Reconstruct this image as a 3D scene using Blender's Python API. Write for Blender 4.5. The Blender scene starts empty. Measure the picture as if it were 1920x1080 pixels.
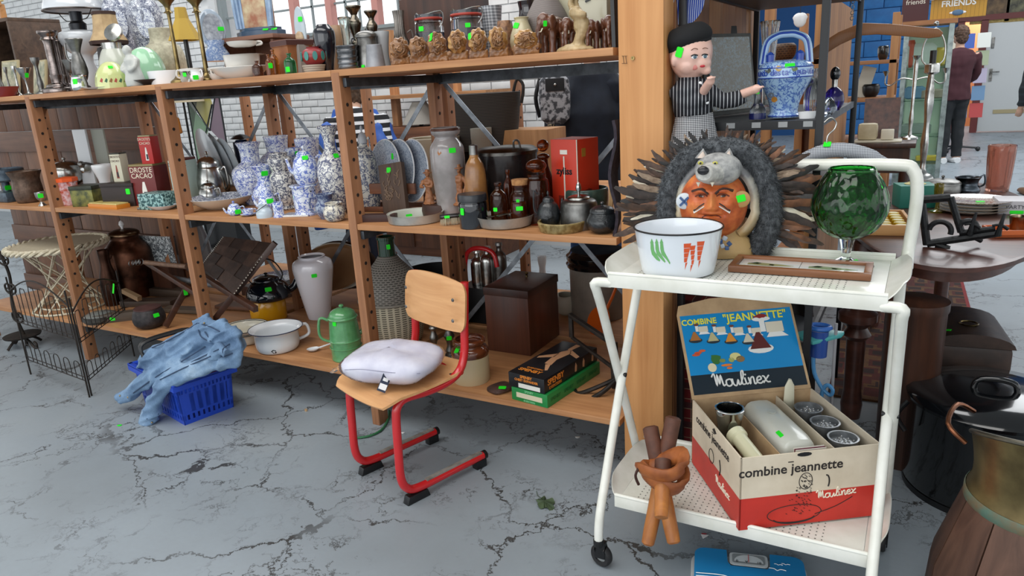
import bpy,bmesh,math,random
from mathutils import Vector as V,Matrix as MX,Euler
from mathutils.bvhtree import BVHTree
sin,cos,pi=math.sin,math.cos,math.pi
random.seed(7)
S=bpy.context.scene
COL=S.collection
# ---------------------------------------------------------------- camera
FPX,PITCH,ROLL,YAW,H=1350.36,0.27572,-0.05955,0.52428,1.4
Y0,TOP,MID,BOT=2.178,1.49,0.893,0.235          # rack front plane and shelf heights (m)
fw=V((-sin(YAW)*cos(PITCH),cos(YAW)*cos(PITCH),-sin(PITCH)))
_rt=V((cos(YAW),sin(YAW),0));_up=_rt.cross(fw)
RT=_rt*cos(ROLL)+_up*sin(ROLL);UP=-_rt*sin(ROLL)+_up*cos(ROLL)
CAM=V((0,0,H))
cd=bpy.data.cameras.new('camera');cam=bpy.data.objects.new('camera',cd);COL.objects.link(cam)
cd.sensor_width=36;cd.lens=FPX/1920*36;cd.clip_start=.05;cd.clip_end=200
cam.matrix_world=MX(((RT.x,UP.x,-fw.x,0),(RT.y,UP.y,-fw.y,0),(RT.z,UP.z,-fw.z,H),(0,0,0,1)))
S.camera=cam
# ---------------------------------------------------------------- light
w=bpy.data.worlds.new('World');S.world=w;w.use_nodes=True
bg=w.node_tree.nodes['Background'];bg.inputs[0].default_value=(.93,.97,1,1);bg.inputs[1].default_value=1.15
def area(name,loc,rot,sx,sy,power,col=(1,1,1)):
    l=bpy.data.lights.new(name,'AREA');l.shape='RECTANGLE';l.size=sx;l.size_y=sy;l.energy=power;l.color=col
    o=bpy.data.objects.new(name,l);COL.objects.link(o);o.location=loc;o.rotation_euler=rot
    return o
area('skylight',(-2.0,.2,4.9),(0,0,0),6,2.6,165,(1,.98,.95))
area('shop_front_window',(-1.6,-3.4,2.1),(math.radians(90),0,math.radians(8)),7,2.2,70,(.97,.99,1))
area('skylight_far',(1.5,10,4.9),(0,0,0),5,6,400,(.95,.98,1))
area('skylight_aisle',(-4,4.6,4.9),(0,0,0),7,1.6,170,(1,1,1))
S.view_settings.view_transform='Standard';S.view_settings.look='None'
S.view_settings.exposure=.25;S.view_settings.gamma=1;S.view_settings.use_curve_mapping=False
# ---------------------------------------------------------------- pixel helpers
def ray(px,py):return fw+RT*((px-960)/FPX)-UP*((py-540)/FPX)
def at(px,py,x=None,y=None,z=None):
    d=ray(px,py)
    t=(y/d.y) if y is not None else ((z-H)/d.z if z is not None else x/d.x)
    return CAM+d*t
def proj(p):
    d=V(p)-CAM;k=d.dot(fw)
    return 960+FPX*d.dot(RT)/k,540-FPX*d.dot(UP)/k
def mpp(p):return (V(p)-CAM).dot(fw)/FPX
def bis(fn,lo,hi):
    for _ in range(45):
        m=(lo+hi)/2
        if fn(m):lo=m
        else:hi=m
    return m
def ztop(p,py):return bis(lambda m:proj((p[0],p[1],m))[1] > py,-1,5)
def on(px,y,z):return V((bis(lambda m:proj((m,y,z))[0] < px,-12,6),y,z))
# ---------------------------------------------------------------- materials
def C(h,a=1):
    if isinstance(h,(tuple,list)):return tuple(h)+((a,) if len(h) == 3 else ())
    h=h.lstrip('#');r=[]
    for i in (0,2,4):
        q=int(h[i:i+2],16)/255;r.append(q/12.92 if q <= .04045 else ((q+.055)/1.055)**2.4)
    return tuple(r)+(a,)
MATS={}
class NT:
    def __init__(s,name):
        s.m=bpy.data.materials.new(name);s.m.use_nodes=True;s.t=s.m.node_tree;s.b=s.t.nodes['Principled BSDF']
        s._c=None
    def n(s,ty,**k):
        q=s.t.nodes.new(ty)
        for a,b in k.items():
            if a.startswith('i_'):q.inputs[a[2:].replace('_',' ')].default_value=b
            else:setattr(q,a,b)
        return q
    def l(s,a,b):s.t.links.new(a,b)
    def co(s,scale=(1,1,1),rot=(0,0,0)):
        c=s.n('ShaderNodeTexCoord');m=s.n('ShaderNodeMapping');m.inputs['Scale'].default_value=scale;m.inputs['Rotation'].default_value=rot
        s.l(c.outputs['Object'],m.inputs[0]);return m.outputs[0]
    def noise(s,v,sc,det=4,ro=.55,dist=0):
        q=s.n('ShaderNodeTexNoise');q.inputs['Scale'].default_value=sc;q.inputs['Detail'].default_value=det;q.inputs['Roughness'].default_value=ro;q.inputs['Distortion'].default_value=dist
        s.l(v,q.inputs['Vector']);return q.outputs['Fac']
    def ramp(s,f,stops,interp='LINEAR'):
        q=s.n('ShaderNodeValToRGB');q.color_ramp.interpolation=interp;e=q.color_ramp.elements
        while len(e) < len(stops):e.new(.5)
        for i,(p,c) in enumerate(stops):e[i].position=p;e[i].color=C(c)
        s.l(f,q.inputs[0]);return q.outputs[0]
    def math(s,op,a,b=None):
        q=s.n('ShaderNodeMath',operation=op)
        for i,x in enumerate((a,b)):
            if x is None:continue
            if isinstance(x,(int,float)):q.inputs[i].default_value=x
            else:s.l(x,q.inputs[i])
        return q.outputs[0]
    def mix(s,f,a,b):
        q=s.n('ShaderNodeMix',data_type='RGBA')
        for i,x in ((0,f),(6,a),(7,b)):
            if isinstance(x,(int,float)):q.inputs[i].default_value=x
            elif isinstance(x,(str,tuple)):q.inputs[i].default_value=C(x)
            else:s.l(x,q.inputs[i])
        return q.outputs[2]
    def set(s,col=None,rough=.5,metal=0,bump=None,bs=.3,bd=.01,**k):
        b=s.b
        if col is not None:
            if isinstance(col,(str,tuple)):b.inputs['Base Color'].default_value=C(col)
            else:s.l(col,b.inputs['Base Color'])
        b.inputs['Roughness'].default_value=rough;b.inputs['Metallic'].default_value=metal
        if bump is not None:
            q=s.n('ShaderNodeBump');q.inputs['Strength'].default_value=bs;q.inputs['Distance'].default_value=bd
            s.l(bump,q.inputs['Height']);s.l(q.outputs[0],b.inputs['Normal'])
        for a,v in k.items():b.inputs[a.replace('_',' ')].default_value=v
        return s.m
def cached(fn):
    def g(*a,**k):
        key=(fn.__name__,)+a+tuple(sorted(k.items()))
        if key not in MATS:MATS[key]=fn(*a,**k)
        return MATS[key]
    return g
@cached
def flat(c,rough=.5,metal=0,coat=0):
    t=NT('paint_'+str(c));return t.set(c,rough,metal,Coat_Weight=coat)
@cached
def mott(c1,c2,sc=20,rough=.5,metal=0,bump=.2,lo=.35,hi=.65,coat=0):
    t=NT('mottled');v=t.co();f=t.noise(v,sc)
    return t.set(t.ramp(f,[(lo,c1),(hi,c2)]),rough,metal,bump=f,bs=bump,bd=.004,Coat_Weight=coat)
@cached
def wood(c1,c2,axis='X',sc=1.0,rough=.55,coat=0):
    t=NT('wood');s={'X':(1.2,22,22),'Y':(22,1.2,22),'Z':(22,22,1.2)}[axis]
    v=t.co(tuple(q*sc for q in s));f=t.noise(v,1.0,6,.6,.9);k=t.noise(t.co(),5*sc,2)
    a=t.math('ADD',t.math('MULTIPLY',f,.75),t.math('MULTIPLY',k,.25))
    return t.set(t.ramp(a,[(.36,c1),(.62,c2)]),rough,bump=f,bs=.12,bd=.003,Coat_Weight=coat)
@cached
def delft(c='#2446a6',sc=26,wash=.58,line=.035,base='#dfe4ea',rough=.16,soft=True):
    t=NT('delft');v=t.co()
    n1=t.noise(v,sc*2.1,2.5,.5,.8);n2=t.noise(v,sc*1.1,3,.6)
    l=t.math('LESS_THAN',t.math('ABSOLUTE',t.math('SUBTRACT',n1,.5)),line)
    q=t.ramp(n2,[(wash-.05,(0,0,0)),(wash+.06,(1,1,1))])
    m=t.math('MAXIMUM',t.math('MULTIPLY',l,.85),t.math('MULTIPLY',q,.55))
    n3=t.math('GREATER_THAN',t.noise(v,sc*3.2,2),.62)
    m=t.math('MAXIMUM',m,t.math('MULTIPLY',n3,.8))
    return t.set(t.mix(m,base,c),rough,Coat_Weight=.3)
@cached
def glass(c='#ffffff',rough=.02,ior=1.45,dens=None):
    t=NT('glass');return t.set(c,rough,Transmission_Weight=1.0,IOR=ior)
@cached
def stripes(c1,c2,axis='X',n=60,duty=.25,rough=.8,c3=None,axis2='Z',n2=60):
    t=NT('stripes');c=t.n('ShaderNodeTexCoord');s=t.n('ShaderNodeSeparateXYZ');t.l(c.outputs['Object'],s.inputs[0])
    f=t.math('LESS_THAN',t.math('FRACT',t.math('MULTIPLY',s.outputs[axis],n)),duty)
    col=t.mix(f,c1,c2)
    if c3:
        g=t.math('LESS_THAN',t.math('FRACT',t.math('MULTIPLY',s.outputs[axis2],n2)),duty)
        h=t.math('MULTIPLY',t.math('ADD',f,g),.5)
        col=t.ramp(h,[(0,c1),(.25,c3),(.75,c2)],'CONSTANT')
    return t.set(col,rough)
@cached
def metalm(c='#a8a8a6',rough=.28,dark='#4a4a48',sc=14):
    t=NT('metal');v=t.co();f=t.noise(v,sc,4)
    return t.set(t.ramp(f,[(.3,dark),(.6,c)]),rough,1.0,bump=t.noise(v,sc*3),bs=.06,bd=.002)
# common
PINE=('#9c6a42','#be8a5c')
pineX,pineY,pineZ=wood(*PINE,axis='X'),wood(*PINE,axis='Y'),wood(*PINE,axis='Z')
postw=wood('#84583a','#a87550',axis='Z')
GREEN=flat('#19e61c',.6)
WHITE=flat('#e6e7e8',.25,0,.3);CREAM=flat('#ded8c4',.3);BLACK=flat('#111214',.35);BLACKG=flat('#0b0d10',.12,0,.5)
SILVER=metalm('#c9c9c6',.22,'#77756f');PEWTER=metalm('#8e8d8a',.38,'#4d4b48');CHROME=flat('#d8d8d8',.08,1)
IRON=mott('#17130f','#2f2620',30,.6,.3);DWOOD=wood('#2c1a12','#4b2c1e',axis='Z',rough=.4);BRASS=metalm('#8d7a50',.3,'#4a3e28')
# ---------------------------------------------------------------- mesh builder
class M:
    def __init__(s):s.v=[];s.f=[]
    def add(s,vs,fs):
        o=len(s.v);s.v += [tuple(q) for q in vs];s.f += [tuple(i+o for i in f) for f in fs];return s
    def box(s,c,d,rot=None):
        x,y,z=d[0]/2,d[1]/2,d[2]/2
        vs=[V((a,b,e)) for a in (-x,x) for b in (-y,y) for e in (-z,z)]
        if rot is not None:
            r=rot if isinstance(rot,MX) else Euler(rot).to_matrix();vs=[r @ q for q in vs]
        return s.add([q+V(c) for q in vs],[(0,1,3,2),(4,6,7,5),(0,4,5,1),(2,3,7,6),(0,2,6,4),(1,5,7,3)])
    def loft(s,rings,cap=True,closed=False):
        n=len(rings[0]);vs=[p for r in rings for p in r];fs=[]
        m=len(rings)
        for i in range(m if closed else m-1):
            for j in range(n):
                a,b=i*n+j,i*n+(j+1) % n;c,d=((i+1) % m)*n+(j+1) % n,((i+1) % m)*n+j
                fs.append((a,b,c,d))
        if cap and not closed:fs += [tuple(range(n))[::-1],tuple(range((m-1)*n,m*n))]
        return s.add(vs,fs)
    def lathe(s,prof,seg=28,c=(0,0,0),sx=1,sy=1,rot=None,fl=None,a0=0):
        rings=[]
        for r,z in prof:
            r=max(r,1e-4)
            ring=[]
            for j in range(seg):
                a=a0+2*pi*j/seg;k=r*(fl(a,z) if fl else 1)
                p=V((k*cos(a)*sx,k*sin(a)*sy,z))
                if rot is not None:p=(rot if isinstance(rot,MX) else Euler(rot).to_matrix()) @ p
                ring.append(p+V(c))
            rings.append(ring)
        s.loft(rings,False);o=len(s.v)-seg*len(rings)
        if prof[0][0] < .0025:s.f.append(tuple(range(o,o+seg))[::-1])
        if prof[-1][0] < .0025:s.f.append(tuple(range(o+seg*(len(rings)-1),o+seg*len(rings))))
        return s
    def tube(s,pts,r=.005,seg=8,closed=False,sm=0,flat=1):
        pts=[V(p) for p in pts]
        if sm:pts=smooth(pts,sm,closed)
        n=len(pts);rr=r if isinstance(r,(list,tuple)) else [r]*n
        if len(rr) != n:rr=[rr[0]+(rr[-1]-rr[0])*i/(n-1) for i in range(n)] if len(rr) == 2 else [rr[min(len(rr)-1,int(i/(n-1)*(len(rr)-1)+.5))] for i in range(n)]
        rings=[];nrm=None
        for i,p in enumerate(pts):
            t=(pts[(i+1) % n]-pts[i-1]) if closed else (pts[min(i+1,n-1)]-pts[max(i-1,0)])
            t.normalize()
            if nrm is None:nrm=t.orthogonal().normalized()
            else:
                nrm=nrm-t*nrm.dot(t)
                nrm=nrm.normalized() if nrm.length > 1e-6 else t.orthogonal().normalized()
            b=t.cross(nrm)
            rings.append([p+(nrm*cos(2*pi*j/seg)+b*sin(2*pi*j/seg)*flat)*rr[i] for j in range(seg)])
        return s.loft(rings,True,closed)
    def ball(s,c,r,seg=16,rings=10,rot=None,fn=None):
        if isinstance(r,(int,float)):r=(r,r,r)
        R_=None if rot is None else (rot if isinstance(rot,MX) else Euler(rot).to_matrix());rs=[]
        for i in range(rings+1):
            t=pi*i/rings-pi/2;ring=[]
            for j in range(seg):
                a=2*pi*j/seg;k=max(cos(t),.01);u=V((k*cos(a),k*sin(a),sin(t)))
                g=fn(u) if fn else 1
                p=V((u.x*r[0]*g,u.y*r[1]*g,u.z*r[2]*g))
                if R_ is not None:p=R_ @ p
                ring.append(p+V(c))
            rs.append(ring)
        return s.loft(rs)
    def prism(s,poly,th,o=(0,0,0),u=(1,0,0),w=(0,0,1)):
        o,u,w=V(o),V(u),V(w);n=u.cross(w).normalized()*th;k=len(poly)
        a=[o+u*p[0]+w*p[1] for p in poly];b=[q+n for q in a]
        return s.add(a+b,[tuple(range(k)),tuple(range(2*k-1,k-1,-1))]+[(i,i+k,(i+1) % k+k,(i+1) % k) for i in range(k)])
    def grid(s,fn,nu,nv,cu=False):
        vs=[fn(i/(nu if cu else nu-1),j/(nv-1)) for j in range(nv) for i in range(nu)]
        fs=[(j*nu+i,j*nu+(i+1) % nu,(j+1)*nu+(i+1) % nu,(j+1)*nu+i) for j in range(nv-1) for i in range(nu if cu else nu-1)]
        return s.add(vs,fs)
    def mesh(s,name,bev=0,smooth=True,ang=40,solid=0):
        me=bpy.data.meshes.new(name);me.from_pydata([tuple(p) for p in s.v],[],s.f)
        bm=bmesh.new();bm.from_mesh(me);bmesh.ops.remove_doubles(bm,verts=bm.verts,dist=2e-5)
        bmesh.ops.recalc_face_normals(bm,faces=bm.faces)
        if solid:bmesh.ops.solidify(bm,geom=bm.faces[:],thickness=solid)
        if bev:
            e=[q for q in bm.edges if len(q.link_faces) == 2 and q.calc_face_angle(0) > .6]
            bmesh.ops.bevel(bm,geom=e,offset=bev,segments=2,affect='EDGES',profile=.6,clamp_overlap=True)
        bm.to_mesh(me);bm.free()
        if smooth:
            me.polygons.foreach_set('use_smooth',[True]*len(me.polygons));me.set_sharp_from_angle(angle=math.radians(ang))
        return me
    def obj(s,name,mat,par=None,loc=(0,0,0),rot=(0,0,0),**k):
        me=s.mesh(name,**k);me.materials.append(mat)
        o=bpy.data.objects.new(name,me);COL.objects.link(o);o.location=loc;o.rotation_euler=rot
        if par is not None:o.parent=par
        return o
def smooth(pts,k,closed=False):
    n=len(pts);out=[]
    for i in range(n if closed else n-1):
        p0,p1,p2,p3=(pts[(i+j) % n] if closed else pts[max(0,min(n-1,i+j))] for j in (-1,0,1,2))
        for q in range(k):
            t=q/k
            out.append(.5*((2*p1)+(p2-p0)*t+(2*p0-5*p1+4*p2-p3)*t*t+(3*p1-p0-3*p2+p3)*t**3))
    if not closed:out.append(pts[-1])
    return out
def sprof(prof,k=4):return [(max(p.x,0),p.y) for p in smooth([V((a,b,0)) for a,b in prof],k)]
def tag(o,label,cat=None,group=None,kind=None):
    if label:o['label']=label
    if cat:o['category']=cat
    if group:o['group']=group
    if kind:o['kind']=kind
    return o
def thing(name,label,cat,loc=(0,0,0),rz=0,group=None,rot=None):
    o=bpy.data.objects.new(name,None);COL.objects.link(o);o.empty_display_size=.05
    o.location=loc;o.rotation_euler=rot or (0,0,rz)
    return tag(o,label,cat,group)
def struct(o):o['kind']='structure';return o
def W(o):
    m=o.matrix_basis.copy();p=o.parent
    while p:m=p.matrix_basis @ m;p=p.parent
    return m
def kids(o):
    r=[o]
    for q in o.children:r += kids(q)
    return r
BV={}
def hit(root,px,py,skip=('price_sticker',)):
    best=None;d=ray(px,py).normalized()
    for o in kids(root):
        if o.type != 'MESH' or o.name.split('.')[0] in skip:continue
        m=W(o);key=o.name
        if key not in BV:BV[key]=BVHTree.FromPolygons([m @ q.co for q in o.data.vertices],[tuple(p.vertices) for p in o.data.polygons])
        l,n,i,t=BV[key].ray_cast(CAM,d)
        if l is not None and (best is None or t < best[2]):best=(l,n,t)
    return best
def stk(root,px,py,wp=12,hp=10,rot=0):
    h=hit(root,px,py)
    if not h:print('STICKER MISS',root.name,px,py);return
    l,n,t=h
    if n.dot(ray(px,py)) > 0:n=-n
    k=mpp(l);u=V((0,0,1));u=u-n*u.dot(n)
    if u.length < .3:u=UP-n*UP.dot(n)
    u.normalize();r=u.cross(n);R_=MX((r,u,n)).transposed() @ Euler((0,0,rot)).to_matrix()
    fs=max(.35,abs(n.dot(ray(px,py).normalized())))
    m=M();a,b=wp*k/2,hp*k/2/fs**.5;c=min(a,b)*.25
    pts=[(-a+c,-b),(a-c,-b),(a,-b+c),(a,b-c),(a-c,b),(-a+c,b),(-a,b-c),(-a,-b+c)]
    m.add([V((x,y,-.0004)) for x,y in pts]+[V((x,y,.0012)) for x,y in pts],[tuple(range(7,-1,-1)),tuple(range(8,16))]+[(i,(i+1) % 8,(i+1) % 8+8,i+8) for i in range(8)])
    o=m.obj('price_sticker',GREEN,smooth=False)
    mw=MX.Translation(l+n*.0006) @ R_.to_4x4();o.parent=root;o.matrix_basis=W(root).inverted() @ mw
    return o
def text(s,par,mat,loc,size,R_=None,al='CENTER',name='lettering',shear=0,sx=1,ext=.0004,bold=0):
    c=bpy.data.curves.new('txt','FONT');c.body=s;c.align_x=al;c.align_y='CENTER';c.size=size;c.shear=shear;c.extrude=ext;c.offset=bold;c.resolution_u=3
    t=bpy.data.objects.new('txt',c);COL.objects.link(t)
    me=bpy.data.meshes.new_from_object(t.evaluated_get(bpy.context.evaluated_depsgraph_get()));bpy.data.objects.remove(t);bpy.data.curves.remove(c)
    me.name=name;me.materials.clear();me.materials.append(mat)
    for q in me.vertices:q.co.x *= sx
    o=bpy.data.objects.new(name,me);COL.objects.link(o);o.parent=par
    m=MX.Translation(V(loc))
    if R_ is not None:m=m @ (R_ if isinstance(R_,MX) else Euler(R_).to_matrix()).to_4x4()
    o.matrix_basis=m
    return o
def opn(prof,t=.06,b=.05):
    """close an open vessel: continue over the lip and down the inside"""
    r1,z1=prof[-1];ins=[(max(r-t,.01),z) for r,z in reversed(prof) if z > b+prof[0][1]]
    return list(prof)+[(r1-t*.4,z1+t*.15)]+ins+[(max(prof[0][0]-t,.01)*.9,b+prof[0][1]),(.001,b+prof[0][1])]
class I:pass
def spot(px,pyb,z,d,rpx):
    if d is not None:return on(px,Y0+d,z)
    p=at(px,pyb,z=z);k=mpp(p);h=V((p.x,p.y,0)).normalized()
    return p+h*(rpx*k)
def dims(px,pyb,pyt,wpx,z,d=None,base=.6):
    i=I();i.p=spot(px,pyb,z,d,wpx/2*base);i.h=ztop(i.p,pyt)-z;i.r=wpx/2*mpp(i.p+V((0,0,i.h/2)));return i
def L(name,label,cat,px,pyb,pyt,wpx,prof,mat,z=MID,d=None,group=None,seg=28,op=0,k=3,par=None,sy=1,rz=0,fl=None,root=None):
    """turned vessel: profile in units of half width / height; returns holder with o (object), p, h, r"""
    i=dims(px,pyb,pyt,wpx,z,d,prof[0][0])
    pr=sprof(prof,k) if k > 1 else prof
    if op:pr=opn(pr,op)
    elif pr[-1][0] > .01:pr=pr+[(.001,pr[-1][1])]
    pr=[(0.001,pr[0][1])]+pr if pr[0][0] > .01 else pr
    m=M().lathe([(a*i.r,b*i.h) for a,b in pr],seg,sy=sy,fl=fl)
    i.o=m.obj(name,mat,None,i.p,(0,0,rz));tag(i.o,label,cat,group);return i
def child(i,name,m,mat,**k):return m.obj(name,mat,i.o if isinstance(i,I) else i,**k)
def ear(i,z0,z1,out,r=.05,ang=0,name='handle',mat=None,r0=None,bow=1.0,flat=1):
    """loop handle on a turned vessel; z in fractions of height, out in units of r"""
    a=V((cos(ang),sin(ang),0));R0=i.r*(r0 if r0 is not None else .85)
    pts=[a*R0+V((0,0,z0*i.h)),a*(R0+out*i.r*.8)+V((0,0,(z0*.8+z1*.2)*i.h)),a*(R0+out*i.r)+V((0,0,(z0*.45+z1*.55)*i.h)),a*(R0+out*i.r*.75)+V((0,0,(z1+(z1-z0)*.12*bow)*i.h)),a*R0+V((0,0,z1*i.h))]
    return child(i,name,M().tube(pts,r*i.r,8,sm=4,flat=flat),mat or i.o.data.materials[0])
def spout(i,z0,z1,out,r=(.16,.08),ang=pi,mat=None):
    a=V((cos(ang),sin(ang),0))
    pts=[a*i.r*.7+V((0,0,z0*i.h)),a*i.r*(.95+out*.4)+V((0,0,(z0*.8+z1*.2)*i.h)),a*i.r*(1+out*.75)+V((0,0,(z0*.3+z1*.7)*i.h)),a*i.r*(1+out)+V((0,0,z1*i.h))]
    return child(i,'spout',M().tube(pts,[r[0]*i.r,r[1]*i.r],10,sm=4),mat or i.o.data.materials[0])
def lid(i,z,rad,h,mat=None,knob=.12,kh=.1,name='lid',kmat=None):
    mt=mat or i.o.data.materials[0]
    o=child(i,name,M().lathe([(.001,z*i.h),(rad*i.r,z*i.h),(rad*i.r,(z+h*.15)*i.h)]+[(rad*i.r*cos(t*pi/12),(z+h*.15+h*.85*sin(t*pi/12))*i.h) for t in range(1,6)]+[(.001,(z+h)*i.h)]),mt)
    if knob:
        c=(z+h+kh*.45)*i.h
        M().lathe([(.001,(z+h*.9)*i.h),(knob*i.r*.45,(z+h*.9)*i.h),(knob*i.r*.45,(z+h+kh*.15)*i.h),(knob*i.r,c),(knob*i.r*.7,c+kh*.35*i.h),(.001,c+kh*.5*i.h)],14).obj('knob',kmat or mt,o)
    return o
# facing camera rotation for things that stand in front of us
def face(p):return math.atan2(p[1]-CAM.y,p[0]-CAM.x)-pi/2
deg=math.radians
# ================================================================ SETTING
def floor_mat():
    t=NT('painted_concrete');v=t.co()
    wv=t.n('ShaderNodeTexNoise');wv.inputs['Scale'].default_value=5.5;wv.inputs['Detail'].default_value=8;wv.inputs['Roughness'].default_value=.68;t.l(v,wv.inputs['Vector'])
    mx=t.n('ShaderNodeVectorMath',operation='MULTIPLY_ADD');t.l(wv.outputs['Color'],mx.inputs[0]);mx.inputs[1].default_value=(.34,.34,0);t.l(v,mx.inputs[2])
    def crack(sc,wd):
        q=t.n('ShaderNodeTexVoronoi',feature='DISTANCE_TO_EDGE');q.inputs['Scale'].default_value=sc;t.l(mx.outputs[0],q.inputs['Vector'])
        return t.math('LESS_THAN',q.outputs['Distance'],wd)
    m1=t.ramp(t.noise(v,1.6,3),[(.42,(0,0,0)),(.52,(1,1,1))]);m2=t.ramp(t.noise(v,2.7,3),[(.46,(0,0,0)),(.6,(1,1,1))])
    m3=t.math('GREATER_THAN',t.noise(v,9,2),.45)
    k1=t.math('MULTIPLY',crack(1.9,.008),m1);k2=t.math('MULTIPLY',t.math('MULTIPLY',crack(6.5,.014),m2),m3)
    k3=t.math('MULTIPLY',t.math('MULTIPLY',crack(17,.03),m2),t.math('GREATER_THAN',t.noise(v,6,2),.53))
    vs=t.co((9,26,1),(0,0,.5));chips=t.math('MULTIPLY',t.math('GREATER_THAN',t.noise(vs,2.6,3,.6),.73),m2)
    k=t.math('MAXIMUM',t.math('MAXIMUM',k1,k2),t.math('MAXIMUM',t.math('MULTIPLY',k3,.7),t.math('MULTIPLY',chips,.6)))
    base=t.ramp(t.noise(v,.9,5),[(.3,'#828a90'),(.55,'#909aa2'),(.75,'#9aa2a7')])
    base=t.mix(t.math('MULTIPLY',t.noise(v,60,2),.25),base,'#7b7f80')
    stain=t.ramp(t.noise(v,.55,3,.5,.4),[(.6,(0,0,0)),(.75,(.5,.5,.5))])
    base=t.mix(stain,base,'#8f9490')
    return t.set(t.mix(t.math('MULTIPLY',k,.9),base,'#2e2b28'),.42,bump=t.math('SUBTRACT',t.math('MULTIPLY',t.noise(v,30,3),.15),k),bs=.5,bd=.003)
m=M().box((-1,7,-.05),(24,24,.1));struct(m.obj('floor',floor_mat()))
struct(M().box((-1,7,5.05),(26,26,.1)).obj('ceiling',flat('#c9cbca',.8)))
area('fill_beyond',(.9,17.5,2.6),(0,0,0),.8,.8,45)  # added fill light, brightens the orange wall past the doorway
WB=5.6        # white brick wall behind the racks
paintw=mott('#c9cbcc','#dcdddd',6,.7,0,.15);mortar=flat("#c6c8c9",.9)
wl=on(415,WB,1.9).x;wr=on(778,WB,1.9).x;zs=ztop(on(600,WB,1.9),66)
wb=M();XL,XR=-16,-1.5
for x0,x1,z0,z1 in ((XL,wl,0,3.6),(wl,wr,0,zs),(wl,wr,3.2,3.6),(wr,XR,0,3.6)):
    wb.box(((x0+x1)/2,WB+.15,(z0+z1)/2),(x1-x0,.28,z1-z0))
wall_back=struct(wb.obj('wall_back',mortar,smooth=False))
bx=M().box((0,0,0),(.205,.03,.058)).mesh('brick',bev=.004);bx.materials.append(paintw)
VIS=((340,600,160,300),(0,205,0,90),(860,1010,140,210))
cand=[]
for r in range(2,46):
    z=r*.068+.034
    for c in range(int((XR-XL)/.215)):
        x=XL+.1+c*.215+(.1075 if r % 2 else 0);q=proj((x,WB,z))
        if wl-.1 < x < wr+.1 and z > zs-.03:continue
        if -30 < q[0] < 1200 and -15 < q[1] < 560:cand.append((0 if any(a < q[0] < b and e < q[1] < g for a,b,e,g in VIS) else 1,-x,x,z))
cand.sort();rest=M()
for i,(_,_,x,z) in enumerate(cand):
    y=WB+.008+random.uniform(-.002,.002)
    if i < 290:o=bpy.data.objects.new('brick',bx);COL.objects.link(o);o.location=(x,y,z);o.parent=wall_back
    else:rest.box((x,y,z),(.205,.03,.058))
rest.obj('bricks',paintw,wall_back,smooth=False)['kind']='stuff'
# window with reddish mullions
win=bpy.data.objects.new('window_1',None);COL.objects.link(win);struct(win)
rf=flat('#b58078',.5);gf=flat('#7e8789',.5)
M().box(((wl+wr)/2,WB+.02,zs+.01),(wr-wl+.1,.16,.03)).obj('window_sill',gf,win)
for p in (545,612,698,768):
    x=on(p,WB,2.1).x;M().box((x,WB+.08,(zs+3.2)/2),(.07,.08,3.2-zs)).obj('mullion',rf,win)
M().box((wl+.03,WB+.08,(zs+3.2)/2),(.05,.08,3.2-zs)).obj('mullion',gf,win)
for p in (437,452,575,637,662,735):
    x=on(p,WB,2.1).x;M().box((x,WB+.1,(zs+3.2)/2),(.018,.02,3.2-zs)).obj('glazing_bar',gf,win)
for z in (zs+.28,zs+.62):M().box(((wl+wr)/2,WB+.1,z),(wr-wl,.02,.018)).obj('glazing_bar',gf,win)
M().box(((wl+wr)/2,WB+.13,(zs+3.2)/2),(wr-wl,.006,3.2-zs)).obj('pane',glass('#ffffff',0,1.0),win)
# blue block wall far right with doorway and door
FY=16.6
bluem=mott('#12558f','#1b66a4',5,.6,0,.1);bluej=flat('#0d4276',.8)
dx0=on(1836,FY,.5).x;dx1=dx0+1.05;ox0=on(1792,FY,1).x;zd=ztop((dx0,FY,0),37)
fb=M()
for x0,x1,z0,z1 in ((-6,ox0,0,4.2),(ox0,dx1,zd+.05,4.2),(dx1,7,0,4.2)):fb.box(((x0+x1)/2,FY+.15,(z0+z1)/2),(x1-x0,.28,z1-z0))
wall_far=struct(fb.obj('wall_far',bluej,smooth=False))
bl=M().box((0,0,0),(.585,.03,.285)).mesh('block',bev=.008);bl.materials.append(bluem)
for r in range(14):
    for c in range(22):
        x=-6+c*.6+(.3 if r % 2 else 0);z=.15+r*.3;q=proj((x,FY,z))
        if (ox0-.28 < x < dx1+.28 and z < zd+.19) or not(1540 < q[0] < 1990 and -40 < q[1] < 300):continue
        o=bpy.data.objects.new('block',bl);COL.objects.link(o);o.location=(x,FY+.004,z);o.parent=wall_far
M().box((1,FY+1.6,1.5),(6,.1,3)).obj('wall_beyond',flat('#f0925a',.7));struct(bpy.data.objects['wall_beyond'])
dr=bpy.data.objects.new('door_1',None);COL.objects.link(dr);struct(dr)
fr=flat('#5b1f1c',.5)
for x in (ox0,dx0-.06):M().box((x,FY,zd/2),(.11,.2,zd)).obj('door_jamb',fr,dr)
M().box(((ox0+dx1)/2,FY,zd+.04),(dx1-ox0+.1,.2,.1)).obj('door_head',fr,dr)
M().box(((dx0+dx1)/2,FY-.02,zd/2+.01),(dx1-dx0,.05,zd-.02)).obj('door_leaf',flat('#b9bcbd',.5),dr,bev=.004)
M().box((dx0+.12,FY-.06,1.05),(.05,.02,.22)).obj('door_plate',PEWTER,dr)
M().tube([(dx0+.12,FY-.06,1.1),(dx0+.12,FY-.11,1.1),(dx0+.25,FY-.11,1.1)],.012).obj('door_handle',PEWTER,dr)
M().box((dx0+.1,FY-.055,1.62),(.05,.02,.2)).obj('door_bell',PEWTER,dr,bev=.01)
M().box((dx0+.68,FY-.052,1.72),(.2,.012,.035)).obj('door_sign',flat('#9a4a48',.5),dr)
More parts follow.
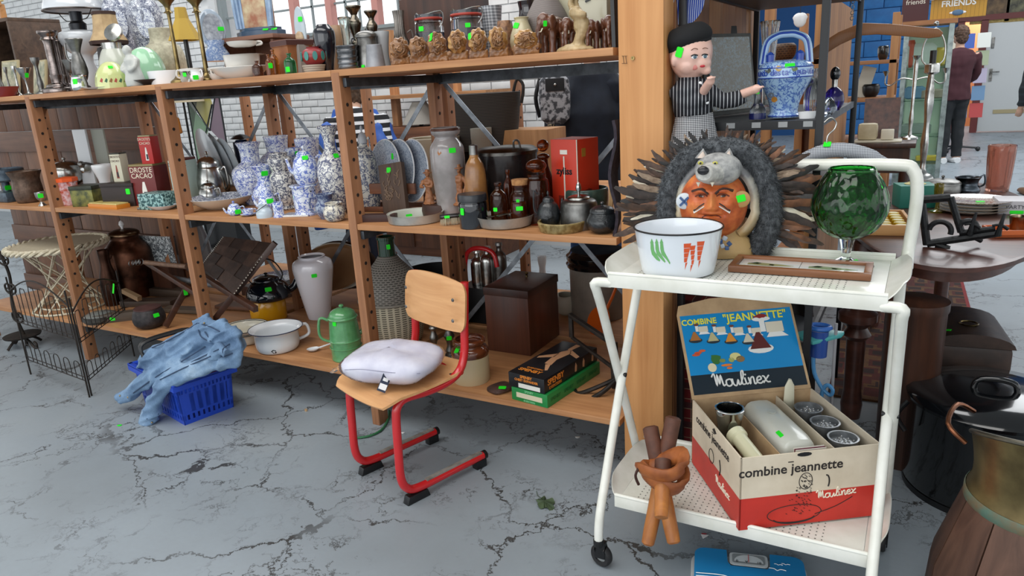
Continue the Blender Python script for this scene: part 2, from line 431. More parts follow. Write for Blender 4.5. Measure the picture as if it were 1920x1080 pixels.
M().box((dx0+.5,FY-.052,.38),(.55,.015,.07)).obj('letter_slot',flat('#9b8f6c',.4),dr)
# ================================================================ WOODEN RACK
LX=(-5.24,-4.155,-3.069,-2.005);RE=-.852;RD=.68
rack=thing('shelving_rack','long pine shelving rack with perforated posts and three crowded shelf levels','shelf',(LX[0],Y0,0))
RK=rack.location
def rp(x,y,z):return V((x,y,z))-V(RK)
railm=mott('#34383c','#50555a',18,.45,.6,.1)
holem=flat('#1c100a',.9)
pm=M().box((.02,.03,.74),(.04,.06,1.48)).mesh('post',bev=.003);pm.materials.append(postw)
hm=M()
for k in range(20):hm.lathe([(.001,-.0005),(.0075,-.0005),(.0075,.0009),(.001,.0009)],10,c=(.0402,.03,.09+k*.0705),rot=(0,pi/2,0))
hm=hm.mesh('peg_holes');hm.materials.append(holem)
def post(x,d,par=rack,ofs=RK):
    o=bpy.data.objects.new('post',pm);COL.objects.link(o);o.parent=par;o.location=V((x,Y0+d,0))-V(ofs)
    q=bpy.data.objects.new('peg_holes',hm);COL.objects.link(q);q.parent=o;q['kind']='stuff'
for x in LX:
    post(x,0)
    if x > -6:post(x,.62)
    for z in (TOP,MID,BOT):M().box(rp(x+.052,Y0+RD/2,z-.048),(.018,RD-.03,.034)).obj('side_rail',railm,rack,bev=.002)
ends=list(LX)+[RE]
for a,b in zip(ends[:-1],ends[1:]):
    for z in (TOP,MID,BOT):
        e0=a+(.042 if z != TOP else 0);e1=b-.002
        M().box(((0,0,0)),(e1-e0,RD,.024)).obj('shelf_board',pineX,rack,loc=rp((e0+e1)/2,Y0+RD/2+.002,z-.012),bev=.002)
    M().box(rp((a+b)/2,Y0+RD-.01,TOP-.05),(b-a,.02,.045)).obj('rear_rail',railm,rack)
# steel cross braces behind the front rack
for a,b in zip(LX[1:],ends[2:]):
    for sg in (0,1):
        z0,z1=(.25,1.42) if sg else (1.42,.25)
        p,q=rp(a+.05,Y0+.69+.006*sg,z0),rp(b-.02,Y0+.69+.006*sg,z1);d=q-p
        M().box((0,0,0),(d.length,.003,.022)).obj('cross_brace',metalm('#8b9096',.4,'#5c6166'),rack,loc=(p+q)/2,rot=(0,-math.atan2(d.z,d.x),0))
# second rack back to back
rack2=thing('shelving_rack','second pine shelving rack standing back to back behind the front rack','shelf',(LX[1],Y0+.72,0))
K2=rack2.location
for x in LX[1:]:
    post(x,.72,rack2,K2);post(x,1.40,rack2,K2)
for a,b in zip(LX[1:],ends[2:]):
    for z in (MID-.02,BOT):
        M().box((0,0,0),(b-a-.045,.72,.022)).obj('shelf_board',pineX,rack2,loc=V(((a+b)/2+.02,Y0+1.09,z-.011))-V(K2),bev=.002)
# plank backing of the left bays
pb=thing('plank_backing','dark brown plank panel closing the rack bays behind the cocoa tins','panel',(-4.14,Y0+.80,0))
pw=[wood('#4a2c1b','#6b432b',axis='Z',sc=.8),wood('#57361f','#7a5034',axis='Z',sc=.9),wood('#432814','#64402a',axis='Z',sc=1.1)]
for r,(z0,z1) in enumerate(((.02,.72),(.725,1.12),(1.27,1.52))):
    for c in range(9):
        x1=-.004-c*.235-(.06 if r % 2 else 0)
        M().box((x1-.115,.012+.002*random.random(),(z0+z1)/2),(.231,.022,z1-z0)).obj('plank',pw[(r+c) % 3],pb,bev=.002)
for z in (1.195,):M().box((-1.05,-.004,z),(2.1,.024,.145)).obj('plank',wood('#462a1a','#6a4630',axis='X'),pb,bev=.002)
for z in (.5,.1):M().box((-1.05,-.012,z),(2.1,.024,.12)).obj('plank',wood('#462a1a','#6a4630',axis='X'),pb,bev=.002)
# big post and partition at the right end
bp=wood('#b47a45','#d29a62',axis='Z',sc=.55)
o=M().box((0,0,1.3),(.142,.10,2.6)).obj('timber_post',bp,None,(-.764,Y0+.046,0),bev=.004)
tag(o,'thick pine timber post between the rack and the black metal shelf','post')
h=hit(o,1187,109)
M().lathe([(.001,0),(.006,0),(.006,.004),(.003,.004),(.003,.001),(.001,.001)],12,rot=(pi/2,0,0)).obj('screw_eyelet',BRASS,o,loc=h[0]-o.location)
for px,a,b in ((1168,105,119),(1173,105,119)):
    p,q=at(px,a,y=Y0-.0065),at(px+2,b,y=Y0-.0065);M().tube([p-o.location,q-o.location],.0007,5).obj('pencil_mark',flat('#3a2a22',.8),o)
for y in (105,119):
    p,q=at(1166,y,y=Y0-.0065),at(1176,y,y=Y0-.0065);M().tube([p-o.location,q-o.location],.0007,5).obj('pencil_mark',flat('#3a2a22',.8),o)
pt=thing('partition_panel','brown plank partition running back from the timber post behind the doll','panel',(-.705,Y0+.12,0))
pcol=[wood('#7a4c2c','#9a683f',axis='Z',sc=.7),wood('#6b4126','#8a5b36',axis='Z',sc=.8),wood('#84552f','#a87546',axis='Z',sc=.6)]
for c in range(6):M().box((-.0,.10+c*.2,1.3),(.022,.196,2.6)).obj('plank',pcol[c % 3],pt,bev=.003)
# ================================================================ helpers for print on surfaces
def decal(root,pts,mat,name='print',off=.0007,grid=0):
    """flat print: a small outline laid on the surface of root where the photo shows it"""
    q=[]
    for px,py in pts:
        h=hit(root,px,py,('price_sticker',name))
        if not h:print('DECAL MISS',root.name,name,px,py);return
        n=h[1] if h[1].dot(ray(px,py)) < 0 else -h[1]
        q.append(W(root).inverted() @ (h[0]+n*off))
    c=sum(q,V())/len(q);k=len(q)
    m=M().add(q+[c],[(i,(i+1) % k,k) for i in range(k)])
    return m.obj(name,mat,root,smooth=False)
def lerp(a,b,t):return a+(b-a)*t
def rect(w,h):return [(-w/2,-h/2),(w/2,-h/2),(w/2,h/2),(-w/2,h/2)]
# ================================================================ SERVING TROLLEY
ivory=mott('#d6d6cb','#e4e4dc',12,.3,0,.05,coat=.2)
tr=thing('serving_trolley','ivory enamel folding serving trolley with two trays and black casters','trolley',(-.375,1.94,0))
TO=V(tr.location)
def tp(x,y,z):return V((x,y,z))-TO
TZ,LZ=.885,.22
def tray(z,x0,x1,y0,y1,name):
    m=M();cx,cy=(x0+x1)/2,(y0+y1)/2
    m.box(tp(cx,cy,z-.006),(x1-x0,y1-y0,.008))
    for y,s in ((y0,-1),(y1,1)):
        m.box(tp(cx,y+s*.004,z-.008),(x1-x0+.02,.01,.036));m.tube([tp(x0-.01,y+s*.004,z+.011),tp(x1+.01,y+s*.004,z+.011)],.006,8)
    o=m.obj(name,ivory,tr,bev=.0015)
    for x,s in ((x0,-1),(x1,1)):
        g=M().grid(lambda u,v:tp(x+s*(.002+.05*v*(1-.25*abs(2*u-1)**4)),lerp(y0+.002,y1-.002,.5+(u-.5)*(1-.25*v**3)),z-.006+.034*v**1.2),15,6)
        g.obj('tray_lip',ivory,o,solid=.003)
    hm=M();r=.0022
    nx,ny=int((x1-x0-.12)/.016),int((y1-y0-.05)/.016)
    for i in range(nx):
        for j in range(ny): 
            c=tp(x0+.05+i*.016,y0+.03+j*.016,z-.0014);hm.add([c+V((r*cos(a*pi/3),r*sin(a*pi/3),0)) for a in range(6)],[tuple(range(6))])
    hm.obj('perforation',flat('#5a5a55',.9),o,smooth=False)['kind']='stuff'
    return o
tray(TZ,-.70,-.05,1.752,2.14,'upper_tray');tray(LZ,-.69,-.045,1.742,2.10,'lower_tray')
for s,x in ((0,-.735),(1,-.022)):
    xo=.012 if s else -.012
    A=[tp(x,1.69,.085),tp(x,1.70,.16),tp(x,1.75,.26),tp(x,1.9,.53),tp(x,2.10,.86)]
    B=[tp(x+(.03 if not s else -.03),1.755,.868),tp(x+xo,1.745,.868),tp(x+xo,1.755,.84),tp(x+xo,1.80,.755),tp(x+xo,1.95,.44),tp(x+xo,2.06,.2),tp(x+xo,2.10,.085)]
    M().tube(A,.0135,10,sm=4).obj('leg_tube',ivory,tr);M().tube(B,.0135,10,sm=4).obj('leg_tube',ivory,tr)
    M().lathe([(.001,-.02),(.007,-.02),(.007,.02),(.001,.02)],10,c=tp(x+xo/2,1.9,.54),rot=(0,pi/2,0)).obj('pivot_bolt',BLACK,tr)
    for y in (1.69,2.10):
        xx=x if y < 1.8 else x+xo;c=tp(xx,y,0)
        f=M().box(c+V((0,.012,.06)),(.034,.02,.055));f.tube([c+V((0,0,.1)),c+V((0,0,.08))],.016,10)
        for q in (-.015,.015):f.box(c+V((q,.02,.045)),(.004,.03,.06),(.4,0,0))
        fo=f.obj('caster_fork',BLACK,tr,bev=.002)
        rz=deg(75) if not s and y < 1.8 else 0
        M().lathe([(.02,-.011),(.031,-.012),(.035,-.007),(.035,.007),(.031,.012),(.02,.011),(.02,-.011)],28,rot=(0,pi/2,0)).obj('tyre',flat('#1d1d1e',.6),fo,loc=c+V((0,.02,.035)),rot=(0,0,rz))
        M().lathe([(.001,-.012),(.006,-.013),(.008,-.009),(.021,-.008),(.021,.008),(.008,.009),(.006,.013),(.001,.012)],24,rot=(0,pi/2,0)).obj('wheel_hub',SILVER,fo,loc=c+V((0,.02,.035)),rot=(0,0,rz))
M().tube([tp(-.012,2.13,.87),tp(-.012,2.18,.90),tp(-.005,2.19,1.0),tp(-.005,2.19,1.07),tp(-.018,2.19,1.118),tp(-.06,2.19,1.133),tp(-.3,2.19,1.133),tp(-.55,2.19,1.133),tp(-.63,2.19,1.12),tp(-.65,2.19,1.07),tp(-.65,2.19,.95),tp(-.65,2.13,.87)],.0165,12,sm=5).obj('handle',ivory,tr)
M().tube([tp(-.735,2.10,.24),tp(-.022,2.10,.24)],.009).obj('cross_bar',ivory,tr)
# ---- enamel bowl
TT=TZ+.0
b=L('enamel_bowl','white enamel bowl printed with green chillies and orange carrots on the trolley','bowl',1271,512,424,162,[(.70,0),(.80,.015),(.84,.1),(.93,.6),(.985,.95),(1,1)],flat('#dde3e9',.12,0,.6),z=TT,op=.035,k=2,seg=48,d=1.865-Y0)
child(b,'rim_band',M().tube([(b.r*cos(t*pi/24),b.r*sin(t*pi/24),b.h*1.0) for t in range(48)],.0025,8,closed=True),BLACK)
gr,og=flat('#6fae6a',.3),flat('#d4552a',.3)
for x0,sw in ((1223,1238),(1232,1248),(1241,1257)):
    decal(b.o,[(x0-3,456),(x0+1,454),(x0+2.5,458),(x0+4,470),(sw,488+(x0-1226)*.3),(sw-1,491+(x0-1226)*.3),(sw-7,487),(x0-.5,477),(x0-3,466)],gr,'chilli_print')
    decal(b.o,[(x0-4,456),(x0-1,447),(x0+3,456)],gr,'chilli_print')
for x0,h0 in ((1289,466),(1299,470),(1314,462)):
    ln=28;w0=7 if x0 != 1299 else 5
    for q in range(4):
        y0=h0-9+q*9;a0,a1=w0*(1-q*.17),w0*(1-(q+.85)*.17);s=(q*-1.0 if x0 != 1299 else 0)
        decal(b.o,[(x0-a0+s,y0),(x0+a0+s,y0-1),(x0+a1+s-1,y0+7.5),(x0-a1+s-1,y0+8)],og,'carrot_print')
    decal(b.o,[(x0-4,h0+27),(x0,h0+26),(x0-5,h0+40)],og,'carrot_print')
# ---- framed tiles lying on the tray
fr_=thing('tile_picture','two painted bird tiles in a brown wooden frame lying on the trolley','picture',(0,0,0))
p=[at(*q,z=TT+.003) for q in ((1351,513),(1625,532),(1657,494),(1385,482))]
o_=(p[0]+p[1]+p[2]+p[3])/4;ux=(p[1]-p[0]);ln=ux.length*.99;ux.normalize();uy=V((0,0,1)).cross(ux);dp=.135
fr_.location=(o_.x,o_.y,TT);fr_.rotation_euler=(0,0,math.atan2(ux.y,ux.x))
fwd=wood('#6a4228','#8c5a38',axis='X',rough=.4)
for s in (-1,1):
    M().box((0,s*(dp/2-.009),.009),(ln,.018,.018)).obj('frame_rail',fwd,fr_,bev=.003)
    M().box((s*(ln/2-.009),0,.009),(.018,dp-.036,.018)).obj('frame_stile',fwd,fr_,bev=.003)
    tl=M().box((s*(ln-.036)/4,0,.006),((ln-.038)/2,dp-.036,.008)).obj('tile',flat('#d5dad8',.12,0,.4),fr_,bev=.0015)
    bc=[flat('#8d8b62',.4),flat('#6f7f55',.4)][s > 0];x=s*(ln-.036)/4
    for pl,mt in (([(-.055,-.012),(-.01,-.018),(.045,-.012),(.062,-.006),(.03,.004),(-.02,.012),(-.055,.004)],bc),([(-.05,.0),(-.035,.016),(-.02,.008),(-.03,-.004)],flat('#5e7a52',.4)),([(.0,-.01),(.012,-.012),(.014,-.002),(.002,.001)],flat('#3e4a6a',.4))):
        M().prism([(a+x,b2) for a,b2 in pl],.0006,(0,0,.0101),(1,0,0),(0,1,0)).obj('bird_print',mt,fr_,smooth=False)
stk(fr_,1593,527,18,6)
# ---- green brandy glass
def gmat():
    t=NT('green_glass');v=t.co((1,1,.6));q=t.n('ShaderNodeTexVoronoi');q.inputs['Scale'].default_value=55;t.l(v,q.inputs['Vector'])
    return t.set('#2aa336',.03,bump=q.outputs['Distance'],bs=.55,bd=.008,Transmission_Weight=1.0,IOR=1.45)
g=thing('brandy_glass','giant dimpled green glass goblet on a clear stem','glass',on(1585,2.045,TT))
gp=V(g.location);k=mpp(gp+V((0,0,.2)));hz=lambda y:ztop(gp,y)-TT
zb,zt_=hz(447),hz(316);hh=zt_-zb;rr=68*k
pr=sprof([(.001,0),(.35,.02),(.7,.13),(.93,.32),(1,.48),(.95,.64),(.8,.82),(.62,.96),(.6,1.0)],4)
M().lathe([(a*rr,zb+b_*hh) for a,b_ in pr]+[(a*rr*.95-.001,zb+.006+b_*hh*.985) for a,b_ in reversed(pr) if a > .1],64,fl=lambda a,z:1+(.012*sin(a*22) if zb+.1*hh < z else 0)).obj('bowl',gmat(),g)
M().lathe([(.001,0),(50*k,0),(50*k,.002),(20*k,.012),(9*k,.022),(9*k,.04),(11*k,zb*.75),(14*k,zb-.0005),(.001,zb-.0005)],36).obj('stem',glass('#f4faf8'),g)
stk(g,1604,492,20,7)
# ================================================================ FEATHERED MASK (wall figure) on the trolley
mk=thing('chief_bust','plaster chief bust with wolf headdress, grey fur ring and fan of brown feathers','bust',on(1345,2.075,TT))
mp=V(mk.location);kk=mpp(mp+V((0,0,.17)));mk.rotation_euler=(0,0,face(mp)*.8)
def q2(px,py,y=0):return V(((px-1345)*kk,y,(484-py)*kk*1.02))
skin=None
def skinm():
    t=NT('bust_skin');v=t.co();f=t.noise(v,24,3)
    return t.set(t.ramp(f,[(.3,'#9a4322'),(.5,'#c2602e'),(.72,'#d98446')]),.45,bump=t.noise(v,60,3),bs=.15,bd=.003)
def G(x,z,cx,cz,sx,sz):return math.exp(-((x-cx)/sx)**2-((z-cz)/sz)**2)
def facez(x,z):      # pixel offsets from the middle of the face, z up; result in pixels towards the viewer
    e=max(0,1-(x/62)**2-((z-2)/66)**2)
    d=62*math.sqrt(e)
    d += 15*G(x,z,0,6,7,9)+9*G(x,z,0,19,5,13)+8*G(x,z,-8,2,5,5)+8*G(x,z,8,2,5,5)
    d += 8*G(x,z,-20,33,17,5)+8*G(x,z,20,33,17,5)-8*G(x,z,-18,22,10,6)-8*G(x,z,18,22,10,6)
    d += 5*G(x,z,0,-7,15,3)+5*G(x,z,0,-15,13,3.5)-6*G(x,z,0,-11,18,2)+7*G(x,z,0,-29,15,9)
    d += 6*G(x,z,-30,8,12,9)+6*G(x,z,30,8,12,9)-5*G(x,z,-21,-6,4,12)-5*G(x,z,21,-6,4,12)-2*G(x,z,0,42,3,8)-2*G(x,z,-25,44,20,2)-2*G(x,z,25,44,20,2)
    return d
FC=(1336,388)
def fpt(u,v):
    a=2*pi*u;x,z=61.5*cos(a)*v,2+65.5*sin(a)*v
    return q2(FC[0]+x,FC[1]-z,-(facez(x,z)*.85+6)*kk)
fm=M().grid(lambda u,v:fpt(u,.001+.999*v),72,44,True);fo=fm.obj('face',skinm(),mk)
def onface(x,z,off=1):return q2(FC[0]+x,FC[1]-z,-(facez(x,z)*.85+6+off)*kk)
for s in (-1,1):
    M().ball(onface(s*18,22,-1),(7*kk,3*kk,3.4*kk),12,8).obj('eye',flat('#3a2a24',.15),fo);M().ball(onface(s*16,22,1.2),(2*kk,1*kk,2*kk),8,6).obj('eye_glint',flat('#9a8a80',.2),fo)
    M().tube([onface(s*6,27,.5),onface(s*18,36,1),onface(s*36,31,1)],3*kk,6,sm=3,flat=.6).obj('eyebrow',flat('#3a1e14',.7),fo)
    M().tube([onface(s*8,23,.5),onface(s*18,27,.5),onface(s*30,22,.5)],1.3*kk,6,sm=3).obj('eyelid',flat('#5d2a18',.6),fo)
    for w_,c_ in ((3.4,'#d9d5cc'),(2.0,'#2a2624')):
        zz=0 if w_ > 3 else 5
        M().tube([onface(s*13,6+zz,.4),onface(s*22,0+zz,.6),onface(s*32,-6+zz*.6,.6)],[1.2*kk,w_*kk],6,sm=3,flat=.5).obj('war_paint',flat(c_,.6),fo)
M().tube([onface(-17,-15,.6),onface(-8,-10.5,.4),onface(0,-11.5,.4),onface(8,-10.5,.4),onface(17,-15,.6)],1.3*kk,6,sm=3).obj('mouth',flat('#5c2413',.6),fo)
def hoodm():
    t=NT('plaster_hood');v=t.co();s=t.n('ShaderNodeSeparateXYZ');t.l(v,s.inputs[0])
    f=t.math('ADD',t.math('MULTIPLY',s.outputs['Z'],3.2),t.math('MULTIPLY',t.noise(v,22,4),.5))
    return t.set(t.ramp(f,[(.45,'#b99a68'),(.72,'#c9bfa8'),(.95,'#8d8c88'),(1.15,'#6f7072')]),.6,bump=t.noise(v,70,3),bs=.4,bd=.004)
# hood: shell behind the face falling to the shoulders
def hood(u,v):
    a=lerp(-.30*pi,1.22*pi,u)
    rx,rz=lerp(60,82,v),lerp(64,88,v)
    x=rx*cos(a)*(1.0 if sin(a) > -.2 else 1.05);z=rz*sin(a)
    y=-12*(1-v)+12*v-14*sin(pi*v)
    return q2(FC[0]+6+x,max(FC[1]-4,0)-z if False else FC[1]-4-z,y*kk)
M().grid(hood,48,12).obj('hood',hoodm(),mk,solid=.004)
M().loft([[q2(1336+w_*cos(t*pi/10),py,(d_*sin(t*pi/10)+4)*kk) for t in range(20)] for py,w_,d_ in ((484,78,40),(470,76,42),(452,66,36),(440,50,30),(425,44,26))]).obj('shoulders',hoodm(),mk)
# neck beads
for i,(x,y) in enumerate(((1352,448),(1360,442),(1368,452),(1356,456),(1364,460),(1346,454))):
    M().box(q2(x,y,-48*kk),(7*kk,6*kk,7*kk),(.3,.4*i,.5)).obj('bead',flat(['#3d5a86','#b7c4d2'][i % 2],.4),mk,bev=.001)
# wolf head
wolfm=mott('#6d6e70','#a9a9a6',40,.7,0,.5)
wh=M().ball(q2(1345,320,-34*kk),(42*kk,34*kk,30*kk),28,18)
wh.obj('wolf_head',wolfm,mk)
wo=mk.children[-1]
M().loft([[q2(cx+w_*cos(t*pi/8),cy-hh_*sin(t*pi/8),yy*kk) for t in range(16)] for cx,cy,w_,hh_,yy in ((1340,322,30,22,-50),(1332,324,22,17,-70),(1326,322,17,14,-86),(1324,320,13,11,-97))]).obj('muzzle',mott('#8f8f8c','#c6c4bd',40,.7,0,.4),wo)
M().ball(q2(1323,314,-98*kk),(10*kk,6*kk,8*kk),14,10).obj('nose',flat('#1d1e22',.25),wo)
for x in (1314,1338):M().loft([[q2(x+4*r_*cos(t*pi/4),336+8*(1-r_),(-84+4*r_*sin(t*pi/4))*kk) for t in range(8)] for r_ in (1,.5,.05)]).obj('tooth',CREAM,wo)
for x,y in ((1341,306),(1316,305)):M().ball(q2(x,y,-64*kk),(5*kk,3*kk,3.5*kk),12,8).obj('eye',flat('#b7b04a',.1),wo);M().ball(q2(x,y,-67.2*kk),(2*kk,.6*kk,2*kk),8,6).obj('pupil',BLACK,wo)
for x,y,tx,s in ((1316,300,1318,-1),(1360,302,1364,1)):
    M().loft([[q2(lerp(x,tx,r_)+13*(1-r_)*cos(t*pi/6),lerp(y,283,r_),(-30+8*(1-r_)*sin(t*pi/6))*kk) for t in range(12)] for r_ in (0,.3,.65,.9,1)]).obj('ear',wolfm,wo)
    M().loft([[q2(lerp(x,tx,r_)+8*(1-r_)*cos(t*pi/6),lerp(y-1,287,r_),(-36+5*(1-r_)*sin(t*pi/6))*kk) for t in range(12)] for r_ in (0,.5,1)]).obj('inner_ear',flat('#c8b8ac',.8),wo)
# ear discs
for x,y,mt in ((1286,376,flat('#c7cdd2',.5)),(1387,373,flat('#b08650',.5))):
    d=M().lathe([(.001,-3*kk),(15*kk,-3*kk),(15*kk,2*kk),(12*kk,4*kk),(.001,4*kk)],24,c=q2(x,y,-38*kk),rot=(pi/2,0,0)).obj('ear_disc',mt,mk)
    if x < 1300:
        for a in (.8,-.8):M().box(q2(x,y,-43*kk),(22*kk,2*kk,4*kk),(0,a,0)).obj('painted_cross',flat('#33507e',.5),d)
stk(mk,1389,372,17,13,.25)
# fur ring with tufts
furm=mott('#33363a','#62666a',60,.95,0,.8)
arc=[(1262,432),(1252,400),(1256,360),(1272,325),(1296,300),(1330,290),(1366,289),(1398,302),(1420,330),(1432,365),(1438,400),(1434,435),(1424,462),(1412,478)]
ap=smooth([q2(x,y,8*kk) for x,y in arc],5)
M().tube(ap,21*kk,14).obj('fur_core',furm,mk)
fu=M();rnd=random.Random(3)
for _ in range(5200):
    i=rnd.randrange(1,len(ap)-1);t=(ap[i+1]-ap[i-1]).normalized();n=V((0,-1,0));bn=t.cross(n);a=rnd.uniform(-1.9,1.9)
    d=(n*cos(a)+bn*sin(a));c=ap[i]+d*20*kk+t*rnd.uniform(-6,6)*kk;e=c+(d*rnd.uniform(4,9)+t*rnd.uniform(-5,5)+V((rnd.uniform(-3,3),0,-2)))*kk
    s=t.cross(d)*.9*kk
    fu.add([c-s,c+s,c+t*.9*kk,e],[(0,1,3),(1,2,3),(2,0,3)])
fu.obj('fur',furm,mk,smooth=False)['kind']='stuff'
# feathers, each a bent vane with a quill
fcol=[mott('#1c1613','#3a2d27',40,.6),mott('#2e211a','#5b4233',30,.6),mott('#4b3020','#7d5236',30,.6),mott('#1a1817','#2b2624',50,.5),mott('#c0b49e','#e1dac8',20,.7),mott('#6a5646','#a08c76',26,.7)]
def fmesh(ln,wd,bend,mt):
    m=M();n=9;vs=[]
    for i in range(n):
        t=i/(n-1);x=ln*t;w_=wd*(.3+.7*min(1,t*2.4))*(1 if t < .82 else max(.3,1-(t-.82)*3.2));z=bend*t*t
        j=(.12 if i % 2 else -.12)*wd if i > 3 else 0
        vs += [V((x,.002*sin(5*t),z+w_+j)),V((x+ln*.03,-.0025,z)),V((x,.002*sin(5*t),z-w_*.85+j))]
    fs=[]
    for i in range(n-1):fs += [(3*i,3*i+1,3*i+4,3*i+3),(3*i+1,3*i+2,3*i+5,3*i+4)]
    m.add(vs,fs);me=m.mesh('feather',ang=60);me.materials.append(mt);return me
FM=[fmesh(L_*kk,W_*kk,B_*kk,m_) for m_,L_,W_,B_ in ((fcol[0],100,8,-16),(fcol[1],95,7,-20),(fcol[2],92,7.5,14),(fcol[3],104,8,10),(fcol[4],88,6,-18),(fcol[5],96,7,-10),(fcol[0],80,9,12),(fcol[1],108,6.5,8),(fcol[4],96,4.5,12))]
rnd=random.Random(11)
for i in range(216):
    t=(i+.5)/216;a=lerp(deg(207),deg(-34),t);a += rnd.uniform(-.03,.03)
    rx,rz=78,82;x,z=rx*cos(a)+1345,rz*sin(a)
    top=max(0,sin(a));sc=1-.62*top+rnd.uniform(-.12,.14);lay=i % 3
    if abs(cos(a)) > .3 and lay == 0:sc *= 1.08
    me=FM[rnd.choices(range(9),(3,3,2,3,1.1,1.6,2,3,.8))[0]]
    o=bpy.data.objects.new('feather',me);COL.objects.link(o);o.parent=mk
    o.location=q2(x,384-z,(14+9*lay)*kk)
    ln_=a if cos(a) > 0 else a
    a=(a if abs(a) < pi/2 else a-pi)*(1-.3*(1-top)**.5)+(0 if abs(a) < pi/2 else pi);dip=.0
    o.rotation_euler=Euler((rnd.uniform(-.4,.4),-(a+dip+rnd.uniform(-.07,.07)),rnd.uniform(-.10,.10)));o.scale=(sc,1,sc)
# ================================================================ APPLIANCE BOX on the lower tray
card=mott('#a98b68','#c0a17b',14,.8,0,.1);cardp=mott('#cdbfa8','#dccfb9',10,.6,0,.06);red=mott('#b82a20','#cc3326',8,.45,0,.05)
BZ=LZ+.003
N_=at(1385,995,z=BZ);R0=at(1640,966,z=BZ);L0=at(1278,868,z=BZ)
ux=(R0-N_);bw=ux.length;ux.normalize();uy=V((0,0,1)).cross(ux);bd_=(L0-N_).dot(uy)
bh=ztop(N_,860)-BZ
bxo=thing('appliance_box','open carton of a vintage kitchen grinder with a blue printed lid on the lower tray','box',N_,math.atan2(ux.y,ux.x))
T_=.004
def side(name,a,b,mat_top,z0=0,z1=bh):
    a,b=V(a),V(b);d=(b-a);n=V((-d.y,d.x,0)).normalized()*T_;zs_=z0+(z1-z0)*.44
    for nm,q0,q1,mt in ((name,z0,zs_,red),('cream_panel',zs_,z1,mat_top)):
        m=M();vs=[a+V((0,0,q0)),b+V((0,0,q0)),b+V((0,0,q1)),a+V((0,0,q1))]
        m.add(vs+[q+n for q in vs],[(0,1,2,3),(7,6,5,4),(0,4,5,1),(1,5,6,2),(2,6,7,3),(3,7,4,0)]);m.obj(nm,mt,bxo,smooth=False)
side('front_panel',(0,0,0),(bw,0,0),cardp);side('side_panel',(0,bd_,0),(0,0,0),cardp);side('side_panel',(bw,0,0),(bw,bd_,0),cardp)
M().box((bw/2,bd_-.002,bh/2),(bw,.004,bh)).obj('back_panel',card,bxo);M().box((bw/2,bd_/2,.002),(bw-.01,bd_-.01,.004)).obj('bottom_panel',card,bxo)
# dividers and contents
M().box((bw*.33,bd_/2,bh*.46),(.003,bd_-.01,bh*.86)).obj('divider',card,bxo);M().box((bw*.70,bd_/2,bh*.48),(.003,bd_-.01,bh*.92)).obj('divider',cardp,bxo)
# lid leaning back, found from where its far corner shows
hl=V((0,bd_,bh));best=None
mwx=MX.Translation(N_) @ Euler((0,0,math.atan2(ux.y,ux.x))).to_matrix().to_4x4()
for i in range(60,125):
    for j in range(20,45):
        t,l_=deg(i),j/100;q=proj(mwx @ (hl+V((0,-cos(t)*l_,sin(t)*l_))));r=proj(mwx @ (hl+V((bw,-cos(t)*l_,sin(t)*l_))))
        e=(q[0]-1236)**2+(q[1]-603)**2+(r[0]-1432)**2+(r[1]-585)**2
        if best is None or e < best[0]:best=(e,t,l_)
print('LID',best[0]**.5,math.degrees(best[1]),best[2])
lt,ll=best[1],best[2]
lid_o=thing('lid',None,None);lid_o.parent=bxo;lid_o.location=hl;del_=None
for kx in ('label','category'):
    if kx in lid_o:del lid_o[kx]
lv=V((0,-cos(lt),sin(lt)));lx=V((1,0,0));ln_=lx.cross(lv)          # ln_ points to the viewer side?
if ln_.y > 0:ln_=-ln_
bpy.data.objects.remove(lid_o)
LR=MX((lx,lv,lx.cross(lv))).transposed();sg=1 if (LR @ V((0,0,1))).y < 0 else -1
lid_o=M().box((bw/2,ll/2,-sg*.002),(bw,ll,.004)).obj('lid',card,bxo);lid_o.matrix_basis=MX.Translation(hl) @ LR.to_4x4()
fl=[(0,ll),(bw,ll),(bw*.985,ll+.03),(bw*.8,ll+.047),(bw*.3,ll+.047),(.01,ll+.03)]
M().prism(fl,.004,(0,0,-.002-.002*sg),(1,0,0),(0,1,0)).obj('tuck_flap',card,lid_o)
def sheet(poly,mat,name,h=.0006):return M().prism(poly,-h*sg if True else h,(0,0,sg*.0002),(1,0,0),(0,1,0)).obj(name,mat,lid_o,smooth=False)
mg=.008;yb=ll*.27
def Q(x0,y0,x1,y1):return [(x0,y0),(x1,y0),(x1,y1),(x0,y1)]
sheet(Q(mg,yb,bw-mg,ll-.004),flat('#1186c4',.3),'blue_print');sheet(Q(mg,.012,bw-mg,yb),flat('#16242f',.3),'navy_print')
def lp(u,v,z=.0012):return V((lerp(mg,bw-mg,u),lerp(yb,ll-.004,v),sg*z))
lr3=MX.Identity(3) if sg > 0 else Euler((0,pi,0)).to_matrix()
yel,wht=flat('#e8e04a',.4),flat('#e4e4e0',.4)
text('COMBINE',lid_o,yel,lp(.16,.875),.026,lr3,bold=.0006);text('"JEANNETTE"',lid_o,yel,lp(.665,.89),.0355,lr3,bold=.0007)
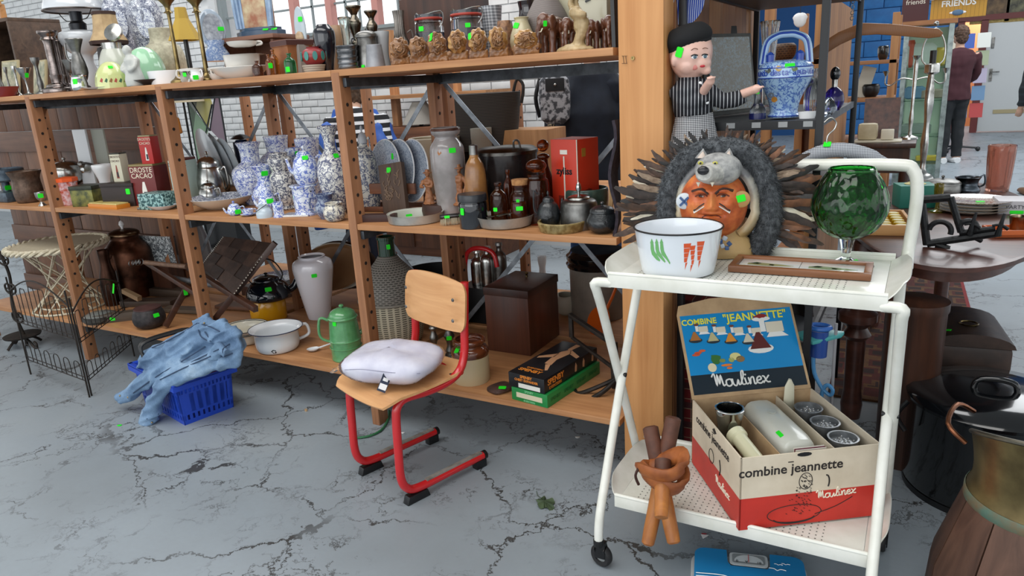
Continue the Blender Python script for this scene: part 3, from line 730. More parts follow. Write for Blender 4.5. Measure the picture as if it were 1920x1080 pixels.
def script_word(par,mat,o,u,v,size,n,r=.0022):
    """handwritten brand lettering drawn as one pen stroke per letter"""
    let={'M':([(0,.75),(.12,.95),(.22,.9),(.3,.1),(.42,.9),(.52,.2),(.66,.85),(.78,.1),(.95,.15)],1.0),
           'o':([(.3,.5),(.1,.4),(.1,.1),(.3,0),(.5,.15),(.45,.45),(.3,.5),(.6,.45)],.6),
           'u':([(0,.5),(.05,.1),(.25,0),(.42,.4),(.45,.05),(.62,.1)],.62),
           'l':([(0,.1),(.25,.6),(.3,1.0),(.15,.9),(.12,.1),(.35,.05)],.38),
           'i':([(0,.5),(.08,.05),(.25,.1)],.3),
           'n':([(0,.5),(.08,0),(.15,.4),(.35,.5),(.4,0),(.58,.1)],.6),
           'e':([(0,.2),(.35,.3),(.3,.5),(.08,.4),(.05,.1),(.3,0),(.5,.15)],.5),
           'x':([(0,.5),(.15,.45),(.3,.08),(.55,.05)],.6)}
    x=0
    for ch in 'Moulinex':
        st,ad=let[ch];m=M().tube([o+u*((x+a)*size)+v*(b2*size)+n*r*.3 for a,b2 in st],r,6,sm=4)
        if ch == 'i':m.ball(o+u*((x+.08)*size)+v*(.72*size)+n*r*.3,r*1.3,8,6)
        if ch == 'x':m.tube([o+u*((x+a)*size)+v*(b2*size)+n*r*.3 for a,b2 in ((.02,.0),(.2,.2),(.5,.52))],r,6,sm=3)
        m.obj('script_letter',mat,par);x += ad*.93
script_word(lid_o,wht,V((bw*.19,.03,sg*.0012)),V((1,.0,0)),V((0,1,0)),.043,V((0,0,sg)),.0026)
# five little machines with food heaps
def blob(cx,cy,rx,ry,mat,name,z=.0016,n=14,jag=0):
    rr_=random.Random(int(cx*1000));pts=[(cx+rx*cos(2*pi*i/n)*(1+jag*rr_.uniform(-1,1)),cy+ry*sin(2*pi*i/n)*(1+jag*rr_.uniform(-1,1))) for i in range(n)]
    M().prism(pts,-.0004*sg,(0,0,sg*z),(1,0,0),(0,1,0)).obj(name,mat,lid_o,smooth=False)
ivp,foods=flat('#d7cfbb',.4),('#a5692e','#b9b183','#d98a2a','#cfc7b0','#5a1a14')
for i in range(5):
    big=i == 4;u,v=.10+.155*i,.60-.035*i;s=1.9 if big else 1
    if big:u,v=.66,.40
    c=lp(u,v)
    blob(c.x,c.y-.006*s,.022*s,.008*s,wht if big else flat('#26323a',.4),'plate_print',.0016)
    M().prism([(c.x-.018*s,c.y-.006*s),(c.x+.018*s,c.y-.006*s),(c.x+.003*s,c.y+.022*s),(c.x-.003*s,c.y+.022*s)],-.0004*sg,(0,0,sg*.0022),(1,0,0),(0,1,0)).obj('food_print',flat(foods[i],.6),lid_o,smooth=False)
    mx,my=c.x+.018*s,c.y+.024*s
    M().prism(Q(mx-.002*s,my-.004*s,mx+.028*s,my+.014*s),-.0004*sg,(0,0,sg*.0019),(1,0,0),(0,1,0)).obj('machine_print',ivp,lid_o,smooth=False)
    M().prism([(mx-.004*s,my-.012*s),(mx+.034*s,my-.012*s),(mx+.024*s,my-.004*s),(mx+.002*s,my-.004*s)],-.0004*sg,(0,0,sg*.0019),(1,0,0),(0,1,0)).obj('machine_print',wht,lid_o,smooth=False)
    M().prism(Q(mx-.012*s,my-.002*s,mx-.003*s,my+.018*s),-.0004*sg,(0,0,sg*.0024),(1,0,0),(0,1,0)).obj('machine_print',wht,lid_o,smooth=False)
    blob(mx-.0075*s,my+.02*s,.008*s if not big else .03,.004*s,wht if big else flat('#6b3d33',.5),'hopper_print',.0026)
    if big:blob(mx-.0075*s,my+.025*s,.02,.006,flat('#8c1f1c',.6),'food_print',.003,jag=.3)
for u,v,rx,ry,c_ in ((.1,.36,.012,.004,'#c8502a'),(.14,.39,.011,.004,'#d05a2e'),(.08,.33,.013,.004,'#c8502a'),(.33,.12,.018,.004,'#e07a28'),(.35,.07,.009,.004,'#d8702a'),(.2,.1,.014,.014,'#ddd3b0'),(.42,.25,.018,.012,'#d8d08a'),(.46,.2,.014,.01,'#8a6a40'),(.3,.2,.01,.006,'#7c8a4a'),(.38,.2,.009,.008,'#a0a858')):
    c=lp(u,v);blob(c.x,c.y,rx,ry,flat(c_,.5),'vegetable_print',.0017)
c=lp(.24,.24);blob(c.x,c.y,.015,.017,flat('#2f6b2c',.6),'vegetable_print',.0016,16,.35)
# wording on the sides
fx=MX((V((1,0,0)),V((0,0,1)),V((0,-1,0)))).transposed();sx_=MX((V((0,-1,0)),V((0,0,1)),V((-1,0,0)))).transposed()
ink=flat('#221c1a',.6)
text('combine jeannette',bxo,ink,(bw*.36,-.0006,bh*.79),.038,fx,bold=.0005);M().box((bw*.355,-.0008,bh*.885),(.015,.0006,.0025)).obj('macron',ink,bxo)
text('combine jeannette',bxo,ink,(-.0006,bd_*.55,bh*.80),.034,sx_,bold=.0005);M().box((-.0008,bd_*.53,bh*.885),(.0006,.013,.0025)).obj('macron',ink,bxo)
script_word(bxo,flat('#eadfca',.5),V((bw*.55,-.001,bh*.33)),V((1,0,.06)),V((0,0,1)),.026,V((0,-1,0)),.0016)
script_word(bxo,flat('#eadfca',.5),V((-.001,bd_*.45,bh*.24)),V((0,-1,.0)),V((0,0,1)),.024,V((-1,0,0)),.0015)
def dr(pts,r=.0011,par=bxo,mt=ink):M().tube(pts,r,5,sm=3).obj('line_drawing',mt,par)
el=lambda cx,cz,a,b2,k0=0,k1=2*pi:[V((cx+a*cos(lerp(k0,k1,i/12)),-.0006,cz+b2*sin(lerp(k0,k1,i/12)))) for i in range(13)]
dr(el(bw*.40,bh*.16,.075,.026));dr(el(bw*.40,bh*.12,.06,.02,pi*1.1,pi*1.9),.0022);dr([V((bw*.55,-.0006,bh*.12)),V((bw*.7,-.0006,bh*.2)),V((bw*.82,-.0006,bh*.31))])
dr(el(bw*.47,bh*.60,.018,.024));dr(el(bw*.62,bh*.56,.008,.02,-.8,1.8),.002)
rnd=random.Random(5)
for i in range(60):
    t=i/60;x,z=bw*(.46-.1*t*rnd.random()+rnd.uniform(-.06,.06)),bh*(.56-.42*t)
    dr([V((x,-.0006,z)),V((x+.004,-.0006,z-.002))],.0008)
for i in range(26):
    a,q=rnd.random()*2*pi,rnd.random();dr([V((bw*.47+.016*q*cos(a),-.0007,bh*.60+.021*q*sin(a))),V((bw*.47+.016*q*cos(a)+.004,-.0007,bh*.60+.021*q*sin(a)-.003))],.001)
dr([V((-.0006,bd_*(.55+.05*cos(a)),bh*(.52+.1*sin(a)))) for a in [i*pi/6 for i in range(13)]]);dr([V((-.0006,bd_*.38,bh*.62)),V((-.0006,bd_*.36,bh*.5)),V((-.0006,bd_*.38,bh*.4))],.002)
M().lathe([(.001,0),(.02,0),(.02,.001),(.001,.001)],12,sy=.3,rot=(pi/2,0,0),c=(bw*.45,0,bh*.97)).obj('finger_slot',BLACK,bxo)
M().lathe([(.001,0),(.016,0),(.016,.001),(.001,.001)],4,sy=.6,rot=(pi/2,0,pi/2),c=(-.0005,bd_*.5,bh*.93)).obj('finger_slot',BLACK,bxo)
# contents
def inbox(name,label,cat,x,y,z):return thing(name,label,cat,mwx @ V((x,y,z)),math.atan2(ux.y,ux.x))
c=inbox('metal_cup','clear ribbed cup with a bright metal rim in the box corner','cup',bw*.16,bd_*.62,.006)
M().lathe([(.001,0),(.03,0),(.034,bh*.9),(.04,bh*1.08),(.04,bh*1.12),(.036,bh*1.12),(.031,bh*.9),(.027,.01),(.001,.01)],28,fl=lambda a,z:1+.01*sin(14*a)).obj('cup_wall',metalm('#c2c2be',.12,'#7b7b78',8),c)
M().tube([(.04*cos(t*pi/14),.04*sin(t*pi/14),bh*1.11) for t in range(28)],.0025,6,closed=True).obj('rim',CHROME,c)
c=inbox('grinder_motor','cream rounded motor housing lying in the middle of the box','appliance',bw*.515,bd_*.55,.006)
hm_=M().loft([[V((.052*s_*math.copysign(abs(cos(a))**.5,cos(a)),yy,bh*.5+bh*.46*s_*math.copysign(abs(sin(a))**.55,sin(a)))) for a in [i*pi/12 for i in range(24)]] for yy,s_ in ((-.135,.8),(-.125,.95),(-.1,1),(.1,1),(.13,.96),(.14,.8))])
hm_.obj('housing',flat('#cfd0c6',.25,0,.3),c);M().lathe([(.001,0),(.03,0),(.03,.004),(.001,.004)],20,c=(0,-.135,bh*.55),rot=(pi/2,0,0)).obj('drive_socket',BLACK,c)
M().lathe([(.001,0),(.012,0),(.012,.002),(.001,.002)],16,c=(0,.04,bh*.962)).obj('switch',flat('#bdbeb4',.3),c);stk(c,1462,814,20,6)
c=inbox('grinder_tube','pale cream plastic feed tube beside the metal cup','appliance part',bw*.2,bd_*.28,.006)
M().lathe([(.001,-.09),(.028,-.09),(.028,-.07),(.022,-.065),(.022,.05),(.03,.055),(.03,.07),(.001,.07)],20,rot=(pi/2+.25,0,.15),c=(0,0,bh*.72)).obj('tube_body',flat('#dcd9b8',.35),c)
M().lathe([(.001,0),(.018,0),(.018,.06),(.024,.064),(.001,.07)],16,rot=(.3,.5,0),c=(.03,-.06,bh*.55)).obj('nozzle',flat('#dcd9b8',.35),c)
for i,(yy,lab) in enumerate(((.74,'coarse perforated metal grating drum nearest the printed lid'),(.48,'round-holed metal grating drum, middle of its row'),(.22,'dimpled metal grating drum beside the torn front panel'))):
    c=inbox('grating_drum',lab,'grater',bw*.85,bd_*yy,.006)
    dm=mott('#6d7072','#9a9da0',30,.35,.6)
    M().lathe([(.028,0),(.038,bh*.86),(.041,bh*.9),(.036,bh*.9),(.036,bh*.84),(.001,bh*.85)],32).obj('drum',dm,c)
    for t in range(14):
        a,q=t*2.4,.006+.0022*t;M().ball((q*cos(a)*.8,q*sin(a)*.8,bh*.85),(.004,.004,.003),8,5).obj('tooth',CHROME,c)
c=inbox('cream_scoop','narrow cream plastic scoop standing behind the grating drums','scoop',bw*.78,bd_*.93,.006)
M().loft([[V((w_*cos(a),.006*sin(a),z_)) for a in [i*pi/6 for i in range(12)]] for z_,w_ in ((0,.014),(bh*.8,.018),(bh*1.1,.015),(bh*1.2,.004))]).obj('blade',flat('#d9d4bc',.4),c)
c=inbox('leaflet','folded maroon and white leaflet wedged against the motor housing','leaflet',bw*.55,bd_*.1,.006)
for s_,mt in ((0,flat('#e4ddd2',.7)),(.006,flat('#6e1f33',.6)),(.012,flat('#e4ddd2',.7))):M().box((0,.001+s_,bh*.45),(.085,.003,bh*.9),(0,0,0)).obj('leaf_page',mt,c)
# ================================================================ STICK BUNDLE (folded tripod stool)
st=thing('tripod_stool','folded three-legged stool of turned sticks wrapped in tan leather on the trolley edge','stool',at(1240,935,y=1.72))
so=V(st.location)
stickm=wood('#8a4f22','#b3702f',axis='Z',rough=.45);stickd=mott('#4a2a1c','#5e3726',30,.6)
def P3(px,py,y):return at(px,py,y=y)-so
ends3=[((1219,800),1.80,(1264,1020),1.66),((1263,782),1.82,(1214,1022),1.67),((1243,862),1.715,(1240,972),1.60)]
for (a,ya,b2,yb2) in ends3:
    p,q=P3(*a,ya),P3(*b2,yb2);d=q-p;r=.021
    pts=[p+d*t for t in (0,.01,.3,.31,.6,.9,.985,1)];s_=M().tube(pts,[r*.6,r,r,r,r,r*.92,r*.85,r*.6],14);o=s_.obj('leg',stickm,st)
    M().tube([p+d*t for t in (-.004,.01,.28)],[r*.7,r*1.06,r*1.06],14).obj('stained_grip',stickd,o)
lea=mott('#7a3f1c','#a65f2c',18,.55,0,.3)
c=P3(1243,885,1.70)
for dz,dy,rx,tl in ((.018,-.004,.056,.35),(-.012,.006,.054,-.1)):
    M().tube([c+V((rx*cos(t),.046*sin(t)+dy,dz+tl*.06*cos(t)+.012*sin(2*t))) for t in [i*pi/12 for i in range(24)]],.026,10,closed=True,flat=.45).obj('leather_wrap',lea,st)
M().tube([c+V((-.05,-.035,.03)),c+V((-.062,-.045,.0)),c+V((-.055,-.04,-.03))],.004,6,sm=4).obj('thong',flat('#3a2018',.8),st)
M().lathe([(.001,0),(.009,0),(.008,.004),(.001,.005)],12,rot=(pi/2,0,0),c=c+V((-.045,-.04,.018))).obj('rivet',BRASS,st)
# ================================================================ BATHROOM SCALE
a,b2=at(1300,1018,z=.045),at(1508,1040,z=.045);ux=(b2-a).normalized();sw=(b2-a).length+.01
sc=thing('bathroom_scale','blue bathroom scale with white edge, gull drawing and round dial on the floor','scale',(0,0,0));uy=V((0,0,1)).cross(ux)
cc=(a+b2)/2-uy*.135;sc.location=(cc.x,cc.y,0);sc.rotation_euler=(0,0,math.atan2(ux.y,ux.x))
def rr_poly(w_,h_,r,n=6):
    out=[]
    for cx,cy,a0 in ((w_/2-r,h_/2-r,0),(-w_/2+r,h_/2-r,pi/2),(-w_/2+r,-h_/2+r,pi),(w_/2-r,-h_/2+r,1.5*pi)):
        out += [(cx+r*cos(a0+i*pi/2/n),cy+r*sin(a0+i*pi/2/n)) for i in range(n+1)]
    return out
M().prism(rr_poly(sw,.27,.035),-.03,(0,0,.012),(1,0,0),(0,1,0)).obj('body',flat('#c4c8c8',.4),sc,bev=.005)
for x in (-.1,.1):
    for y in (-.09,.09):M().lathe([(.001,0),(.012,0),(.012,.013),(.001,.013)],12,c=(x,y,0)).obj('foot',BLACK,sc)
mat_b=flat('#1b82bd',.45)
pl=rr_poly(sw-.02,.25,.03)
nt=[p_ for p_ in pl if not (p_[1] > .09 and abs(p_[0]) < .06)]
tp_=[(.06,.125),(.058,.07),(.05,.055),(-.05,.055),(-.058,.07),(-.06,.125)]
k0=max(i for i,p_ in enumerate(pl) if p_[0] > 0 and p_[1] > 0)
M().prism(pl[:k0+1]+tp_+pl[k0+1:],-.003,(0,0,.0405),(1,0,0),(0,1,0)).obj('tread_mat',mat_b,sc,smooth=False)
M().prism(rr_poly(.105,.055,.012),-.002,(0,.088,.041),(1,0,0),(0,1,0)).obj('dial_bezel',flat('#c9cccc',.3),sc)
dl=M().prism(rr_poly(.09,.042,.008),-.001,(0,.088,.0425),(1,0,0),(0,1,0)).obj('dial',flat('#8d9192',.3),sc)
M().prism([(.04*cos(t*pi/10),.03*sin(t*pi/10)) for t in range(11)],-.0006,(0,.076,.0433),(1,0,0),(0,1,0)).obj('dial_card',flat('#d5d8d8',.4),dl)
M().box((0,.09,.0445),(.0015,.034,.001)).obj('pointer',flat('#cc2222',.4),dl)
for s_,x in (('0',-.032),('V',-.006),('10',.028)):text(s_,dl,BLACK,(x,.073,.0445),.013)
for (x,y,s_) in ((.075,.05,1),(.08,.075,.5),(.1,.08,.5)):
    M().tube([(x-.022*s_,y+.008*s_,.044),(x-.008*s_,y+.007*s_,.044),(x,y,.044),(x+.01*s_,y+.006*s_,.044),(x+.024*s_,y+.003*s_,.044)],.001*(.5+s_/2),5,sm=3,flat=.4).obj('gull_print',wht,sc)
for i in range(4):M().tube([(-sw/2+.015,-.0-.012*i,.044),(-.07,.002-.012*i,.044),(-.03,-.02-.012*i,.044)],.0012,5,sm=4,flat=.4).obj('wave_print',wht,sc)
stk(sc,1394,1024,20,7)
# broken plastic bit
p=at(1314,1002,z=0)
o=M().prism([(0,0),(.024,.006),(.012,-.02)],-.008,(0,0,.0005),(1,0,0),(0,1,0)).obj('plastic_shard',WHITE,None,p);tag(o,'small triangular white and red plastic shard on the floor','shard')
M().prism([(.003,-.004),(.019,.0),(.017,-.005),(.005,-.008)],-.001,(0,0,.0087),(1,0,0),(0,1,0)).obj('red_stripe',flat('#9b2230',.5),o)
# ================================================================ SCHOOL CHAIR
ch=thing('school_chair','small school chair with red tube frame and beech plywood seat and back','chair',(-1.625,1.765,0),deg(-17.6))
redt=flat('#c01f24',.25,0,.4);ply=wood('#c08a58','#d7a573',axis='X',sc=.8,rough=.4)
for s in (-1,1):
    x=s*.15
    t=[(x,.37,.042),(x,.2,.042),(x,.07,.042),(x,.02,.06),(x,-.002,.11),(x,.0,.22),(x,.005,.33),(x,.015,.372),(x,.05,.392),(x,.15,.385),(x,.24,.392),(x,.295,.42),(x,.32,.48),(x,.328,.56),(x,.345,.735)]
    fo=M().tube(t,.0155,12,sm=4).obj('frame_tube',redt,ch)
    M().box((x,.23,.0575),(.017,.26,.006)).obj('wear_strip',mott('#6f6a62','#95908a',30,.5),fo)
    M().tube([(x,.368,.042),(x,.382,.042)],.0172,12).obj('end_cap',BLACK,fo)
    M().box((x,.35,.017),(.03,.05,.034)).obj('foot_glide',BLACK,fo,bev=.004)
    M().loft([[V((x+a*.016,.055+b2*.05*w_,z_)) for a,b2 in ((-1,-1),(1,-1),(1,1),(-1,1))] for z_,w_ in ((0,1),(.03,.8))]).obj('foot_glide',BLACK,fo,bev=.003)
M().tube([(-.15,.30,.405),(.15,.30,.405)],.01,10).obj('cross_tube',redt,ch)
def seatp(u,v): 
    x,y=(u-.5)*2,v;w_=.178*(1-.10*v);e=abs(x)**6
    z=.405+.012*x*x-.03*max(0,.18-v)**2/.0324+.022*max(0,v-.75)**2/.0625-.008*sin(pi*v)
    c_=1-.16*max(0,abs(v-.5)*2-.75)**2/.0625*1.0
    return V((x*w_*c_,-.045+.375*v,z))
M().grid(seatp,21,25).obj('seat',ply,ch,solid=.009,bev=0)
def backp(u,v):
    x=(u-.5)*2;z=(v-.5)*2;cx=1-.12*abs(z)**5;cz=1-.10*abs(x)**3.0
    return V((x*.182*cx,.318+.022*v-.02*(1-x*x)+.02-.014,.648+z*.098*cz+.012*(1-x*x)))
M().grid(lambda u,v:backp(u,v)+V((0,-.022,0)),21,15).obj('backrest',ply,ch,solid=.010)
for x in (-.15,.15):
    for z in (.605,.68):M().lathe([(.001,0),(.007,0),(.006,.003),(.001,.004)],10,rot=(pi/2,0,0),c=(x*.95,.303+(z-.56)*.1-.022,z)).obj('rivet',PEWTER,ch)
for x in (-.14,.14):M().lathe([(.001,0),(.008,0),(.007,.002),(.001,.003)],10,c=(x,.26,.409)).obj('rivet',PEWTER,ch)
# cushion in a clear bag on the seat
cu=thing('wrapped_pillow','white pillow folded in a clear plastic bag on the chair seat','pillow',(0,0,0));cu.parent=None
cu.location=V(ch.location)+Euler((0,0,deg(-17.6))).to_matrix() @ V((-.01,.12,.412));cu.rotation_euler=(0,0,deg(12))
def pil(s,e=1):
    def f(u): 
        return 1+.02*sin(7*u.x+3*u.z)+.012*sin(9*u.y+2)+.012*sin(13*u.x*u.y+u.z*5)
    m=M();rs=[]
    for i in range(17):
        t=pi*i/16-pi/2;ring=[]
        for j in range(40):
            a=2*pi*j/40;ca,sa=cos(a),sin(a);kx=max(cos(t),.02)**.55
            n=(abs(ca)**4+abs(sa)**4)**.25;u=V((ca,sa,sin(t)))
            ring.append(V((ca/n*kx*.172*s*f(u),sa/n*kx*.132*s*f(u),.055+.058*s*sin(t)*(1-.25*(ca*ca))*f(u))))
        rs.append(ring)
    return m.loft(rs)
pil(.96).obj('pillow',mott('#c9c9dc','#dcdcea',14,.8,0,.2),cu)
t=NT('clear_bag');v=t.co();bagm=t.set('#ffffff',.12,bump=t.noise(v,18,5,.6,.8),bs=.9,bd=.02,Transmission_Weight=1.0,IOR=1.08,Specular_IOR_Level=.9)
bg_=pil(1.02);bg_.grid(lambda u,v2:V((-.16-.045*v2,lerp(-.1,.1,u),.055+.012*sin(11*u+3*v2)-.02*v2)),12,4);bg_.obj('plastic_bag',bagm,cu)
M().tube([(-.13,-.118,.06),(-.05,-.132,.072),(.05,-.128,.066),(.15,-.1,.058)],.0012,5,sm=4).obj('seam',flat('#8e8ea6',.8),cu)
h=hit(cu,742,728);tgm=W(cu).inverted() @ (h[0]+V((-.01,-.02,.002))) if h else V((.03,-.12,.03))
tg=M().box((0,0,0),(.03,.003,.075)).obj('hang_tag',flat('#1c2740',.4),cu,loc=tgm+V((0,-.012,.004)),rot=(-.35,.5,.45))
M().box((0,-.002,-.02),(.026,.001,.02)).obj('tag_print',WHITE,tg);M().box((0,-.002,.006),(.018,.001,.012)).obj('tag_print',WHITE,tg)
# ================================================================ BLUE SHOPPING BASKET
A_,B_,C_=at(347,798,z=0),at(428,767,z=0),at(300,745,z=0)
ux=(B_-A_).normalized();rz=math.atan2(ux.y,ux.x)
bk=thing('shopping_basket','blue plastic shopping basket with black handles under a denim jacket','basket',A_,rz)
bl_=flat('#1f46b8',.35);sd,lg,hb=.235,.36,.205        # short side faces the camera
lng=.43
def wall(a,b2,name,slots):
    a,b2=V(a),V(b2);d=b2-a;n=V((d.y,-d.x,0)).normalized();fl_=.014
    def pt(u,z,off=0):
        e=fl_*z/hb;q=a+d*u;cx=V((sd/2,lng/2,0)); 
        return q+n*(e+off)+V((0,0,z))+d.normalized()*(u-.5)*2*e
    m=M()
    def slab(u0,u1,z0,z1):
        vs=[pt(u0,z0),pt(u1,z0),pt(u1,z1),pt(u0,z1)]+[pt(u0,z0,-.004),pt(u1,z0,-.004),pt(u1,z1,-.004),pt(u0,z1,-.004)]
        m.add(vs,[(0,1,2,3),(7,6,5,4),(0,4,5,1),(1,5,6,2),(2,6,7,3),(3,7,4,0)])
    slab(0,1,0,.02);slab(0,1,hb*.93,hb)
    for z0,z1,n_ in slots:
        for i in range(n_):slab((i+.30)/n_,(i+.85)/n_ if n_ > 1 else 1,z0,z1)
        slab(0,.05,z0,z1);slab(.95,1,z0,z1)
    for (z0,z1) in ((.045,.055),(hb*.70,hb*.735)):slab(0,1,z0,z1)
    slab(.12,.88,.055,hb*.70)
    m.obj(name,bl_,bk,smooth=False);return pt
rows=((.02,.045,10),(.055,hb*.70,7),(hb*.735,hb*.93,14))
wall((0,0,0),(sd,0,0),'end_wall',rows);wall((sd,0,0),(sd,lng,0),'side_wall',((.02,.045,16),(.055,hb*.70,18),(hb*.735,hb*.93,22)))
wall((sd,lng,0),(0,lng,0),'end_wall',rows);wall((0,lng,0),(0,0,0),'side_wall',((.02,.045,16),(.055,hb*.70,18),(hb*.735,hb*.93,22)))
M().box((sd/2,lng/2,.003),(sd,lng,.006)).obj('basket_floor',bl_,bk)
e=.014;rimp=[(-e,-e),(sd+e,-e),(sd+e,lng+e),(-e,lng+e)]
for i in range(4):
    p,q=V(rimp[i]+(hb,)),V(rimp[(i+1) % 4]+(hb,));d=(q-p).normalized();n=V((d.y,-d.x,0));c=(p+q)/2+n*.008
    M().box(c,((q-p).length+.034,.022,.012),(0,0,math.atan2(d.y,d.x))).obj('rim',bl_,bk,bev=.002);M().box(c+n*.009+V((0,0,-.012)),((q-p).length+.034,.004,.03),(0,0,math.atan2(d.y,d.x))).obj('rim_skirt',bl_,bk)
hmat=flat('#1d1e20',.45)
for s,lean in ((0,.3),(1,.12)):
    y0=lng*.42 if s == 0 else lng*.58
    M().tube([(-e,y0,hb-.02),(-e,y0+lean*.3,hb+.06),(-e+.01,y0+lean*.45,hb+.125),(sd*.5,y0+lean*.5,hb+.135),(sd+e-.01,y0+lean*.45,hb+.125),(sd+e,y0+lean*.3,hb+.06),(sd+e,y0,hb-.02)],.007,8,sm=5,flat=1.3).obj('handle',hmat,bk)
# ================================================================ soft shapes
from mathutils import noise as mnoise
def remesh(m,vox,name,mat,par=None,loc=(0,0,0),disp=None,it=3,fac=.5,rot=(0,0,0)):
    o=m.obj('tmp',mat);md=o.modifiers.new('r','REMESH');md.mode='VOXEL';md.voxel_size=vox
    sm_=o.modifiers.new('s','SMOOTH');sm_.factor=fac;sm_.iterations=it
    bpy.context.view_layer.update()
    me=bpy.data.meshes.new_from_object(o.evaluated_get(bpy.context.evaluated_depsgraph_get()));bpy.data.objects.remove(o);me.name=name
    if disp:
        nr=[v.normal.copy() for v in me.vertices]
        for v,n in zip(me.vertices,nr):v.co += n*disp(v.co,n)
    me.polygons.foreach_set('use_smooth',[True]*len(me.polygons));me.materials.clear();me.materials.append(mat)
    o=bpy.data.objects.new(name,me);COL.objects.link(o);o.location=loc;o.rotation_euler=rot
    if par is not None:o.parent=par
    return o
def seam(root,pxs,mat,r=.0015,name='seam',sm=3):
    pts=[]
    for px,py in pxs:
        h=hit(root,px,py,('price_sticker','seam'))
        if h:pts.append(W(root).inverted() @ (h[0]-ray(px,py).normalized()*r*.4))
    if len(pts) > 1:return M().tube(pts,r,5,sm=sm).obj(name,mat,root)
# ================================================================ DENIM JACKET over the basket
def denim():
    t=NT('denim');v=t.co();f=t.noise(v,7,5);g_=t.noise(t.co((1,1,1)),320,2)
    a=t.math('ADD',t.math('MULTIPLY',f,.8),t.math('MULTIPLY',g_,.25))
    return t.set(t.ramp(a,[(.36,'#4c6685'),(.55,'#728fae'),(.72,'#9bb2c8')]),.85,bump=g_,bs=.2,bd=.002)
DM=denim();jo=at(350,690,y=1.93);J=lambda px,py,y:at(px,py,y=y)-jo
m=M()
def limb(pts,r,fl=.75):m.tube([J(*q) for q in pts],r,14,sm=4,flat=fl)
secs=[(454,646,664,1.97),(443,618,688,1.96),(412,598,692,1.95),(376,597,692,1.94),(342,616,702,1.92),(312,634,714,1.9),(282,650,708,1.9),(262,662,690,1.91)]
m.loft([[J(px+(6*sin(a)),(u_+l_)/2-(l_-u_)/2*sin(a),y_-.055*cos(a)) for a in [i*pi/9 for i in range(18)]] for px,u_,l_,y_ in secs])
limb([(350,680,1.86),(310,695,1.85),(268,716,1.84),(240,738,1.83),(224,748,1.82)],[.05,.036])
limb([(400,672,1.88),(350,698,1.84),(312,722,1.815),(292,752,1.80),(282,780,1.795),(277,800,1.79)],[.05,.045])
limb([(446,650,1.92),(440,676,1.9),(412,682,1.885),(398,668,1.87),(412,655,1.87),(426,664,1.865)],[.034,.026])
limb([(428,612,1.93),(395,628,1.91),(360,650,1.89),(320,676,1.87)],[.03,.034])
limb([(392,596,1.95),(370,606,1.92),(372,626,1.9),(398,634,1.89)],[.02,.022])
def jdisp(co,n):
    q=co*1.0;u=V((q.x+.55*q.z,q.y,q.z-.55*q.x))
    r1=1-abs(mnoise.noise(V((u.x*5,u.y*6,u.z*21))));r2=1-abs(mnoise.noise(V((u.x*11,u.y*10,u.z*36))+V((5,1,2))))
    return .017*(r1**4-.45)+.003*(r2**3-.5)
jk=remesh(m,.0065,'denim_jacket',DM,None,jo,jdisp,4)
tag(jk,'faded blue denim jacket thrown over the shopping basket with hanging sleeves','jacket')
for s_,c_ in (([(370,606),(345,622),(312,640),(285,652)],0),([(385,650),(340,678),(295,705),(250,737)],0),([(395,668),(345,690),(300,712),(262,745)],0),([(372,618),(378,632),(395,640),(384,622)],0),([(410,655),(365,676),(325,700)],0),([(232,728),(245,738),(258,750)],0),([(252,778),(275,786),(298,776)],0),([(430,645),(418,655),(422,668),(436,662)],0),([(372,606),(392,612),(412,622)],0)):
    seam(jk,s_,flat('#33455f',.9),.003)
for px,py in ((383,606),(262,655),(225,742),(240,745),(285,792)):
    h=hit(jk,px,py)
    if h:M().ball(W(jk).inverted() @ h[0],.005,10,6).obj('button',flat('#9c8a6a',.35,1),jk)
# ================================================================ small things on the floor
leafm=mott('#26361f','#46573a',20,.7)
lf=M();pl=[]
for i in range(48):
    a=2*pi*i/48;r=.045*(.55+.45*abs(cos(2.5*a))**.8)*(1+.25*cos(a));pl.append((r*cos(a),r*sin(a)))
lf.add([V((0,0,.012))]+[V((x,y*.7,.003+.25*abs(y)*.5+.006*sin(7*x*30))) for x,y in pl],[(0,i+1,(i+1) % 48+1) for i in range(48)]);lf.tube([(-.01,0,.012),(-.05,.006,.006),(-.075,.02,.004)],.0012,5)
o=lf.obj('dry_leaf',leafm,None,at(1020,944,z=0),(0,0,-.5),solid=.0008);tag(o,'dark green lobed leaf lying on the grey floor by the chair','leaf')
for px,py,s_,mt,nm,lab,cat in ((224,798,.012,GREEN,'price_sticker','bright green price sticker dropped on the floor by the basket','sticker'),(574,771,.008,mott('#9a7a55','#b89a74',60),'crumb','small tan crumb on the floor under the shelf edge','crumb'),(755,812,.009,WHITE,'paper_scrap','tiny white paper scrap on the floor beside the chair','scrap'),(1083,820,.011,flat('#cfcfca',.7),'paper_scrap','pale paper scrap on the floor by the trolley caster','scrap')):
    o=M().loft([[V((s_*w_*cos(t*pi/5),s_*.55*w_*sin(t*pi/5)*(1+.2*(t % 3)),z_)) for t in range(10)] for z_,w_ in ((0,.8),(.002 if nm != 'crumb' else .006,1),(.003 if nm != 'crumb' else .012,.7))]).obj(nm,mt,None,at(px,py,z=0),(0,0,.4));tag(o,lab,cat)
o=M().tube([at(*q,z=.006) for q in ((655,822),(690,818),(715,806),(728,785),(730,770))],.005,8,sm=5).obj('garden_hose',flat('#2f6b45',.4));tag(o,'thin green hose curling on the floor behind the chair','hose')
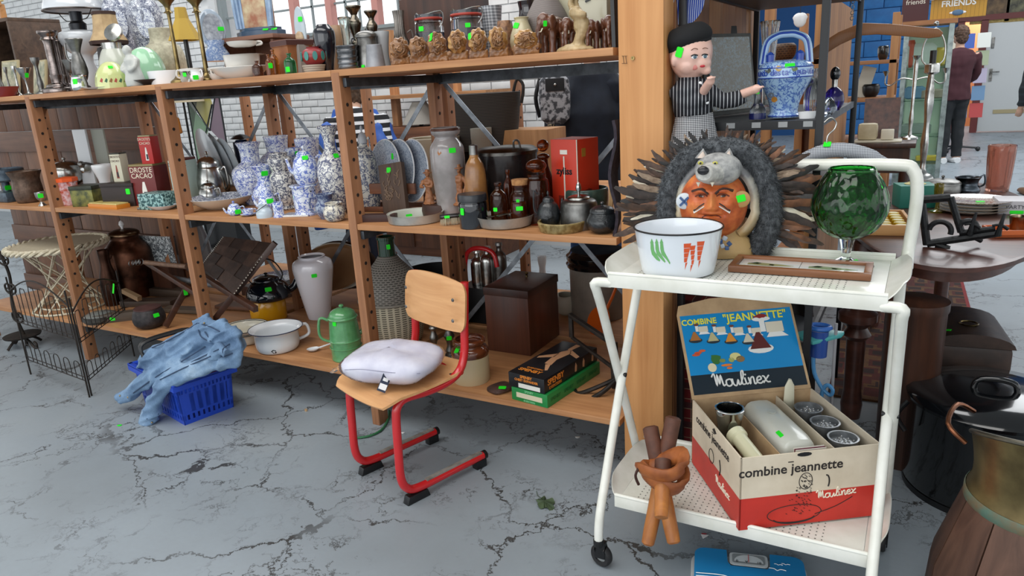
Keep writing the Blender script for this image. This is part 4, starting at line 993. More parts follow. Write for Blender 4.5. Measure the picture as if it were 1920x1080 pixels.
# ================================================================ BOTTOM SHELF, right bays
whiteglz=flat('#d9d6dc',.14,0,.5)
v_=L('ceramic_vase','tall plain white ceramic vase with a narrow foot on the bottom shelf','vase',600,600,480,74,[(.55,0),(.62,.1),(.82,.45),(.98,.75),(1,.83),(.93,.92),(.7,.965),(.62,.98),(.67,1.0)],whiteglz,z=BOT,op=.06,seg=40)
stk(v_.o,589,517,10,7)
genam=mott('#4f8a58','#5b9865',30,.18,0,.03,coat=.5)
v_=L('enamel_coffee_pot','green enamel coffee pot with tall handle and domed lid','coffee pot',653,680,592,62,[(.88,0),(.92,.03),(.9,.1),(.93,.42),(.97,.46),(.93,.5),(.86,.78),(.83,.93),(.9,.97),(.86,1.0)],genam,z=BOT,seg=36)
lid(v_,.99,.8,.2,None,.16,.09);ear(v_,.42,.93,.62,.085,face(v_.p)+pi*.98,r0=.85);spout(v_,.5,.8,.3,ang=face(v_.p)+.2)
for zz in (.3,.46):child(v_,'ring',M().tube([(v_.r*.945*cos(t*pi/16),v_.r*.945*sin(t*pi/16),zz*v_.h) for t in range(32)],.002,6,closed=True),genam)
stk(v_.o,627,606,8,10)
enw=flat('#dadde0',.14,0,.5);navy=flat('#1c2340',.3)
v_=L('chamber_pot','white enamel chamber pot with a blue rim and side handle','pot',524,663,614,98,[(.6,0),(.74,.05),(.82,.3),(.82,.7),(.84,.85),(.97,.97),(1,1)],enw,z=BOT,op=.05,seg=40)
child(v_,'rim_band',M().tube([(v_.r*cos(t*pi/20),v_.r*sin(t*pi/20),v_.h) for t in range(40)],.0022,6,closed=True),navy)
ear(v_,.28,.85,.42,.06,face(v_.p)+.1,r0=.8);stk_dark=decal(v_.o,[(508,659),(512,656),(517,657),(519,662),(513,663)],BLACK,'chipped_enamel')
v_=L('enamel_basin','cream enamel basin with black rim bands beside the chamber pot','basin',463,648,612,88,[(.7,0),(.8,.1),(.86,.6),(.95,.9),(1,1)],flat('#d6d0bf',.2,0,.4),z=BOT,op=.05,seg=40)
for r_,z_ in ((1,1),(.93,.96),(.91,.8),(.9,.7)):child(v_,'rim_band',M().tube([(v_.r*r_*cos(t*pi/20),v_.r*r_*sin(t*pi/20),v_.h*z_) for t in range(40)],.002,6,closed=True),BLACK)
sp=at(588,659,z=BOT);rz=math.atan2((at(612,655,z=BOT)-sp).y,(at(612,655,z=BOT)-sp).x)
m=M().lathe([(.001,.004),(.02,.006),(.03,.014),(.031,.016),(.028,.014),(.018,.008),(.001,.006)],20,sy=.7);m.tube([(.028,0,.014),(.055,0,.02),(.085,0,.026)],[.005,.003],8)
o=m.obj('soup_spoon',enw,None,sp,(0,0,rz));tag(o,'white porcelain soup spoon lying in front of the chamber pot','spoon')
v_=L('enamel_canister','bright yellow enamel canister under the dark kettle','canister',507,606,559,66,[(.97,0),(1,.03),(1,.97),(.97,1)],flat('#d79a12',.2,0,.4),z=BOT,op=.05,seg=36,k=1)
KP=v_.p+V((0,0,v_.h));kz=KP.z;navyk=flat('#10161f',.12,0,.6)
ke=L('enamel_kettle','dark navy enamel kettle with wire bail handle set on a yellow canister','kettle',505,0,522,82,[(.86,0),(.97,.08),(1,.2),(.95,.45),(.78,.75),(.62,.88),(.58,.92)],navyk,z=kz+.001,d=v_.p.y-Y0,seg=36)
lid(ke,.92,.56,.25,None,.1,.14);spout(ke,.25,.95,.45,(.2,.1),face(ke.p)+.05)
f_=face(ke.p);c_=V((cos(f_),sin(f_),0))
child(ke,'bail_handle',M().tube([c_*-ke.r*.62+V((0,0,ke.h*.8)),c_*-ke.r*.8+V((0,0,ke.h*1.25)),c_*-ke.r*.3+V((0,0,ke.h*1.9)),c_*ke.r*.35+V((0,0,ke.h*1.85)),c_*ke.r*.72+V((0,0,ke.h*1.2)),c_*ke.r*.6+V((0,0,ke.h*.8))],.0035,8,sm=4),IRON)
stk(ke.o,503,543,12,8)
# demijohn in basketwork
def weave(cbase,cdark,na,nz,off=.5):
    t=NT('weave');c=t.n('ShaderNodeTexCoord');s=t.n('ShaderNodeSeparateXYZ');t.l(c.outputs['Object'],s.inputs[0])
    an=t.math('MULTIPLY',t.math('ARCTAN2',s.outputs['Y'],s.outputs['X']),na/(2*pi));z=t.math('MULTIPLY',s.outputs['Z'],nz)
    row=t.math('FLOOR',z);an=t.math('ADD',an,t.math('MULTIPLY',row,off))
    a=t.math('LESS_THAN',t.math('FRACT',an),.68);b=t.math('LESS_THAN',t.math('FRACT',z),.42);k=t.math('MULTIPLY',a,b)
    return t.set(t.mix(k,cbase,cdark),.6,bump=t.math('SUBTRACT',1,k),bs=.8,bd=.004)
dj=thing('demijohn','large green glass demijohn wrapped in grey plastic basketwork behind the chair','bottle',spot(745,652,BOT,None,50))
p=V(dj.location);k=mpp(p+V((0,0,.15)));hz=lambda y:ztop(p,y)-BOT;z1,z2,z3=hz(560),hz(478),hz(443)
M().lathe([(.001,0),(.85*56*k,0),(.9*56*k,.01),(58*k,z1*.5),(59*k,z1),(.001,z1)],48).obj('lower_basket',weave('#b2ab96','#3c382e',30,95,0),dj)
M().lathe(sprof([(59*k,z1),(61*k,z1+.015),(58*k,lerp(z1,z2,.3)),(44*k,lerp(z1,z2,.6)),(26*k,lerp(z1,z2,.85)),(17*k,z2)],4),48).obj('upper_basket',weave('#77726a','#35322d',34,110,.5),dj)
M().tube([(61*k*cos(t*pi/20),61*k*sin(t*pi/20),z1+.004) for t in range(40)],.006,8,closed=True).obj('basket_band',flat('#7d786e',.6),dj)
M().lathe([(16*k,z2-.01),(15*k,lerp(z2,z3,.5)),(15*k,z3*.97),(17*k,z3*.975),(17*k,z3*1.0),(13*k,z3),(12*k,z2)],24).obj('neck',flat('#1d3a2a',.06,0,.6),dj)
M().lathe([(.001,-.002),(.024,-.002),(.024,.002),(.001,.002)],24,rot=(pi/2,0,0),sy=1.1).obj('moulded_badge',flat('#6d685f',.7),dj,loc=V((-.046,-.10,lerp(z1,z2,.38))),rot=(-.55,0,-.3))
stk(dj,728,463,7,9)
def turned(name,label,px,pyb,pyt,wpx,mat,z=BOT,d=None,group=None,prof=None,cat='candlestick'):
    return L(name,label,cat,px,pyb,pyt,wpx,prof or [(1,0),(1,.04),(.7,.09),(.42,.12),(.5,.2),(.32,.34),(.42,.5),(.62,.62),(.4,.72),(.34,.8),(.6,.86),(.42,.9),(.62,.97),(.7,1)],mat,z=z,d=d,group=group,k=3,seg=24)
a_=turned('pewter_candlestick','taller pewter candlestick behind the school chair back',818,684,604,26,PEWTER);stk(a_.o,820,657,11,9)
a_=turned('pewter_candlestick','short flat-based pewter candlestick beside the two-tone crock',846,676,604,34,PEWTER);stk(a_.o,842,634,10,8)
v_=L('stoneware_crock','two-tone stoneware crock with brown glazed neck and cream body','crock',886,724,634,72,[(.9,0),(.96,.03),(.97,.5),(.97,.62)],flat('#b9a785',.3,0,.2),z=BOT,seg=36,k=2)
child(v_,'glazed_neck',M().lathe(opn([(v_.r*a,v_.h*b2) for a,b2 in sprof([(.97,.62),(.98,.72),(.9,.8),(.76,.84),(.76,.88),(.84,.92),(.86,.97),(.8,1.0)],3)],.008),36),mott('#4a2112','#6e3a20',16,.12,0,.05,coat=.6))
stk(v_.o,857,657,9,11,.4)
# lidded dark wooden box
def cuboid(name,label,cat,N,Rr,Lf,ptop,mat,z,group=None,th=None,d=None):
    """box from three bottom corners seen in the photo and the height of its near edge"""
    n,r,l=(at(*q,z=z) for q in (N,Rr,Lf));u=r-n;w_=u.length;u.normalize();v=V((0,0,1)).cross(u);dp_=max(.01,(l-n).dot(v));h_=ztop(n,ptop)-z
    t=thing(name,label,cat,n,math.atan2(u.y,u.x),group);return t,w_,dp_,h_
# coal-dark lidded box: right face then left face
t_,w_,d_,h_=cuboid('lidded_wooden_box','tall dark brown wooden box with overhanging lid and small knob','box',(995,668),(1049,628),(922,652),546,None,BOT)
bxw=wood('#3f2014','#5a3020',axis='Z',rough=.35);bxt=wood('#2c1611','#442419',axis='X',rough=.35)
if d_ < .1:d_=.19
M().box((w_/2,d_/2,h_*.44),(w_,d_,h_*.88)).obj('body',bxw,t_,bev=.002);lo=M().box((w_/2,d_/2,h_*.94),(w_+.008,d_+.008,h_*.12)).obj('lid',bxt,t_,bev=.003)
M().lathe([(.001,0),(.006,0),(.005,.008),(.009,.014),(.006,.02),(.001,.021)],14,c=(w_*.75,d_*.55,h_)).obj('knob',BRASS,lo);stk(t_,931,519,14,5)
# exercise boxes, stacked
for nm,lab,z0,py1,mt,N,R1,L1 in (('exerciser_box','green exerciser carton at the bottom of the pair of sport boxes',BOT,726,flat('#1f7f3e',.35),(1027,766),(1125,700),(964,746)),('chest_expander_box','black printed chest expander carton lying on the green carton',None,693,flat('#14161a',.3),(1021,734),(1122,668),(951,716))):
    if z0 is None:z0=zb_
    if z0 == BOT:n,r,l=(at(*q,z=z0) for q in (N,R1,L1))
    u=(r-n);w_=u.length;u.normalize();v=V((0,0,1)).cross(u);dp_=(l-n).dot(v)
    h_=ztop(n,py1)-z0 if z0 == BOT else .058
    if z0 == BOT:h_=.052
    n2=V((n.x,n.y,z0)) if z0 == BOT else V((n.x,n.y,z0))+V((-.012,.004,0));zb_=z0+h_+.0008
    t_=thing(nm,lab,'box',n2,math.atan2(u.y,u.x));M().box((w_/2,dp_/2,h_/2),(w_,dp_,h_)).obj('carton',mt,t_,bev=.002)
    fxx=MX((V((0,-1,0)),V((0,0,1)),V((-1,0,0)))).transposed();fyy=MX((V((1,0,0)),V((0,0,1)),V((0,-1,0)))).transposed()
    if z0 == BOT:
        M().box((-.0006,dp_*.5,h_*.5),(.001,dp_*.72,h_*.38)).obj('address_label',flat('#cfc6a8',.7),t_)
        lt_=flat('#8ccf9c',.5);text('SPENBY',t_,lt_,(-.0008,dp_*.5,h_*.86),.012,fxx);text('EXERCISERS',t_,lt_,(-.0008,dp_*.5,h_*.13),.010,fxx)
        for i in range(4):text('SPENBY',t_,flat('#155c2c',.5),(w_*(.14+.24*i),-.0008,h_*.5),.02,fyy)
    else:
        M().box((-.0006,dp_*.42,h_*.22),(.001,dp_*.6,h_*.3)).obj('address_label',flat('#dcdad2',.7),t_)
        og2=flat('#d8802c',.4);text('SPENBY',t_,og2,(-.0008,dp_*.5,h_*.84),.016,fxx,bold=.0005);text('CHEST EXPANDER',t_,og2,(-.0008,dp_*.5,h_*.6),.013,fxx,bold=.0004)
        text('SPENBY',t_,og2,(w_*.2,-.0008,h_*.62),.032,fyy,bold=.0008);text('EXERCISERS',t_,og2,(w_*.19,-.0008,h_*.22),.016,fyy)
        fz=MX((V((0,-1,0)),V((1,0,0)),V((0,0,1)))).transposed();text('SPENBY',t_,og2,(w_*.12,dp_*.58,h_+.0006),.03,fz,bold=.0008);text('EXERCISERS',t_,og2,(w_*.19,dp_*.55,h_+.0006),.014,fz)
        sk=flat('#b98a66',.6)      # printed figure with stretched arms
        for pl_ in ([(.35,.35),(.5,.42),(.72,.34),(.8,.5),(.7,.62),(.5,.6),(.36,.55)],[(.36,.38),(.22,.25),(.2,.3),(.34,.5)],[(.55,.58),(.45,.92),(.5,.94),(.66,.6)],[(.7,.36),(.62,.05),(.68,.05),(.8,.44)],[(.78,.45),(.95,.4),(.97,.55),(.8,.56)]):
            M().prism([(a*w_,b2*dp_) for a,b2 in pl_],-.0004,(0,0,h_+.0003),(1,0,0),(0,1,0)).obj('figure_print',sk,t_,smooth=False)
        for x in (.55,.7,.88):M().prism([(x*w_,h_*.25),(x*w_+.012,h_*.2),(x*w_+.016,h_*.6),(x*w_+.008,h_*.85),(x*w_+.002,h_*.6)],.0004,(0,-.0003,0),(1,0,0),(0,0,1)).obj('figure_print',sk,t_,smooth=False)
        stk(t_,1064,637,12,6)
# leather pouch
p=at(935,742,z=BOT);o=M().loft([[V((.045*w_*math.copysign(abs(cos(a))**.6,cos(a)),.05*w_*math.copysign(abs(sin(a))**.6,sin(a)),z_+.004*cos(a))) for a in [i*pi/10 for i in range(20)]] for z_,w_ in ((0,.9),(.006,1),(.016,.98),(.022,.8),(.023,.3))]).obj('leather_pouch',mott('#33201a','#4d332a',40,.6),None,p+V((-.02,.05,0)),(0,0,-.4));tag(o,'flat dark brown leather pouch beside the sport boxes','pouch');stk(o,942,727,14,7)
# iron bracket tool
io=at(1110,745,z=BOT);ib=thing('iron_boot_jack','rusty black iron frame with forked foot in the shelf corner','iron tool',io)
bar=lambda a,b2,w_,h_,par,nm:(lambda p,q:M().box((0,0,0),((q-p).length,w_,h_)).obj(nm,IRON,par,loc=(p+q)/2,rot=(q-p).to_track_quat('X','Z').to_euler(),bev=.002))(a,b2)
Z=lambda px,py,y:at(px,py,y=y)-io
yy=io.y+.05
bar(Z(1068,590,yy+.12),Z(1150,645,yy+.04),.018,.016,ib,'frame_bar');bar(Z(1070,592,yy+.12),Z(1072,632,yy+.12),.016,.016,ib,'frame_bar');bar(Z(1150,642,yy+.04),Z(1155,728,yy+.04),.02,.028,ib,'upright')
bar(Z(1072,632,yy+.12),Z(1150,690,yy+.04),.012,.012,ib,'frame_bar')
M().tube([Z(1160,708,yy+.03),Z(1115,728,yy-.02),Z(1085,738,yy-.03),Z(1078,732,yy-.01)],.009,8,sm=4).obj('fork',IRON,ib);M().tube([Z(1160,708,yy+.03),Z(1130,735,yy-.03),Z(1100,750,yy-.04),Z(1086,742,yy-.03)],.009,8,sm=4).obj('fork',IRON,ib)
v_=L('lidded_bin','grey enamel bin with glossy black lid at the rear of the bottom shelf','bin',1122,605,497,108,[(.9,0),(.93,.03),(.95,1)],mott('#6f675f','#857c72',10,.4),z=BOT,k=1,seg=40)
lo=child(v_,'lid',M().lathe([(.001,v_.h),(v_.r*1.03,v_.h),(v_.r*1.06,v_.h*1.06),(v_.r*1.0,v_.h*1.1),(v_.r*1.05,v_.h*1.16),(v_.r*1.05,v_.h*1.22),(v_.r*.95,v_.h*1.26),(v_.r*.9,v_.h*1.32),(.001,v_.h*1.36)],40),BLACKG)
# orange skimmer leaning in the corner
so2=at(1120,632,z=BOT);sk_=thing('enamel_skimmer','orange enamel skimmer with long handle leaning by the bin','ladle',so2)
M().lathe([(.001,-.012),(.04,-.01),(.068,0),(.071,.002),(.066,.001),(.038,-.007),(.001,-.009)],32,rot=(deg(62),0,deg(-25))).obj('bowl',flat('#c4571a',.15,0,.5),sk_,loc=(0,.02,.075))
M().tube([V((.03,.04,.12)),V((.06,.05,.19)),V((.085,.06,.26))],[.009,.007],8,flat=.5).obj('handle',flat('#c4571a',.15,0,.5),sk_)
# rear of the right bay: flasks, red handle, dark pan, jar
for px,pyb,pyt,w_,mt,lab in ((917,520,462,30,SILVER,'shiny short steel flask inside the red hoop handle'),(940,515,455,26,PEWTER,'dull grey metal bottle beside the shiny flask'),(898,520,470,26,SILVER,'steel flask half hidden by the perforated post')):
    f_=L('metal_flask',lab,'flask',px,pyb,pyt,w_,[(.9,0),(1,.03),(1,.62),(.8,.75),(.4,.82),(.4,.92),(.55,.94),(.5,1)],mt,z=BOT+.19,d=.82,k=2)
cr=thing('flask_crate','low dark crate carrying the metal flasks on the rear rack','crate',on(920,Y0+.83,BOT));M().box((0,0,.095),(.26,.16,.185)).obj('crate_body',BLACK,cr,bev=.004)
M().tube([(-.1,-.05,.19),(-.098,-.05,.30),(-.07,-.05,.37),(.0,-.05,.39),(.07,-.05,.37),(.09,-.05,.3)],.012,10,sm=4).obj('red_hoop_handle',redt,cr)
v_=L('saucepan','wide black iron pan behind the demijohn','pan',820,560,492,120,[(.85,0),(.95,.1),(1,1)],BLACK,z=BOT+.04,d=.86,op=.04,k=1,seg=36);v_.o.location.z=BOT
v_=L('white_jar','small white jar on the floor level behind the wooden box','jar',1020,520,482,17,[(.9,0),(1,.1),(.9,.5),(.7,.75),(.95,.9),(1,1)],WHITE,z=BOT,d=1.2,op=.1)
v_=L('shell_dish','white curly shell-like dish behind the lidded wooden box','dish',1064,575,552,50,[(.5,0),(.9,.25),(1,.7),(.8,1)],flat('#b9b2a2',.4),z=BOT,d=1.05,op=.1,fl=lambda a,z:1+.12*sin(3*a))
# ================================================================ BOTTOM SHELF, left bays
rush=mott('#b5aa90','#d8cfb8',60,.8,0,.6)
ws=thing('wicker_stool','whitewashed wicker stool with crossed cane legs on the bottom shelf','stool',spot(138,588,BOT,None,58))
p=V(ws.location);k=mpp(p+V((0,0,.1)));zt_=ztop(p,455)-BOT;r=80*k
def ropes(cx,cz,rad,rr,n,amp):
    return [V((rad*cos(a)+amp*cos(a)*cos(n*a),rad*sin(a)+amp*sin(a)*cos(n*a),cz+amp*sin(n*a))) for a in [i*2*pi/160 for i in range(160)]]
for ph in (0,1,2):
    M().tube([V((r*(1+.05*cos(13*a+ph*2.1))*cos(a),r*(1+.05*cos(13*a+ph*2.1))*sin(a),zt_-.012+.012*sin(13*a+ph*2.1))) for a in [i*2*pi/130 for i in range(130)]],.0095,6,closed=True).obj('braided_rim',rush,ws)
M().lathe([(.001,zt_-.004),(r*.97,zt_-.002),(r*.97,zt_-.014),(.001,zt_-.016)],40).obj('seat_web',stripes('#8a7d66','#cfc5ad','X',90,.6,.8,'#b0a58c','Y',90),ws)
M().tube([(62*k*cos(t*pi/16),62*k*sin(t*pi/16),.008) for t in range(32)],.006,8,closed=True).obj('base_ring',rush,ws);M().tube([(48*k*cos(t*pi/16),48*k*sin(t*pi/16),.03) for t in range(32)],.005,8,closed=True).obj('base_ring',rush,ws)
for i in range(8):
    a=i*pi/4+.2
    for s in (1,-1): 
        b2=a+s*2.2;M().tube([(r*.85*cos(a),r*.85*sin(a),zt_-.01),(60*k*cos(b2),60*k*sin(b2),.01)],.0042,6).obj('cane_leg',rush,ws)
# wire fence rack on the floor
wf=thing('wire_fence_rack','black wire border fence of hooped rods standing folded on the floor','fence',at(168,745,z=0));fo_=V(wf.location)
def panel(a,b2,za,n):
    a,b2=a-fo_,b2-fo_;d=b2-a
    for q in (a,b2):M().tube([q,q+V((0,0,za*.86)),q+V((0,0,za))],.0045,8).obj('stake',IRON,wf)
    for lv,hgt in ((.16,.30),(.55,.78)):
        for zz in (lv,lv+.035):M().tube([a+V((0,0,zz*za)),b2+V((0,0,zz*za))],.0025,6).obj('rail',IRON,wf)
        for i in range(n):
            u0,u1=(i+.2)/n,(i+.75)/n;top=hgt*za*(1+.18*sin(pi*(i+.5)/n) if lv > .5 else 1)
            p0,p1=a+d*u0,a+d*u1
            M().tube([p0+V((0,0,lv*za)),p0+V((0,0,top)),(p0+p1)/2+V((0,0,top+.018)),p1+V((0,0,top)),p1+V((0,0,lv*za))],.0022,6,sm=3).obj('hooped_rod',IRON,wf)
    M().tube([a+V((0,0,za*.86))]+[a+d*(i/8)+V((0,0,za*(.86+.16*sin(pi*i/8)))) for i in range(1,8)]+[b2+V((0,0,za*.86))],.004,8,sm=2).obj('arched_rail',IRON,wf)
zh=ztop(at(168,745,z=0),545);panel(at(58,702,z=0),at(168,745,z=0),zh,6);panel(at(172,742,z=0),at(252,668,z=0),zh*.92,6)
stk(wf,213,541,9,11) if hit(wf,213,541) else None
# ornate iron stand at the left edge
ia=thing('wrought_iron_stand','ornate wrought iron stand with twisted stem and scrolled feet at the shelf end','stand',at(28,655,z=0)+V((0,.06,0)))
p=V(ia.location);zt_=ztop(p,470);M().tube([V((.012*sin(9*t),.012*cos(9*t),zt_*t)) for t in [i/30 for i in range(31)]],.009,8).obj('twisted_stem',IRON,ia)
for s in (-1,1):
    M().tube([V((s*x,0,z*zt_)) for x,z in ((.0,.1),(.06,.07),(.1,.02),(.13,.0),(.14,.05),(.12,.07))],.008,8,sm=4).obj('scroll_foot',IRON,ia)
    for z0 in (.25,.55,.85):M().tube([V((s*x,0,(z0+z)*zt_)) for x,z in ((.0,.0),(.05,.03),(.055,.09),(.02,.11),(.015,.07),(.035,.06))],.006,8,sm=4).obj('scroll',IRON,ia)
    M().tube([V((0,s*x,z*zt_)) for x,z in ((.0,.1),(.06,.07),(.1,.01))],.008,8,sm=4).obj('scroll_foot',IRON,ia)
M().lathe([(.001,.0),(.1,.0),(.105,.01),(.001,.012)],24,c=(0,0,zt_*.11)).obj('tray_ring',IRON,ia)
# copper vessels, dark pot, board tools
copper=metalm('#6b4636',.4,'#241813',9)
v_=L('copper_boiler','tarnished copper boiler with brass collar at the back of the bottom shelf','boiler',255,512,440,84,[(.85,0),(1,.06),(1,.6),(.92,.78),(.6,.92),(.6,1)],copper,z=BOT,d=.50,seg=32)
lid(v_,1.0,.66,.1,metalm('#6d5844',.3,'#2a201a'),.12,.14,kmat=WHITE)
v_=L('copper_jug','dark copper jug with curved handle in front of the boiler','jug',214,540,470,34,[(.8,0),(1,.2),(.9,.5),(.55,.75),(.6,1)],metalm('#4b342a',.4,'#1f1613',9),z=BOT,d=.3,op=.1);ear(v_,.3,.85,.6,.08,.2)
v_=L('iron_pot','round blackened iron pot with flat brown lid and green sticker','pot',284,617,578,58,[(.6,0),(.9,.2),(1,.5),(.9,.85),(.8,1)],mott('#1d1b1c','#383334',50,.55,.2),z=BOT,seg=32);child(v_,'lid',M().lathe([(.001,v_.h),(v_.r*.82,v_.h),(v_.r*.82,v_.h*1.06),(.001,v_.h*1.1)],28),mott('#3a2220','#4e302c',20,.6));stk(v_.o,293,591,11,7)
v_=L('glass_bottom_pan','shallow dark pan with a pale lid on the bottom shelf','pan',190,608,590,58,[(.85,0),(1,.4),(1,1)],mott('#22201c','#3c3730',40,.5),z=BOT,k=1);child(v_,'lid',M().lathe([(.001,v_.h),(v_.r*.9,v_.h),(v_.r*.7,v_.h*1.3),(.001,v_.h*1.45)],28),flat('#6f7370',.15,0,.4))
for i,(px,py,ln,wd,ht,rz,lab) in enumerate(((215,606,.30,.06,.05,.75,'long weathered wooden plane body with two green stickers'),(262,578,.34,.09,.035,.35,'rough dark plank behind the iron pot'),(300,560,.3,.07,.05,.1,'short dark beam at the back of the bottom shelf'),(243,596,.2,.05,.03,1.1,'pale split board leaning against the plank'),(330,590,.28,.08,.02,.2,'thin grey-brown board under the folding stool'),(440,585,.34,.1,.02,.15,'flat brown board lying behind the enamel basin'))):
    o=M().box((0,0,ht/2),(ln,wd,ht)).obj('wooden_board',wood(['#3b3128','#2a1f18','#30241b','#6f5b44','#4a3d32','#4a2f20'][i],['#5d5043','#473629','#4d3b2d','#94795a','#6b5b4b','#6b4631'][i],axis='X'),None,at(px,py,z=BOT)+V((0,ln*.2,.001*i)),(0,0,rz),bev=.004);tag(o,lab,'board','old boards and tools on the bottom shelf')
    if i == 0:stk(o,211,598,9,6);stk(o,208,606,9,5)
o=M().tube([at(232,545,y=Y0+.3),at(262,560,y=Y0+.3)],.02,4).obj('wooden_block',wood('#7a6146','#94795a',axis='X'));o.location.z += .0;tag(o,'pale squared wooden block end lying among the boards','block')
# folding stool with leather lattice
fs=thing('folding_leather_stool','dark folding chair with woven leather seat and white stitched edges','chair',at(400,600,z=BOT)+V((0,.1,0)));fo_=V(fs.location)
F=lambda px,py,d:at(px,py,y=Y0+d)-fo_
Aq,Bq,Cq,Dq=F(421,444,.38),F(512,456,.30),F(440,553,.12),F(378,500,.30)
leam=[mott('#2a1d18','#3b2a22',30,.45),mott('#35241d','#48342a',30,.45),mott('#231815','#32241f',30,.45)]
nrm=(Bq-Aq).cross(Dq-Aq).normalized()
for i in range(4):
    for j in range(4):
        def pt(u,v):return Aq*(1-u)*(1-v)+Bq*u*(1-v)+Cq*u*v+Dq*(1-u)*v
        e=.004*((i+j) % 2);q=[pt(i/4,j/4),pt((i+1)/4,j/4),pt((i+1)/4,(j+1)/4),pt(i/4,(j+1)/4)]
        M().add([a+nrm*e for a in q]+[a+nrm*(e-.006) for a in q],[(0,1,2,3),(7,6,5,4),(0,4,5,1),(1,5,6,2),(2,6,7,3),(3,7,4,0)]).obj('leather_square',leam[(i*2+j) % 3],fs,smooth=False)
for a,b2 in ((Bq,Cq),(Aq,Dq)):
    for i in range(20):M().ball(lerp(a,b2,(i+.5)/20)-nrm*0+V((0,-.006,.003)),.0032,6,4).obj('stitch',flat('#c9c2b4',.7),fs)
ru=lambda a,b2,w_,h_,nm,mt=DWOOD:(lambda p,q:M().box((0,0,0),((q-p).length,w_,h_)).obj(nm,mt,fs,loc=(p+q)/2,rot=(q-p).to_track_quat('X','Z').to_euler(),bev=.003))(a,b2)
ru(F(516,455,.30),F(392,612,.07),.028,.03,'leg');ru(F(348,498,.28),F(480,580,.10),.026,.03,'leg');ru(F(372,500,.30),F(310,612,.1),.026,.03,'leg');ru(F(275,492,.2),F(382,560,.15),.022,.026,'leg')
M().tube([F(272,492,.18),F(350,500,.18)],.013,10).obj('padded_roll',mott('#5c4334','#7a5d49',30,.6),fs);M().tube([F(320,520,.22),F(425,540,.2)],.014,10).obj('padded_roll',mott('#3a3a3c','#57575a',30,.5),fs)
for i in range(4):M().lathe([(.016,-.003),(.019,0),(.016,.003)],12,rot=(0,pi/2,.1),c=F(246+6*i,494-i,.18)).obj('ring',PEWTER,fs)
stk(fs,348,548,7,11) if hit(fs,348,548) else None
# behind: plates, trays, tile, white jug
for i in range(3):
    o=M().lathe([(.001,0),(.08,0),(.15,.018),(.152,.021),(.1,.008),(.001,.006)],32).obj('dinner_plate',delft('#33509a',30,.55) if i == 2 else WHITE,None,on(525,Y0+.85,BOT)+V((0,0,.06+.012*i)),(0,0,0));tag(o,['white plate at the bottom of the stack behind the kettle','white plate, middle of the stack behind the kettle','blue and white transfer plate on top of the stack behind the kettle'][i],'plate')
o=M().box((0,0,.03),(.34,.3,.06)).obj('plate_crate',DWOOD,None,on(525,Y0+.87,BOT));tag(o,'low dark wooden crate carrying the plate stack behind the kettle','crate')
for i,(px,c_,lab) in enumerate(((630,'#8d6a48','large tan tray leaning behind the white vase'),(640,'#cfc8ba','cream oval tray edge leaning behind the tan tray'),(655,'#3a2a20','dark brown tray leaning behind the demijohn post'))):
    o=M().lathe([(.001,0),(.2,0),(.22,.012),(.224,.012),(.203,-.004),(.001,-.005)],36,sx=1.0,sy=.62).obj('serving_tray',mott(c_,c_,10,.4),None,on(px,Y0+.86+.04*i,BOT)+V((0,.0,.19)),(deg(68),.15*i-.1,deg(12)));tag(o,lab,'tray')
v_=L('water_pitcher','large grey enamel pitcher in the dark behind the folding chair','pitcher',382,480,412,48,[(.9,0),(1,.3),(.85,.7),(.6,.9),(.7,1)],flat('#6d6f72',.3),z=BOT,d=.9,op=.08);v_.o.location.z=BOT+.0
o=M().box((0,0,.09),(.34,.012,.18)).obj('leaf_tile_board',delft('#1c2530',20,.55,.05,'#c9cfd0'),None,on(305,Y0+.62,BOT)+V((0,0,.19)),(.1,0,.1));tag(o,'black and white leaf pattern tile panel leaning above the copper boiler','panel')
o=M().box((0,0,.095),(.36,.1,.19)).obj('storage_crate',DWOOD,None,on(305,Y0+.60,BOT));tag(o,'dark crate under the leaf pattern tile panel','crate')
# ================================================================ MIDDLE SHELF
bluedark=mott('#37434f','#56646f',40,.4,.4)
sca=thing('kitchen_scale','blue-grey cast iron kitchen scale with round pan','scale',on(18,Y0+.12,MID));k=mpp(V(sca.location))
M().box((0,0,.03),(60*k,.12,.06)).obj('base',bluedark,sca,bev=.01);M().tube([(0,0,.05),(0,0,.12)],.022,12).obj('column',bluedark,sca);M().lathe([(.001,.12),(.1,.12),(.11,.13),(.11,.19),(.1,.195),(.098,.14),(.001,.135)],36).obj('pan',bluedark,sca)
for s in (-.07,.07):M().box((s,0,.008),(.03,.1,.016)).obj('foot',bluedark,sca)
stk(sca,15,352,11,8)
v_=L('bronze_planter','brown embossed bronze planter with flared rim','planter',58,380,321,58,[(.6,0),(.75,.05),(.85,.35),(.8,.75),(.95,.95),(1,1)],mott('#4a3a30','#6b5648',40,.45,.5,.6),z=MID,d=.12,op=.08)
v_=L('silver_egg_cup','small silver cup with green sticker by the rack post','cup',80,386,360,18,[(.8,0),(.5,.15),(.3,.3),(.9,.6),(1,1)],SILVER,z=MID,d=.04,op=.1);stk(v_.o,76,367,9,8)
v_=L('silver_tureen','oval silver tureen with domed lid on a wooden riser','tureen',130,345,322,66,[(.5,0),(.8,.2),(.98,.7),(1,1)],SILVER,z=MID+.075,d=.32);lid(v_,1.0,.98,.85,None,.1,.3)
o=M().box((0,0,.035),(.26,.14,.07)).obj('wooden_riser',wood('#4a2c1c','#6a4430',axis='X'),None,on(138,Y0+.33,MID));tag(o,'brown wooden riser under the silver tureen','riser')
